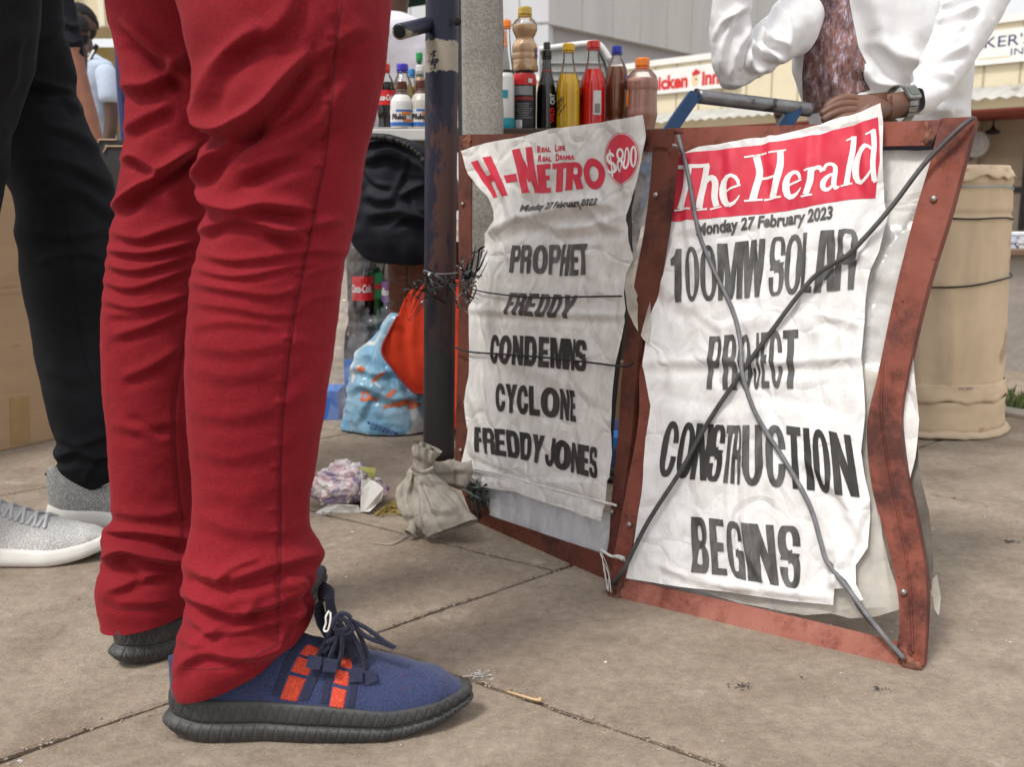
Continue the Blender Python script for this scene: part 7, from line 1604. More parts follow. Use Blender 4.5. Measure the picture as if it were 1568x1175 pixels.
label_band('label', pf, lc, Hc * .80, Hc * .93, m_lab_o, t)
# left group on the tray
GL = 'drink bottles left of the painted pole'
t, pf, lc, Hc = bottle('cola bottle with a red cap and red label, beside the red trousers', 578, 605, 97, 2.42, soda, c_red, L_coke, .80, GL, z=TRZ, flute=.1)
label_band('label', pf, lc, Hc * .42, Hc * .66, m_lab_r, t); label_text('lettering', 'Coca-Cola', pf, lc, Hc * .54, .014, FRN, .040, m_lab_w, t, shear=.3)
milk = [(.85, 0), (.98, .02), (1, .06), (1, .30), (.95, .33), (1, .36), (1, .60), (.97, .68), (.80, .78), (.55, .86), (.44, .90), (.42, 1)]
def milkb(lab, x0, x1, yt, Yd, cap, bm_, txt=True):
    t, pf, lc, Hc = bottle(lab, x0, x1, yt, Yd, milk, cap, None, 0, GL, z=TRZ, body_mat=bm_, cap_h=.018)
    label_band('label', pf, lc, Hc * .08, Hc * .48, m_lab_w, t); label_band('label_stripe', pf, lc, Hc * .08, Hc * .17, m_lab_b, t, off=.0011); label_band('label_stripe', pf, lc, Hc * .42, Hc * .47, m_lab_b, t, off=.0011, a0=FRN - .4, a1=FRN + 1.4)
    label_band('label_spot', pf, lc, Hc * .34, Hc * .42, m_lab_o, t, off=.0012, a0=FRN + .1, a1=FRN + 1.0, k=10); label_band('label_spot', pf, lc, Hc * .18, Hc * .24, m_lab_o, t, off=.0012, a0=FRN + .2, a1=FRN + 1.2, k=10)
    label_text('lettering', 'Pfuko', pf, lc, Hc * .30, .013, FRN - .15, .036, m_lab_k, t, bold=.05, off=.0018); label_band('collar', pf, lc, Hc * .86, Hc * .90, c_brn, t, off=.002)
    return t
milkb('white plastic drink bottle with a brown collar in front of the blue capped one', 598, 631, 124, 2.37, c_brn, m_wpl)
milkb('cream plastic drink bottle with a brown collar, half behind the painted pole', 629, 662, 122, 2.38, c_brn, m_wpl2)
clearb = [(.9, 0), (1, .03), (1, .6), (.75, .8), (.45, .92), (.42, 1)]
bottle('clear bottle with pale yellow drink and a violet blue cap, behind the white bottles', 600, 634, 97, 2.47, clearb, cap_m('violet_cap', (.06, .04, .45)), Mliq('lemon_drink', (.65, .48, .12), .2), .75, GL, z=TZ)
bottle('green bottle top beside the painted pole, behind the cream bottle', 634, 652, 80, 2.55, longneck, cap_m('green_cap', (.02, .32, .08)), Mliq('green_drink', (.02, .22, .06), .1, 0), .96, GL, z=TZ)
bottle('tan drink bottle with a white cap behind the cream bottle', 632, 656, 99, 2.49, clearb, c_wht, L_tan, .9, GL, z=TZ)
bottle('clear bottle with light blue cap leaning behind the violet capped one', 622, 640, 105, 2.56, clearb, cap_m('sky_cap', (.05, .25, .6)), Mliq('lemon_drink_b', (.7, .55, .1), .2), .8, GL, z=TZ)

# white crate edge behind the bottles
kc = thing('plastic_tub', 'grey see-through tub with a rounded white rim behind the yellow and red bottles', 'tub', (.16, 2.8, TZ))
KY = 2.80; z_b = TZ + .0005
rim = [(826, 76), (860, 71), (905, 66), (917, 68), (926, 78), (933, 90)]
tube('rim', [W(x, y, KY) for x, y in rim], .0085, m_wpl, kc, n=40, k=12)
bm = bmesh.new(); pr = [W(x, y + 4, KY) for x, y in rim]; lo = [Vector((p.x, KY, z_b)) for p in pr]
for i in range(len(pr) - 1): bm.faces.new([bm.verts.new(q) for q in (lo[i], lo[i + 1], pr[i + 1], pr[i])])
bmesh.ops.remove_doubles(bm, verts=bm.verts, dist=1e-5); bmesh.ops.solidify(bm, geom=bm.faces[:], thickness=.004); bm_link('tub_wall', bm, M('tub_grey', (.33, .34, .33), .5, .12, 30, .2, 80), kc)
bm = bmesh.new()
for k in range(9): 
    z = z_b + .03 + k * .022
    box(bm, ((lo[0].x + lo[-2].x) / 2, KY - .0015, z), (lo[-2].x - lo[0].x - .01, .005, .004))
bm_link('tub_rib', bm, M('tub_rib_grey', (.42, .43, .42), .5), kc)
tube('side_cable', [W(x, y, KY - .01) for x, y in ((912, 72), (920, 84), (927, 100), (931, 130))], .0028, m_dark, kc, n=24, k=6)

# ------------------------------------------------ under the table
# black jacket or bag hanging over the tray edge
jk = tube_px('jacket', [((560, 204), (598, 206), 2.26, .9), ((548, 212), (628, 214), 2.26, .8), ((540, 226), (652, 228), 2.26, .6), ((536, 250), (668, 254), 2.26, .5), ((532, 290), (674, 295), 2.26, .5), ((528, 330), (676, 335), 2.26, .5), ((530, 358), (676, 360), 2.26, .5), ((545, 378), (672, 380), 2.26, .5), ((570, 388), (660, 389), 2.27, .5), ((610, 392), (640, 392), 2.28, .5)], 120, 110,
    [([(560, 245), (600, 235), (650, 262)], .012, 8), ([(600, 300), (615, 270), (622, 240)], .008, 4), ([(600, 345), (630, 330), (665, 345)], .008, 5), ([(560, 260), (575, 280), (600, 285)], .007, 4), ([(630, 300), (640, 320), (665, 325)], .006, 4), ([(560, 295), (580, 305), (605, 303)], .012, 8), ([(610, 300), (640, 285), (668, 272)], .012, 6), ([(620, 262), (650, 270), (672, 262)], .008, 6), ([(560, 330), (610, 322), (660, 335)], .012, 9), ([(556, 222), (590, 214), (630, 225), (655, 245)], .008, 5)], fine=.010, fscale=11, caps=True)
jt = tag(link('jacket', jk, Mcloth('black_nylon', (.010, .011, .017), (.020, .021, .030), rough=.7, sheen=.0)), 'bundled black jacket hanging between the white bottles and the bottle pack', 'jacket')
tube('zip', [W(x, y, 2.19) for x, y in ((562, 210), (590, 211), (618, 220), (640, 236), (652, 252))], .006, m_blackcord, jt, n=60, k=8, jitter=.6)
# brown board behind
bx = thing('wooden_crate', 'brown wooden crate behind the orange cloth', 'crate', (-.2, 2.5, 0))
m_wood = M('crate_wood', (.16, .06, .032), .7, .35, 12, .4, 60, stretch=(1, 1, 6), spots=(30, .60, (.35, .12, .04)))
for k in range(7):
    bm = bmesh.new(); box(bm, (-.268 + k * .046, 2.34, .22), (.043, .014, .44)); bm_link('board', bm, m_wood, bx, bevel=.002)
for z in (.05, .40): bm = bmesh.new(); box(bm, (-.13, 2.352, z), (.32, .010, .03)); bm_link('batten', bm, m_wood, bx)
# bottle pack in shrink wrap
GP = 'large soda bottles in the shrink wrapped pack'
def pet(label, px, x_r, ytop, yb, Yd, cap, liq, lab, txt=None, tm=None, lz=(.40, .60), fill=.78, lab_a=None):
    z0 = max(0.0, W(px, yb, Yd).z); return _pet(label, px - x_r, px + x_r, ytop, Yd, cap, liq, lab, txt, tm, z0, lz, fill)
def _pet(label, x0, x1, yt, Yd, cap, liq, lab, txt, tm, z0, lz, fill):
    t, pf, lc, Hc = bottle(label, x0, x1, yt, Yd, soda, cap, liq, fill, GP, z=z0, flute=.12)
    if lab: label_band('label', pf, lc, Hc * lz[0], Hc * lz[1], lab, t)
    if txt: label_text('lettering', txt, pf, lc, Hc * (lz[0] + lz[1]) / 2, Hc * .09, FRN, .052, tm or m_lab_w, t, shear=.25)
    return t, pf, lc, Hc
PKY = 2.36; ZS = .235
pk = thing('bottle_pack', 'clear plastic shrink wrap round soda bottles left of the orange cloth', 'bottle pack', (-.42, PKY, 0))
_pet('soda bottle with red label and red cap in the shrink wrap, leftmost of the pack', 530, 565, 364, PKY, c_red, L_coke, m_lab_r, 'Coca-Cola', m_lab_w, ZS - .02, (.40, .66), .45)
_pet('green soda bottle showing through the torn hole in the shrink wrap', 553, 583, 388, PKY + .02, cap_m('pack_green_cap', (.02, .35, .1)), Mliq('green_soda', (.01, .13, .03), .06, 0), m_lab_g, '7up', m_lab_r, ZS - .03, (.52, .84), .9)
_pet('soda bottle with purple label and white cap in the shrink wrap, rightmost of the pack', 578, 606, 372, PKY + .01, c_wht, Mliq('grape_soda', (.05, .04, .05), .1, 0), m_lab_p, 'fanta', m_lab_w, ZS - .02, (.40, .64), .5)
_pet('soda bottle lying deep in the lower layer of the pack, left', 515, 545, 470, PKY, c_blu, L_coke, m_lab_b, None, None, 0, (.35, .6), .8)
_pet('soda bottle deep in the lower layer of the pack, middle', 545, 575, 472, PKY + .03, c_wht, L_coke, m_lab_p, None, None, 0, (.35, .6), .8)
_pet('soda bottle deep in the lower layer of the pack, right', 575, 603, 475, PKY + .03, c_red, L_coke, m_lab_b, None, None, 0, (.35, .6), .8)
m_wrap = Mfilm('shrink_wrap', (.55, .58, .64), .13, .1, 1.0, 38)
wrap = tube_px('shrink_wrap', [((534, 368), (600, 384), PKY, .5), ((520, 380), (604, 392), PKY, .6), ((512, 420), (608, 420), PKY, .62), ((509, 460), (610, 460), PKY, .64), ((507, 500), (609, 500), PKY, .64), ((506, 560), (606, 560), PKY, .64), ((505, 620), (600, 620), PKY, .64), ((506, 645), (598, 645), PKY, .62)], 150, 150,
    [([(515, 470), (540, 480), (560, 500), (590, 485), (608, 450)], .012, 5), ([(510, 520), (540, 500), (570, 510)], .010, 5), ([(520, 450), (535, 475), (530, 520)], .010, 4), ([(530, 400), (545, 430), (540, 470)], .008, 4), ([(590, 410), (596, 450), (590, 490)], .008, 4), ([(510, 560), (545, 550), (580, 560)], .008, 5), ([(560, 380), (590, 400), (600, 430)], .006, 4)], fine=.010, fscale=24, rnd=.004)
# torn hole in front of the green bottle
bmw = bmesh.new(); bmw.from_mesh(wrap); P = np.array([v.co for v in bmw.verts]); hx, hy = PXnp(P)
kill = [v for v, x, y in zip(bmw.verts, hx, hy) if ((x - 572) / 17) ** 2 + ((y - 442) / 36) ** 2 < 1 + .2 * math.sin(y * .5) + .15 * math.sin(x) and v.co.y < PKY]
bmesh.ops.delete(bmw, geom=kill, context='VERTS'); bmw.to_mesh(wrap); bmw.free(); link('shrink_wrap', wrap, m_wrap, pk)
# blue box at the pack's foot
bb_ = thing('blue_box', 'small bright blue box at the foot of the bottle pack beside the red trousers', 'box', tuple(G(495, 640)))
bm = bmesh.new(); q0 = G(503, 645); box(bm, (q0.x - .02, q0.y + .06, .035), (.09, .10, .07)); bm_link('box_body', bm, M('blue_card', (.02, .13, .50), .5, .1, 10), bb_, bevel=.002)
bm = bmesh.new(); box(bm, (q0.x - .02, q0.y + .06, .0715), (.088, .098, .0015)); bm_link('box_lid', bm, M('blue_card_b', (.03, .18, .6), .5, .1, 10), bb_)

# printed light blue plastic bag
def Mbag():
    m = bpy.data.materials.new('printed_bag'); nt, n, l, b = nodes_of(m); b.inputs['Roughness'].default_value = .28; b.inputs['Coat Weight'].default_value = .35
    tc = n.new('ShaderNodeTexCoord'); P = tc.outputs['Object']
    def noise(s, d, st=(1, 1, 1), rot=0.0, ro=.5, dist=0.0):
        mp = n.new('ShaderNodeMapping'); mp.inputs['Scale'].default_value = st; mp.inputs['Rotation'].default_value = (0, rot, 0); l.new(P, mp.inputs[0]); z = n.new('ShaderNodeTexNoise'); z.inputs['Scale'].default_value = s; z.inputs['Detail'].default_value = d; z.inputs['Roughness'].default_value = ro; z.inputs['Distortion'].default_value = dist; l.new(mp.outputs[0], z.inputs['Vector']); return z.outputs[0]
    def rp(x, a, b_): r = n.new('ShaderNodeMapRange'); r.inputs[1].default_value = a; r.inputs[2].default_value = b_; l.new(x, r.inputs[0]); return r.outputs[0]
    def mx(f, a, b_):
        x = n.new('ShaderNodeMix'); x.data_type = 'RGBA'; l.new(f, x.inputs[0])
        for k, v in ((6, a), (7, b_)):
            if isinstance(v, tuple): x.inputs[k].default_value = (*v, 1)
            else: l.new(v, x.inputs[k])
        return x.outputs[2]
    c = mx(rp(noise(12, 2), .35, .65), (.16, .40, .62), (.33, .56, .72))
    c = mx(rp(noise(14, 1, (1, 1, .6), .5, .5, 1.2), .60, .63), c, (.72, .75, .78))
    sx = n.new('ShaderNodeSeparateXYZ'); l.new(P, sx.inputs[0]); c = mx(rp(sx.outputs[2], .27, .36), c, (.74, .75, .77))
    l.new(c, b.inputs['Base Color'])
    bp = n.new('ShaderNodeBump'); bp.inputs['Strength'].default_value = .8; bp.inputs['Distance'].default_value = .006; l.new(noise(60, 5, (1.5, 1, .7), .4, .7, 1.5), bp.inputs['Height']); l.new(bp.outputs[0], b.inputs['Normal']); return m
bgY = 2.30
bst = [((598, 478), (612, 480), bgY, .8), ((584, 498), (640, 498), bgY, .6), ((566, 520), (656, 520), bgY, .6), ((545, 545), (668, 545), bgY, .62), ((538, 575), (674, 575), bgY, .65), ((532, 610), (676, 610), bgY, .65), ((528, 640), (676, 640), bgY, .65), ((524, 657), (672, 657), bgY, .62), ((545, 668), (650, 668), bgY, .5)]
bfl = [([(600, 480), (575, 540), (570, 600)], .006, 6), ([(610, 490), (600, 550), (615, 600)], .007, 6), ([(540, 560), (580, 572), (620, 560)], .006, 6), ([(535, 600), (560, 590), (600, 610), (640, 600)], .008, 7), ([(600, 560), (630, 590), (640, 640)], .007, 6), ([(545, 650), (560, 620), (575, 600)], .006, 5), ([(560, 500), (550, 540), (540, 580)], .006, 5), ([(620, 610), (650, 605), (670, 620)], .006, 5)]
bagm = tube_px('bag', bst, 170, 170, bfl, fine=.006, fscale=24, rnd=.002, caps=True)
for v in bagm.vertices:
    if v.co.z < .004: v.co.z = .004
bgt = thing('plastic_bag', 'full light blue printed plastic bag under the orange cloth', 'plastic bag', (-.32, bgY, 0))
link('bag_body', bagm, Mbag(), bgt)
bvb = bvh_of(bagm); m_bagprint = M('bag_print_orange', (.66, .16, .06), .4, .2, 60); m_bagprint_d = M('bag_print_navy', (.06, .12, .28), .4, .2, 60)
def blob(cx, cy, rx, ry, rot, n=18, j=.25, seed=0):
    rnd = random.Random(seed); return [(cx + math.cos(rot) * rx * math.cos(a) * k - math.sin(rot) * ry * math.sin(a) * k, cy + math.sin(rot) * rx * math.cos(a) * k + math.cos(rot) * ry * math.sin(a) * k) for a in [i * 2 * PI / n for i in range(n)] for k in [1 + rnd.uniform(-j, j)]]
decal('print_blot', bvb, [([blob(559, 607, 7, 9, .3, seed=1)], [blob(559, 607, 3, 4, .2, seed=2)]), ([blob(571, 611, 9, 3, .2, seed=3)], []), ([blob(599, 603, 9, 4, -.5, seed=4)], []), ([blob(612, 618, 22, 4.5, -.22, seed=5, j=.4)], []), ([blob(634, 622, 10, 4, -.3, seed=6)], []), ([blob(552, 565, 7, 5, .3, seed=7)], []), ([blob(579, 577, 14, 3, -.7, seed=8, j=.4)], [])], m_bagprint, bgt, .0012, 2.5)
decal('print_blot', bvb, [([blob(565 + k * 6, 648 + k * 2.2, 3, 2.5, .4, n=8, seed=k)], []) for k in range(8)] + [([blob(569 + k * 6, 655 + k * 1.6, 2.6, 2.2, .4, n=8, seed=k + 20)], []) for k in range(7)], m_bagprint_d, bgt, .0012, 2)
# clear bag handle hanging at its left
cb = drape('loose_film', Plane(W(540, 560, 2.24), (1, 0, 0), (0, 0, 1)), [([[(540, 500), (556, 495), (568, 505), (556, 530), (545, 560), (540, 600), (536, 640), (522, 640), (512, 600), (518, 560), (530, 530)]], [])], m_wrap, bgt, lambda px, py, a, b: .01 * fbm(a * 20, b * 14, 2, 3) + .006 * ridged(a * 40, b * 12, 5, 2), 0, .006)
# orange cloth over the crate
OYp = 2.19
ocl = Plane(W(650, 540, OYp), (1, 0, 0), (0, .06, 1))
of_ = [([(600, 500), (620, 560), (650, 600)], .006, 8), ([(640, 450), (630, 520), (640, 590)], .006, 8), ([(690, 430), (700, 520), (702, 640)], .006, 7)]
oc = drape('orange_cloth', ocl, [([[(610, 484), (618, 462), (632, 440), (650, 432), (706, 430), (708, 520), (706, 600), (704, 652), (690, 660), (680, 640), (655, 606), (632, 598), (604, 566), (586, 538), (596, 510)]], [])], Mcloth('orange_fleece', (.72, .055, .02), (.82, .08, .03), soft=8, wv=.1), None, lambda px, py, a, b: folds_h(px, py, of_) + .008 * fbm(a * 10, b * 8, 2, 3), 0, .006)
tag(oc, 'bright orange cloth hanging behind the painted pole above the plastic bag', 'cloth')
bmo = oc.modifiers.new('thick', 'SOLIDIFY'); bmo.thickness = .004
tube('hem', [ocl.at(x, y, .006) for x, y in ((610, 484), (596, 510), (586, 538), (604, 566), (632, 598), (655, 606), (680, 640))], .0035, M('hem_red', (.45, .03, .02), .8), oc, n=50, k=7)

# shredded black plastic ties round the pole
def ribbons(name, lab, base, ends, mat, n, seed, w=.0025, cat='plastic ties', curl=10, Yd=2.0, yj=.02):
    rnd = random.Random(seed); bm = bmesh.new()
    for k in range(n):
        x0, y0 = base[k % len(base)]; x1, y1 = ends[k % len(ends)]
        P = catmull([(x0 + rnd.gauss(0, 3), y0 + rnd.gauss(0, 3)), ((x0 + x1) / 2 + rnd.gauss(0, curl), (y0 + y1) / 2 + rnd.gauss(0, curl)), (x1 + rnd.gauss(0, curl * .8), y1 + rnd.gauss(0, curl * .8))], 9)
        prev = None; Ys = [Yd + rnd.gauss(0, yj) for _ in range(3)]; ww = w * rnd.uniform(.4, 1.2); tw = rnd.uniform(0, 3)
        for i, (x, y) in enumerate(P):
            yy = np.interp(i / 8, [0, .5, 1], Ys); c = W(x, y, yy); a = tw + i * .35; dv_ = Vector((math.cos(a), .3, math.sin(a))) * ww * (1 - .6 * i / 8)
            pr_ = (bm.verts.new(c - dv_), bm.verts.new(c + dv_))
            if prev: bm.faces.new((prev[0], prev[1], pr_[1], pr_[0]))
            prev = pr_
    return tag(bm_link(name, bm, mat, None, True), lab, cat)
m_blkp = M('black_plastic', (.012, .012, .013), .25, .4, 60, coat=.4)
ribbons('plastic_ties', 'shredded black plastic ties knotted round the painted pole over the orange cloth', [(690, 432), (660, 418), (652, 428)], [(625, 440), (634, 470), (700, 440), (660, 410), (690, 462), (632, 492), (648, 420), (640, 455)], m_blkp, 30, 3, .0034, Yd=1.985)
ribbons('plastic_ties', 'shredded black plastic strips tied to the left post of the darker board', [(712, 425), (716, 440)], [(705, 395), (735, 380), (745, 390), (720, 455), (732, 425), (700, 410), (742, 372), (716, 470)], m_blkp, 24, 4, .0032, Yd=1.62, curl=7)
tube_o = tube('tie_wire', [b0.lerp(t0, 0) * 0 + W(648, 414, 2.0), W(662, 418, 1.985), W(680, 420, 1.985), W(700, 418, 2.01)], .0016, M('tie_grey', (.2, .2, .22), .3), None, n=30, k=6); tag(tube_o, 'thin grey wire round the painted pole at the black plastic knot', 'wire')
# tufts of clear shredded film behind the board foot
ribbons('shredded_film', 'tuft of shredded dark and clear film behind the foot of the darker board', [(718, 745), (726, 760)], [(735, 770), (722, 742), (745, 785), (738, 748), (748, 770), (728, 790), (712, 730)], M('film_dark', (.07, .09, .08), .2, .6, 60, coat=.6), 60, 6, .003, Yd=1.60, cat='film scraps', curl=8)

# white woven sack knotted at the foot of the pole
m_sack = Mpaper('sack_plastic', (.43, .39, .34), (.28, .25, .205))
SY = 1.56
sk1 = tube_px('sack', [((634, 676), (670, 690), SY, .5), ((634, 690), (664, 698), SY, .6), ((636, 706), (656, 712), SY, .8), ((634, 718), (654, 722), SY, 1), ((636, 732), (662, 728), SY, .9), ((634, 752), (680, 742), SY - .01, .6), ((636, 780), (702, 764), SY - .03, .5), ((644, 805), (718, 788), SY - .05, .45), ((662, 822), (724, 800), SY - .06, .35)], 140, 120,
    [([(640, 678), (645, 705)], .004, 3), ([(650, 682), (650, 708)], .005, 3), ([(660, 688), (655, 710)], .004, 3), ([(645, 730), (660, 770), (680, 810)], .005, 4), ([(655, 728), (680, 760), (705, 790)], .005, 4), ([(642, 740), (648, 780), (658, 815)], .005, 4), ([(662, 735), (690, 755), (712, 785)], .004, 4), ([(660, 780), (680, 785), (700, 780)], .004, 5)], fine=.006, fscale=30, rnd=.003)
sk2 = tube_px('sack', [((628, 720), (648, 712), SY + .02, .8), ((616, 738), (642, 732), SY + .01, .5), ((606, 755), (640, 760), SY, .45), ((612, 780), (642, 785), SY - .02, .4), ((628, 800), (640, 800), SY - .03, .4), ((622, 815), (632, 822), SY - .05, .3)], 90, 70, [([(632, 725), (622, 760), (625, 790)], .004, 4), ([(640, 730), (636, 770)], .004, 3)], fine=.006, fscale=30, rnd=.003)
sk3 = tube_px('sack', [((655, 716), (652, 734), SY + .02, .8), ((672, 712), (676, 742), SY + .03, .6), ((695, 710), (700, 748), SY + .04, .5), ((712, 712), (712, 745), SY + .03, .5), ((722, 706), (724, 722), SY + .03, .4)], 80, 70, [([(655, 722), (690, 722), (715, 718)], .004, 4), ([(660, 732), (695, 738), (712, 738)], .004, 4)], fine=.006, fscale=30, rnd=.003)
skm = join_meshes('sack', [sk1, sk2, sk3])
for v in skm.vertices:
    if v.co.z < .003: v.co.z = .003
skt = thing('woven_sack', 'dirty white plastic sack knotted at the foot of the painted pole', 'sack', (-.18, SY, 0))
link('sack_body', skm, m_sack, skt)
tube('tie', [W(x, y, SY - .035) for x, y in ((630, 716), (640, 722), (652, 722), (664, 716))], .0032, m_sack, skt, n=20, k=7)
tube('loose_tail', [G(632, 815) + Vector((0, 0, .012)), G(620, 826) + Vector((0, 0, .004)), G(606, 834) + Vector((0, 0, .003)), G(594, 836) + Vector((0, 0, .002)), G(574, 834) + Vector((0, 0, .002))], [.0018, .0007], m_sack, skt, n=40, k=6)
# dry straw wisp
rnd = random.Random(12); mes = []
for k in range(40):
    a_ = (580 + rnd.gauss(0, 4), 788 + rnd.gauss(0, 2.5)); b_ = (624 + rnd.gauss(0, 6), 790 + rnd.gauss(0, 3)); mes.append(tube_mesh([G(*a_) + Vector((0, 0, .002)), G((a_[0] + b_[0]) / 2, 782 + rnd.gauss(0, 4)) + Vector((0, 0, rnd.uniform(.003, .016))), G(*b_) + Vector((0, 0, .003))], .0007, n=9, k=4))
so = link('straw', join_meshes('straw', mes), M('dry_straw', (.34, .25, .08), .8, .3, 100)); tag(so, 'wisp of dry yellow straw between the crumpled paper and the sack', 'straw')

# crumpled printed paper
def crumple():
    bm = bmesh.new(); bmesh.ops.create_icosphere(bm, subdivisions=6, radius=1)
    P = np.array([v.co for v in bm.verts]); d = P / np.linalg.norm(P, axis=1)[:, None]
    rr_ = np.random.RandomState(21); nrm_ = rr_.randn(60, 3); nrm_ /= np.linalg.norm(nrm_, axis=1)[:, None]; off = rr_.uniform(.62, .98, 60)
    dots = d @ nrm_.T; t = np.where(dots > .25, off[None, :] / np.clip(dots, .25, None), 9).min(1); t = np.clip(t, .4, 1.25)
    n2 = rr_.randn(46, 3); n2 /= np.linalg.norm(n2, axis=1)[:, None]; w_ = d + .12 * np.stack([fbm(d[:, 0] * 3, d[:, 1] * 3, d[:, 2] * 3 + k, 2) for k in (0, 7, 13)], 1); cell = w_ @ n2.T; o = np.sort(cell, axis=1); e1 = o[:, -1] - o[:, -2]; ids = cell.argmax(1); tilt = rr_.randn(46, 3)[ids]
    t = t - .10 * np.exp(-(e1 / .03) ** 2) + .16 * (d * tilt).sum(1) * np.clip(e1, 0, .25) + .07 * ridged(d[:, 0] * 2.5, d[:, 1] * 2.5, d[:, 2] * 2.5, 3)
    Q = d * t[:, None]; c = G(524, 786); sx_, sy_, sz_ = .074, .060, .054
    Q = Q * np.array([sx_, sy_, sz_]) + np.array([c.x, c.y + .045, .040]); Q[:, 2] = np.where(Q[:, 2] < .0015, .0015, Q[:, 2])
    for v, q in zip(bm.verts, Q): v.co = q
    for f in bm.faces: f.smooth = True
    me = bpy.data.meshes.new('paper'); bm.to_mesh(me); bm.free(); return me
def Mcrum():
    m = bpy.data.materials.new('crumpled_print'); nt, n, l, b = nodes_of(m); b.inputs['Roughness'].default_value = .45; b.inputs['Coat Weight'].default_value = .15
    tc = n.new('ShaderNodeTexCoord'); z = n.new('ShaderNodeTexNoise'); z.inputs['Scale'].default_value = 17; z.inputs['Detail'].default_value = 2; z.inputs['Distortion'].default_value = 1.2; l.new(tc.outputs['Object'], z.inputs['Vector'])
    r = n.new('ShaderNodeValToRGB'); e = r.color_ramp.elements; e[0].position = .33; e[0].color = (.19, .13, .26, 1); e[1].position = .62; e[1].color = (.68, .65, .63, 1)
    for p, c in ((.41, (.28, .21, .33)), (.45, (.56, .52, .54)), (.50, (.50, .30, .33)), (.53, (.66, .60, .60)),): x = e.new(p); x.color = (*c, 1)
    l.new(z.outputs[0], r.inputs[0]); l.new(r.outputs[0], b.inputs['Base Color'])
    v = n.new('ShaderNodeTexVoronoi'); v.inputs['Scale'].default_value = 55; v.feature = 'DISTANCE_TO_EDGE'; l.new(tc.outputs['Object'], v.inputs['Vector'])
    bp = n.new('ShaderNodeBump'); bp.inputs['Strength'].default_value = .5; bp.inputs['Distance'].default_value = .003; l.new(v.outputs[0], bp.inputs['Height']); l.new(bp.outputs[0], b.inputs['Normal']); return m
cr = thing('crumpled_paper', 'crumpled ball of white and purple printed paper on the pavement beside the red trousers', 'crumpled paper', tuple(G(524, 790)))
link('paper_ball', crumple(), Mcrum(), cr)
def corner(name, pts, mat, hs, Yb):
    bm = bmesh.new(); vs_ = [bm.verts.new(W(x, y, Yb + h)) for (x, y), h in zip(pts, hs)]; bm.faces.new(vs_); bmesh.ops.subdivide_edges(bm, edges=bm.edges[:], cuts=2, use_grid_fill=True)
    for v in bm.verts: v.co.y += .004 * float(fbm(np.array([v.co.x * 60]), np.array([v.co.z * 60]), 2.0)[0])
    bmesh.ops.solidify(bm, geom=bm.faces[:], thickness=.0005); return bm_link(name, bm, mat, cr)
yb = G(540, 780).y
mw_ = M('paper_white', (.70, .69, .66), .6, .08, 20); mg_ = M('paper_green', (.48, .52, .10), .6, .3, 40, col2=(.66, .64, .35))
corner('paper_corner', [(526, 708), (548, 720), (551, 732), (537, 727)], mg_, [.02, .01, 0, .02], yb)
corner('paper_corner', [(550, 714), (576, 717), (573, 736), (553, 733)], mg_, [.02, .0, .01, .02], yb)
corner('paper_corner', [(553, 735), (572, 736), (588, 748), (584, 768), (566, 784), (552, 784)], mw_, [.0, .01, -.01, -.005, -.015, 0], yb - .02)
corner('paper_corner', [(482, 786), (505, 772), (548, 775), (556, 786), (530, 793)], mw_, [.0, -.01, -.01, .0, -.01], yb - .015)

# items glimpsed between the two boards
it = thing('blue_carton', 'bright blue printed carton seen in the gap between the two boards', 'carton', (W(970, 690, 2.0).x, 2.0, 0))
gx = W(970, 690, 2.0).x; z0, z1 = 0.0, W(970, 670, 2.0).z
bm = bmesh.new(); box(bm, (gx, 2.06, z1 / 2), (.12, .12, z1)); bm_link('carton_body', bm, M('carton_blue', (.03, .19, .58), .4, .1, 10), it, bevel=.002)
bm = bmesh.new(); za = W(970, 706, 2.0).z; zb_ = W(970, 686, 2.0).z; box(bm, (gx, 1.999, (za + zb_) / 2), (.118, .001, zb_ - za)); bm_link('carton_stripe', bm, M('carton_tan', (.62, .38, .14), .5, .3, 40), it)
it2 = thing('cardboard_piece', 'brown cardboard seen above the blue carton between the boards', 'cardboard', (gx, 2.12, 0))
bm = bmesh.new(); box(bm, (gx, 2.26, W(970, 600, 2.2).z / 2 + .03), (.16, .02, W(970, 600, 2.2).z + .06)); bm_link('card', bm, M('brown_card', (.17, .10, .055), .8, .15, 12), it2)
it3 = thing('striped_bag', 'red and white striped plastic piece in the gap between the boards', 'plastic piece', (W(978, 575, 1.9).x, 1.9, .3))
pp_ = Plane(W(978, 575, 1.75), (1, 0, 0), (0, 0, 1))
drape('white_part', pp_, [([[(966, 520), (992, 500), (994, 600), (984, 604), (968, 592)]], [])], mw_, it3, lambda px, py, a, b: .004 * fbm(a * 40, b * 30, 2, 2), 0, .005)
drape('red_part', pp_, [([[(968, 545), (976, 552), (986, 580), (972, 574)], [(968, 582), (988, 590), (988, 598), (968, 590)]], [])], M('plastic_crimson', (.40, .02, .06), .5), it3, lambda px, py, a, b: .004 * fbm(a * 40, b * 30, 2, 2), .001, .005)

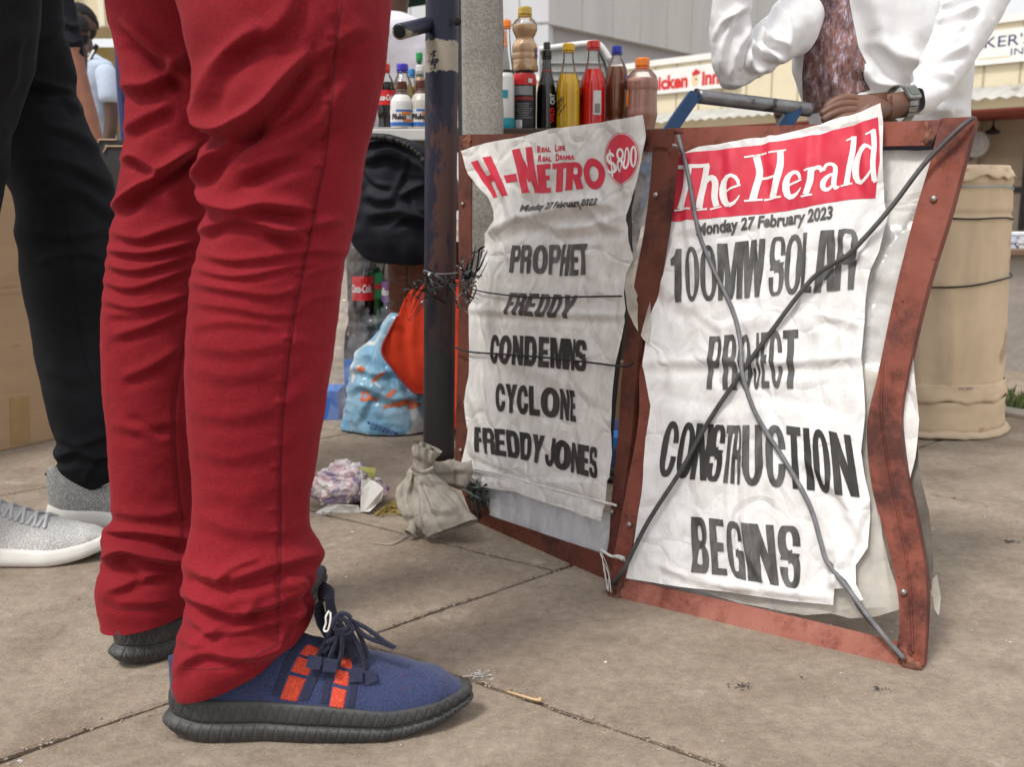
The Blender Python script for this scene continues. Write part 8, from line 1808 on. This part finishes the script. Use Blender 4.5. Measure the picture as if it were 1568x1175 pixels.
# ------------------------------------------------ left: cardboard boxes
m_card = M('cardboard', (.50, .34, .21), .85, .09, 5, .25, 90, stretch=(1, 1, 4), spots=(9, .64, (.40, .27, .16)))
m_card_e = M('cardboard_edge', (.42, .29, .18), .9, .15, 60)
m_tape = M('brown_tape', (.44, .29, .13), .35, .12, 30, .4, 60)
cb0 = G(-60, 705); cb1 = G(92, 672); cd = (cb1 - cb0).normalized(); cn_ = Vector((-cd.y, cd.x, 0)); cn_ = cn_ if cn_.y > 0 else -cn_
cbx = thing('cardboard_box', 'large tan cardboard box with a strip of tape, behind the black trousers', 'cardboard box', tuple((cb0 + cb1) / 2))
hz_ = W(20, 225, cb1.y).z
A_ = cb0 - cd * .35; B_ = cb1 + cd * .10
bm = bmesh.new(); prism(bm, [A_, B_, B_ + Vector((0, 0, hz_)), A_ + Vector((0, 0, hz_))], cn_ * .4); bm_link('box_side', bm, m_card, cbx, bevel=.004)
bm = bmesh.new(); tp = [(14, 610), (43, 606), (46, 678), (16, 682)]
cpl = Plane(cb0, cd, (0, 0, 1)); prism(bm, [cpl.at(x, y, .0006) for x, y in tp], cpl.N * .0005); bm_link('tape', bm, m_tape, cbx)
bm = bmesh.new(); prism(bm, [A_ + Vector((0, 0, hz_ * .52)) - cn_ * .0008, B_ + Vector((0, 0, hz_ * .52)) - cn_ * .0008, B_ + Vector((0, 0, hz_ * .522)) - cn_ * .0008, A_ + Vector((0, 0, hz_ * .522)) - cn_ * .0008], -cn_ * .0004); bm_link('crease', bm, m_card_e, cbx)
# dark boxes with tan edges behind
m_dcard = M('dark_card', (.022, .022, .024), .6, .3, 14)
for i, (x0, x1, y0, y1, Yd, lab) in enumerate(((147, 176, 214, 300, 3.0, 'smaller dark carton flap behind the bigger dark carton at the left'), (158, 196, 224, 292, 2.9, 'dark open carton with a tan edge between the black and the red trousers'))):
    cx = thing('dark_carton', lab, 'carton', (W(x0, 300, Yd).x, Yd, 0), 'dark cartons at the left'); a_ = W(x0, y0, Yd); b_ = W(x1 + 8, y1, Yd); c6 = .012
    ol = [Vector((a_.x - .0, Yd, b_.z)), Vector((b_.x, Yd, b_.z)), Vector((b_.x, Yd, a_.z)), Vector((a_.x + c6, Yd, a_.z)), Vector((a_.x, Yd, a_.z - c6 * 1.4))]
    bm = bmesh.new(); prism(bm, ol, (0, .12, 0)); bm_link('carton_wall', bm, m_dcard, cx)
    tube('carton_edge', [ol[4] + Vector((0, -.003, .0)), ol[3] + Vector((0, -.003, 0)), ol[3].lerp(ol[2], .02) + Vector((0, -.003, .0)), ol[2] + Vector((0, -.003, 0))], .0025, m_card_e, cx, n=30, k=5)
cs = thing('cardboard_box', 'tan box with a red packet on top, low behind the black trousers', 'cardboard box', (W(178, 300, 2.8).x, 2.8, 0))
zc_ = W(178, 302, 2.8).z; bm = bmesh.new(); box(bm, (W(182, 300, 2.8).x, 2.88, zc_ / 2), (.12, .14, zc_)); bm_link('box_side', bm, m_card, cs, bevel=.002)
ro = thing('red_packet', 'tiny red packet lying on the tan box between the trousers', 'packet', (W(182, 296, 2.82).x, 2.84, zc_)); bm = bmesh.new(); box(bm, (W(183, 296, 2.84).x, 2.86, zc_ + .008), (.05, .05, .014)); bm_link('packet', bm, m_lab_r, ro, bevel=.003)

# ------------------------------------------------ cart frame with grey rail and blue legs
cf = thing('hand_cart', 'blue angle iron cart frame with a grey pipe rail under the white sleeved elbow', 'hand cart', (.5, 1.85, 0))
m_pipe = M('pipe_grey', (.22, .22, .23), .35, .25, 30, .2, 100, metal=.5, spots=(40, .62, (.07, .06, .055))); m_bluep = M('cart_blue', (.008, .05, .14), .45, .3, 25, .3, 80, spots=(50, .66, (.03, .03, .035)))
RY = 1.80
ra_, rb_ = W(1068, 147, RY), W(1240, 168, RY + .06)
tube('rail', [ra_, ra_.lerp(rb_, .5), rb_], .0125, m_pipe, cf, n=20, k=24)
def angle_leg(name, pts, Yd, w, mat):
    n = 12; L = catmull([p[0] for p in pts], n) if len(pts) > 2 else catmull([pts[0][0], pts[1][0]], n); Q = catmull([p[1] for p in pts], n) if len(pts) > 2 else catmull([pts[0][1], pts[1][1]], n)
    bm = bmesh.new(); cols = []
    for a_, b_ in zip(L, Q):
        p, q = W(a_[0], a_[1], Yd), W(b_[0], b_[1], Yd); cols.append([bm.verts.new(v) for v in (p, q, q + Vector((0, .003, 0)), p + Vector((.003, .003, 0)), p + Vector((.003, w, 0)), p + Vector((0, w, 0)))])
    for i in range(n - 1):
        for k in range(6): bm.faces.new((cols[i][k], cols[i][(k + 1) % 6], cols[i + 1][(k + 1) % 6], cols[i + 1][k]))
    bm.faces.new(cols[0]); bm.faces.new(cols[-1][::-1]); bm_link(name, bm, mat, cf)
angle_leg('leg', [((1058, 138), (1076, 146)), ((1018, 196), (1036, 204)), ((980, 262), (998, 272))], RY - .012, .03, m_bluep)
angle_leg('leg', [((1212, 164), (1230, 168)), ((1196, 186), (1218, 188)), ((1150, 260), (1172, 262))], RY + .04, .03, m_bluep)
angle_leg('brace', [((1000, 232), (1012, 240)), ((982, 318), (984, 322))], RY - .012, .02, m_bluep)
for xx, y0_ in ((W(990, 262, RY).x, 262), (W(1160, 262, RY + .05).x, 262)):
    tube('leg', [(xx, RY + .02, W(990, 262, RY).z), (xx - .04, RY + .04, .3), (xx - .06, RY + .06, .0)], .011, m_dark, cf, n=12, k=12)
cyl_at('rail_end', ra_ + Vector((-.002, 0, 0)), (ra_ - rb_), .0132, .0125, .003, m_dark, cf, 20)

# ------------------------------------------------ barrel wrapped in cardboard
bar = thing('barrel', 'tall drum wrapped in tan cardboard tied with strings, right of the boards', 'barrel', (1.0, 2.4, 0))
byc = 2.375; bxc = W(1432, 400, byc).x
m_bcard = M('barrel_cardboard', (.66, .51, .34), .85, .12, 5, .45, 18, stretch=(1, 1, 1), spots=(9, .60, (.46, .32, .19)), bdist=.006)
pr_b = [(.174, .0), (.173, .03), (.170, .09), (.165, .25), (.158, .42), (.153, .52), (.150, .585), (.148, .60)]
def bfn(r_, z_, t_): return r_ - .0032 * np.abs(((t_ * 7 / PI + z_ * 1.2) % 1) - .5) * 2 + .003 * fbm(np.cos(t_) * 2.2 + z_ * 0, z_ * 4, np.sin(t_) * 2.2 + 0 * z_, 3) + .0012 * ridged(np.cos(t_) * 7 + 0 * z_, z_ * 11, np.sin(t_) * 7 + 0 * z_, 3) - .004 * np.exp(-((z_ - .565) / .004) ** 2) - .004 * np.exp(-((z_ - .505) / .005) ** 2)
spun('wrap', pr_b, Vector((bxc, byc, 0)), m_bcard, bar, 140, bfn, 120)
ztop = .60
def torn(name, z0_, z1_, r0_, r1_, seed, amp, mat, lift=0.0, a0=-PI, a1=.4, k=90):
    th = np.linspace(a0, a1, k); rows = 6; V = []
    for j in range(rows):
        f = j / (rows - 1); zz = z0_ + (z1_ - z0_) * f + (amp * fbm(th * 3, 0 * th, seed, 4) + .15 * amp * fbm(th * 14, 0 * th, seed + 2, 2)) * (1 - f); rr_ = r0_ + (r1_ - r0_) * f + lift * (1 - f) + .003 * fbm(th * 6, f * 4 + 0 * th, seed, 2)
        V.append(np.stack([bxc + rr_ * np.cos(th), byc + rr_ * np.sin(th), zz], 1))
    me = npmesh(name, np.concatenate(V), gridfaces(rows, k)); o = link(name, me, mat, bar); s_ = o.modifiers.new('t', 'SOLIDIFY'); s_.thickness = .0025; return o
m_bc2 = M('torn_card', (.62, .48, .33), .85, .12, 20, .3, 60)
torn('torn_flap', .582, .612, .154, .142, 2.2, .010, m_bc2, .003)
torn('torn_flap', .085, .125, .175, .171, 5.2, .010, m_bcard, .004)
torn('skirt_flap', .012, .085, .179, .174, 8.1, .002, m_bcard, .0)
th = np.linspace(0, 2 * PI, 90, endpoint=False); fl_ = []
for rr_, zz in ((.170, .020), (.186, .012), (.192, .006), (.190, .001), (.17, .001)): fl_.append(np.stack([bxc + (rr_ + (.006 * fbm(np.cos(th) * 3, np.sin(th) * 3, 1.0, 3) if rr_ > .19 else 0)) * np.cos(th), byc + (rr_ + (.006 * fbm(np.cos(th) * 3, np.sin(th) * 3, 1.0, 3) if rr_ > .19 else 0)) * np.sin(th), zz + .003 * np.abs(fbm(np.cos(th) * 5, np.sin(th) * 5, 3.0, 2)) + 0 * th], 1))
link('base_flap', npmesh('base', np.concatenate(fl_), gridfaces(5, 90, True)), m_bc2, bar)
cap_ = lathe_mesh([(.148, 0), (.145, .006), (.10, .012), (.0005, .014)], 50); cap_.transform(Matrix.Translation((bxc, byc, ztop))); link('top_card', cap_, m_bc2, bar)
def bstring(z0_, z1_, mat, r_=.0018, rb=.16):
    P = [(bxc + rb * math.cos(a), byc + rb * math.sin(a), z0_ + (z1_ - z0_) * (a + PI) / PI + .002 * math.sin(a * 5)) for a in np.linspace(-PI - .2, .2, 30)]; tube('string', P, r_, mat, bar, n=80, k=6)
bstring(.572, .560, M('blue_string', (.30, .42, .50), .7), .0016, .1535); bstring(.500, .492, m_blackcord, .0022, .1575); bstring(.325, .372, m_blackcord, .0022, .1655)
bm = bmesh.new(); bmesh.ops.create_icosphere(bm, subdivisions=2, radius=.006)
for v in bm.verts: v.co += Vector((bxc + .160, byc - .02, .487))
bm_link('knot', bm, m_string, bar, True)
# faint printing on the drum card
label_text('card_print', 'PROMO', pr_b, Vector((bxc, byc, 0)), .118, .007, FRN + .1, .034, M('print_grey', (.30, .24, .18), .8), bar, bold=.02, off=.007)
# white marks and a stick on the pavement
def splat(px, py, r_, mat, lab, seed, cat='stain', n=46):
    rnd = random.Random(seed); c = G(px, py); bm = bmesh.new()
    for k in range(n):
        a = rnd.uniform(0, 6.3); d = abs(rnd.gauss(0, r_)); rr_ = rnd.uniform(.06, .22) * r_; q = [bm.verts.new((c.x + d * math.cos(a) + rr_ * math.cos(b_) * rnd.uniform(.6, 1.2), c.y + d * math.sin(a) * .8 + rr_ * math.sin(b_) * rnd.uniform(.6, 1.2), .0006 + k * .00002)) for b_ in [i * PI / 4 for i in range(8)]]; bm.faces.new(q)
    return tag(bm_link('paint_spot', bm, mat, None), lab, cat)
m_spot_w = M('lime_spot', (.47, .45, .42), .9, .1, 60); m_spot_k = M('tar_spot', (.06, .055, .055), .8, .3, 60)
splat(735, 1036, .009, m_spot_w, 'white lime spot on the pavement at the toe of the navy trainer', 1, n=110)
splat(1136, 1052, .008, m_spot_k, 'dark tar spot on the pavement below the middle of the nearer board', 2)
splat(1343, 1056, .006, m_spot_k, 'dark tar spot on the pavement below the right foot of the nearer board', 3)
splat(1228, 1038, .005, m_spot_k, 'faint dark tar spot between the two darker spots below the nearer board', 5, n=9)
splat(1545, 830, .009, m_spot_k, 'dark tar spot on the pavement at the right edge', 4)
me = tube_mesh([G(776, 1062) + Vector((0, 0, .002)), G(800, 1070) + Vector((0, 0, .0025)), G(820, 1075) + Vector((0, 0, .002)), G(829, 1076) + Vector((0, 0, .003))], [.0012, .0014, .0014, .0032], n=24, k=7)
tag(link('match_stick', me, M('stick_wood', (.55, .38, .2), .7)), 'small pale twig lying in the joint right of the navy trainer', 'twig')
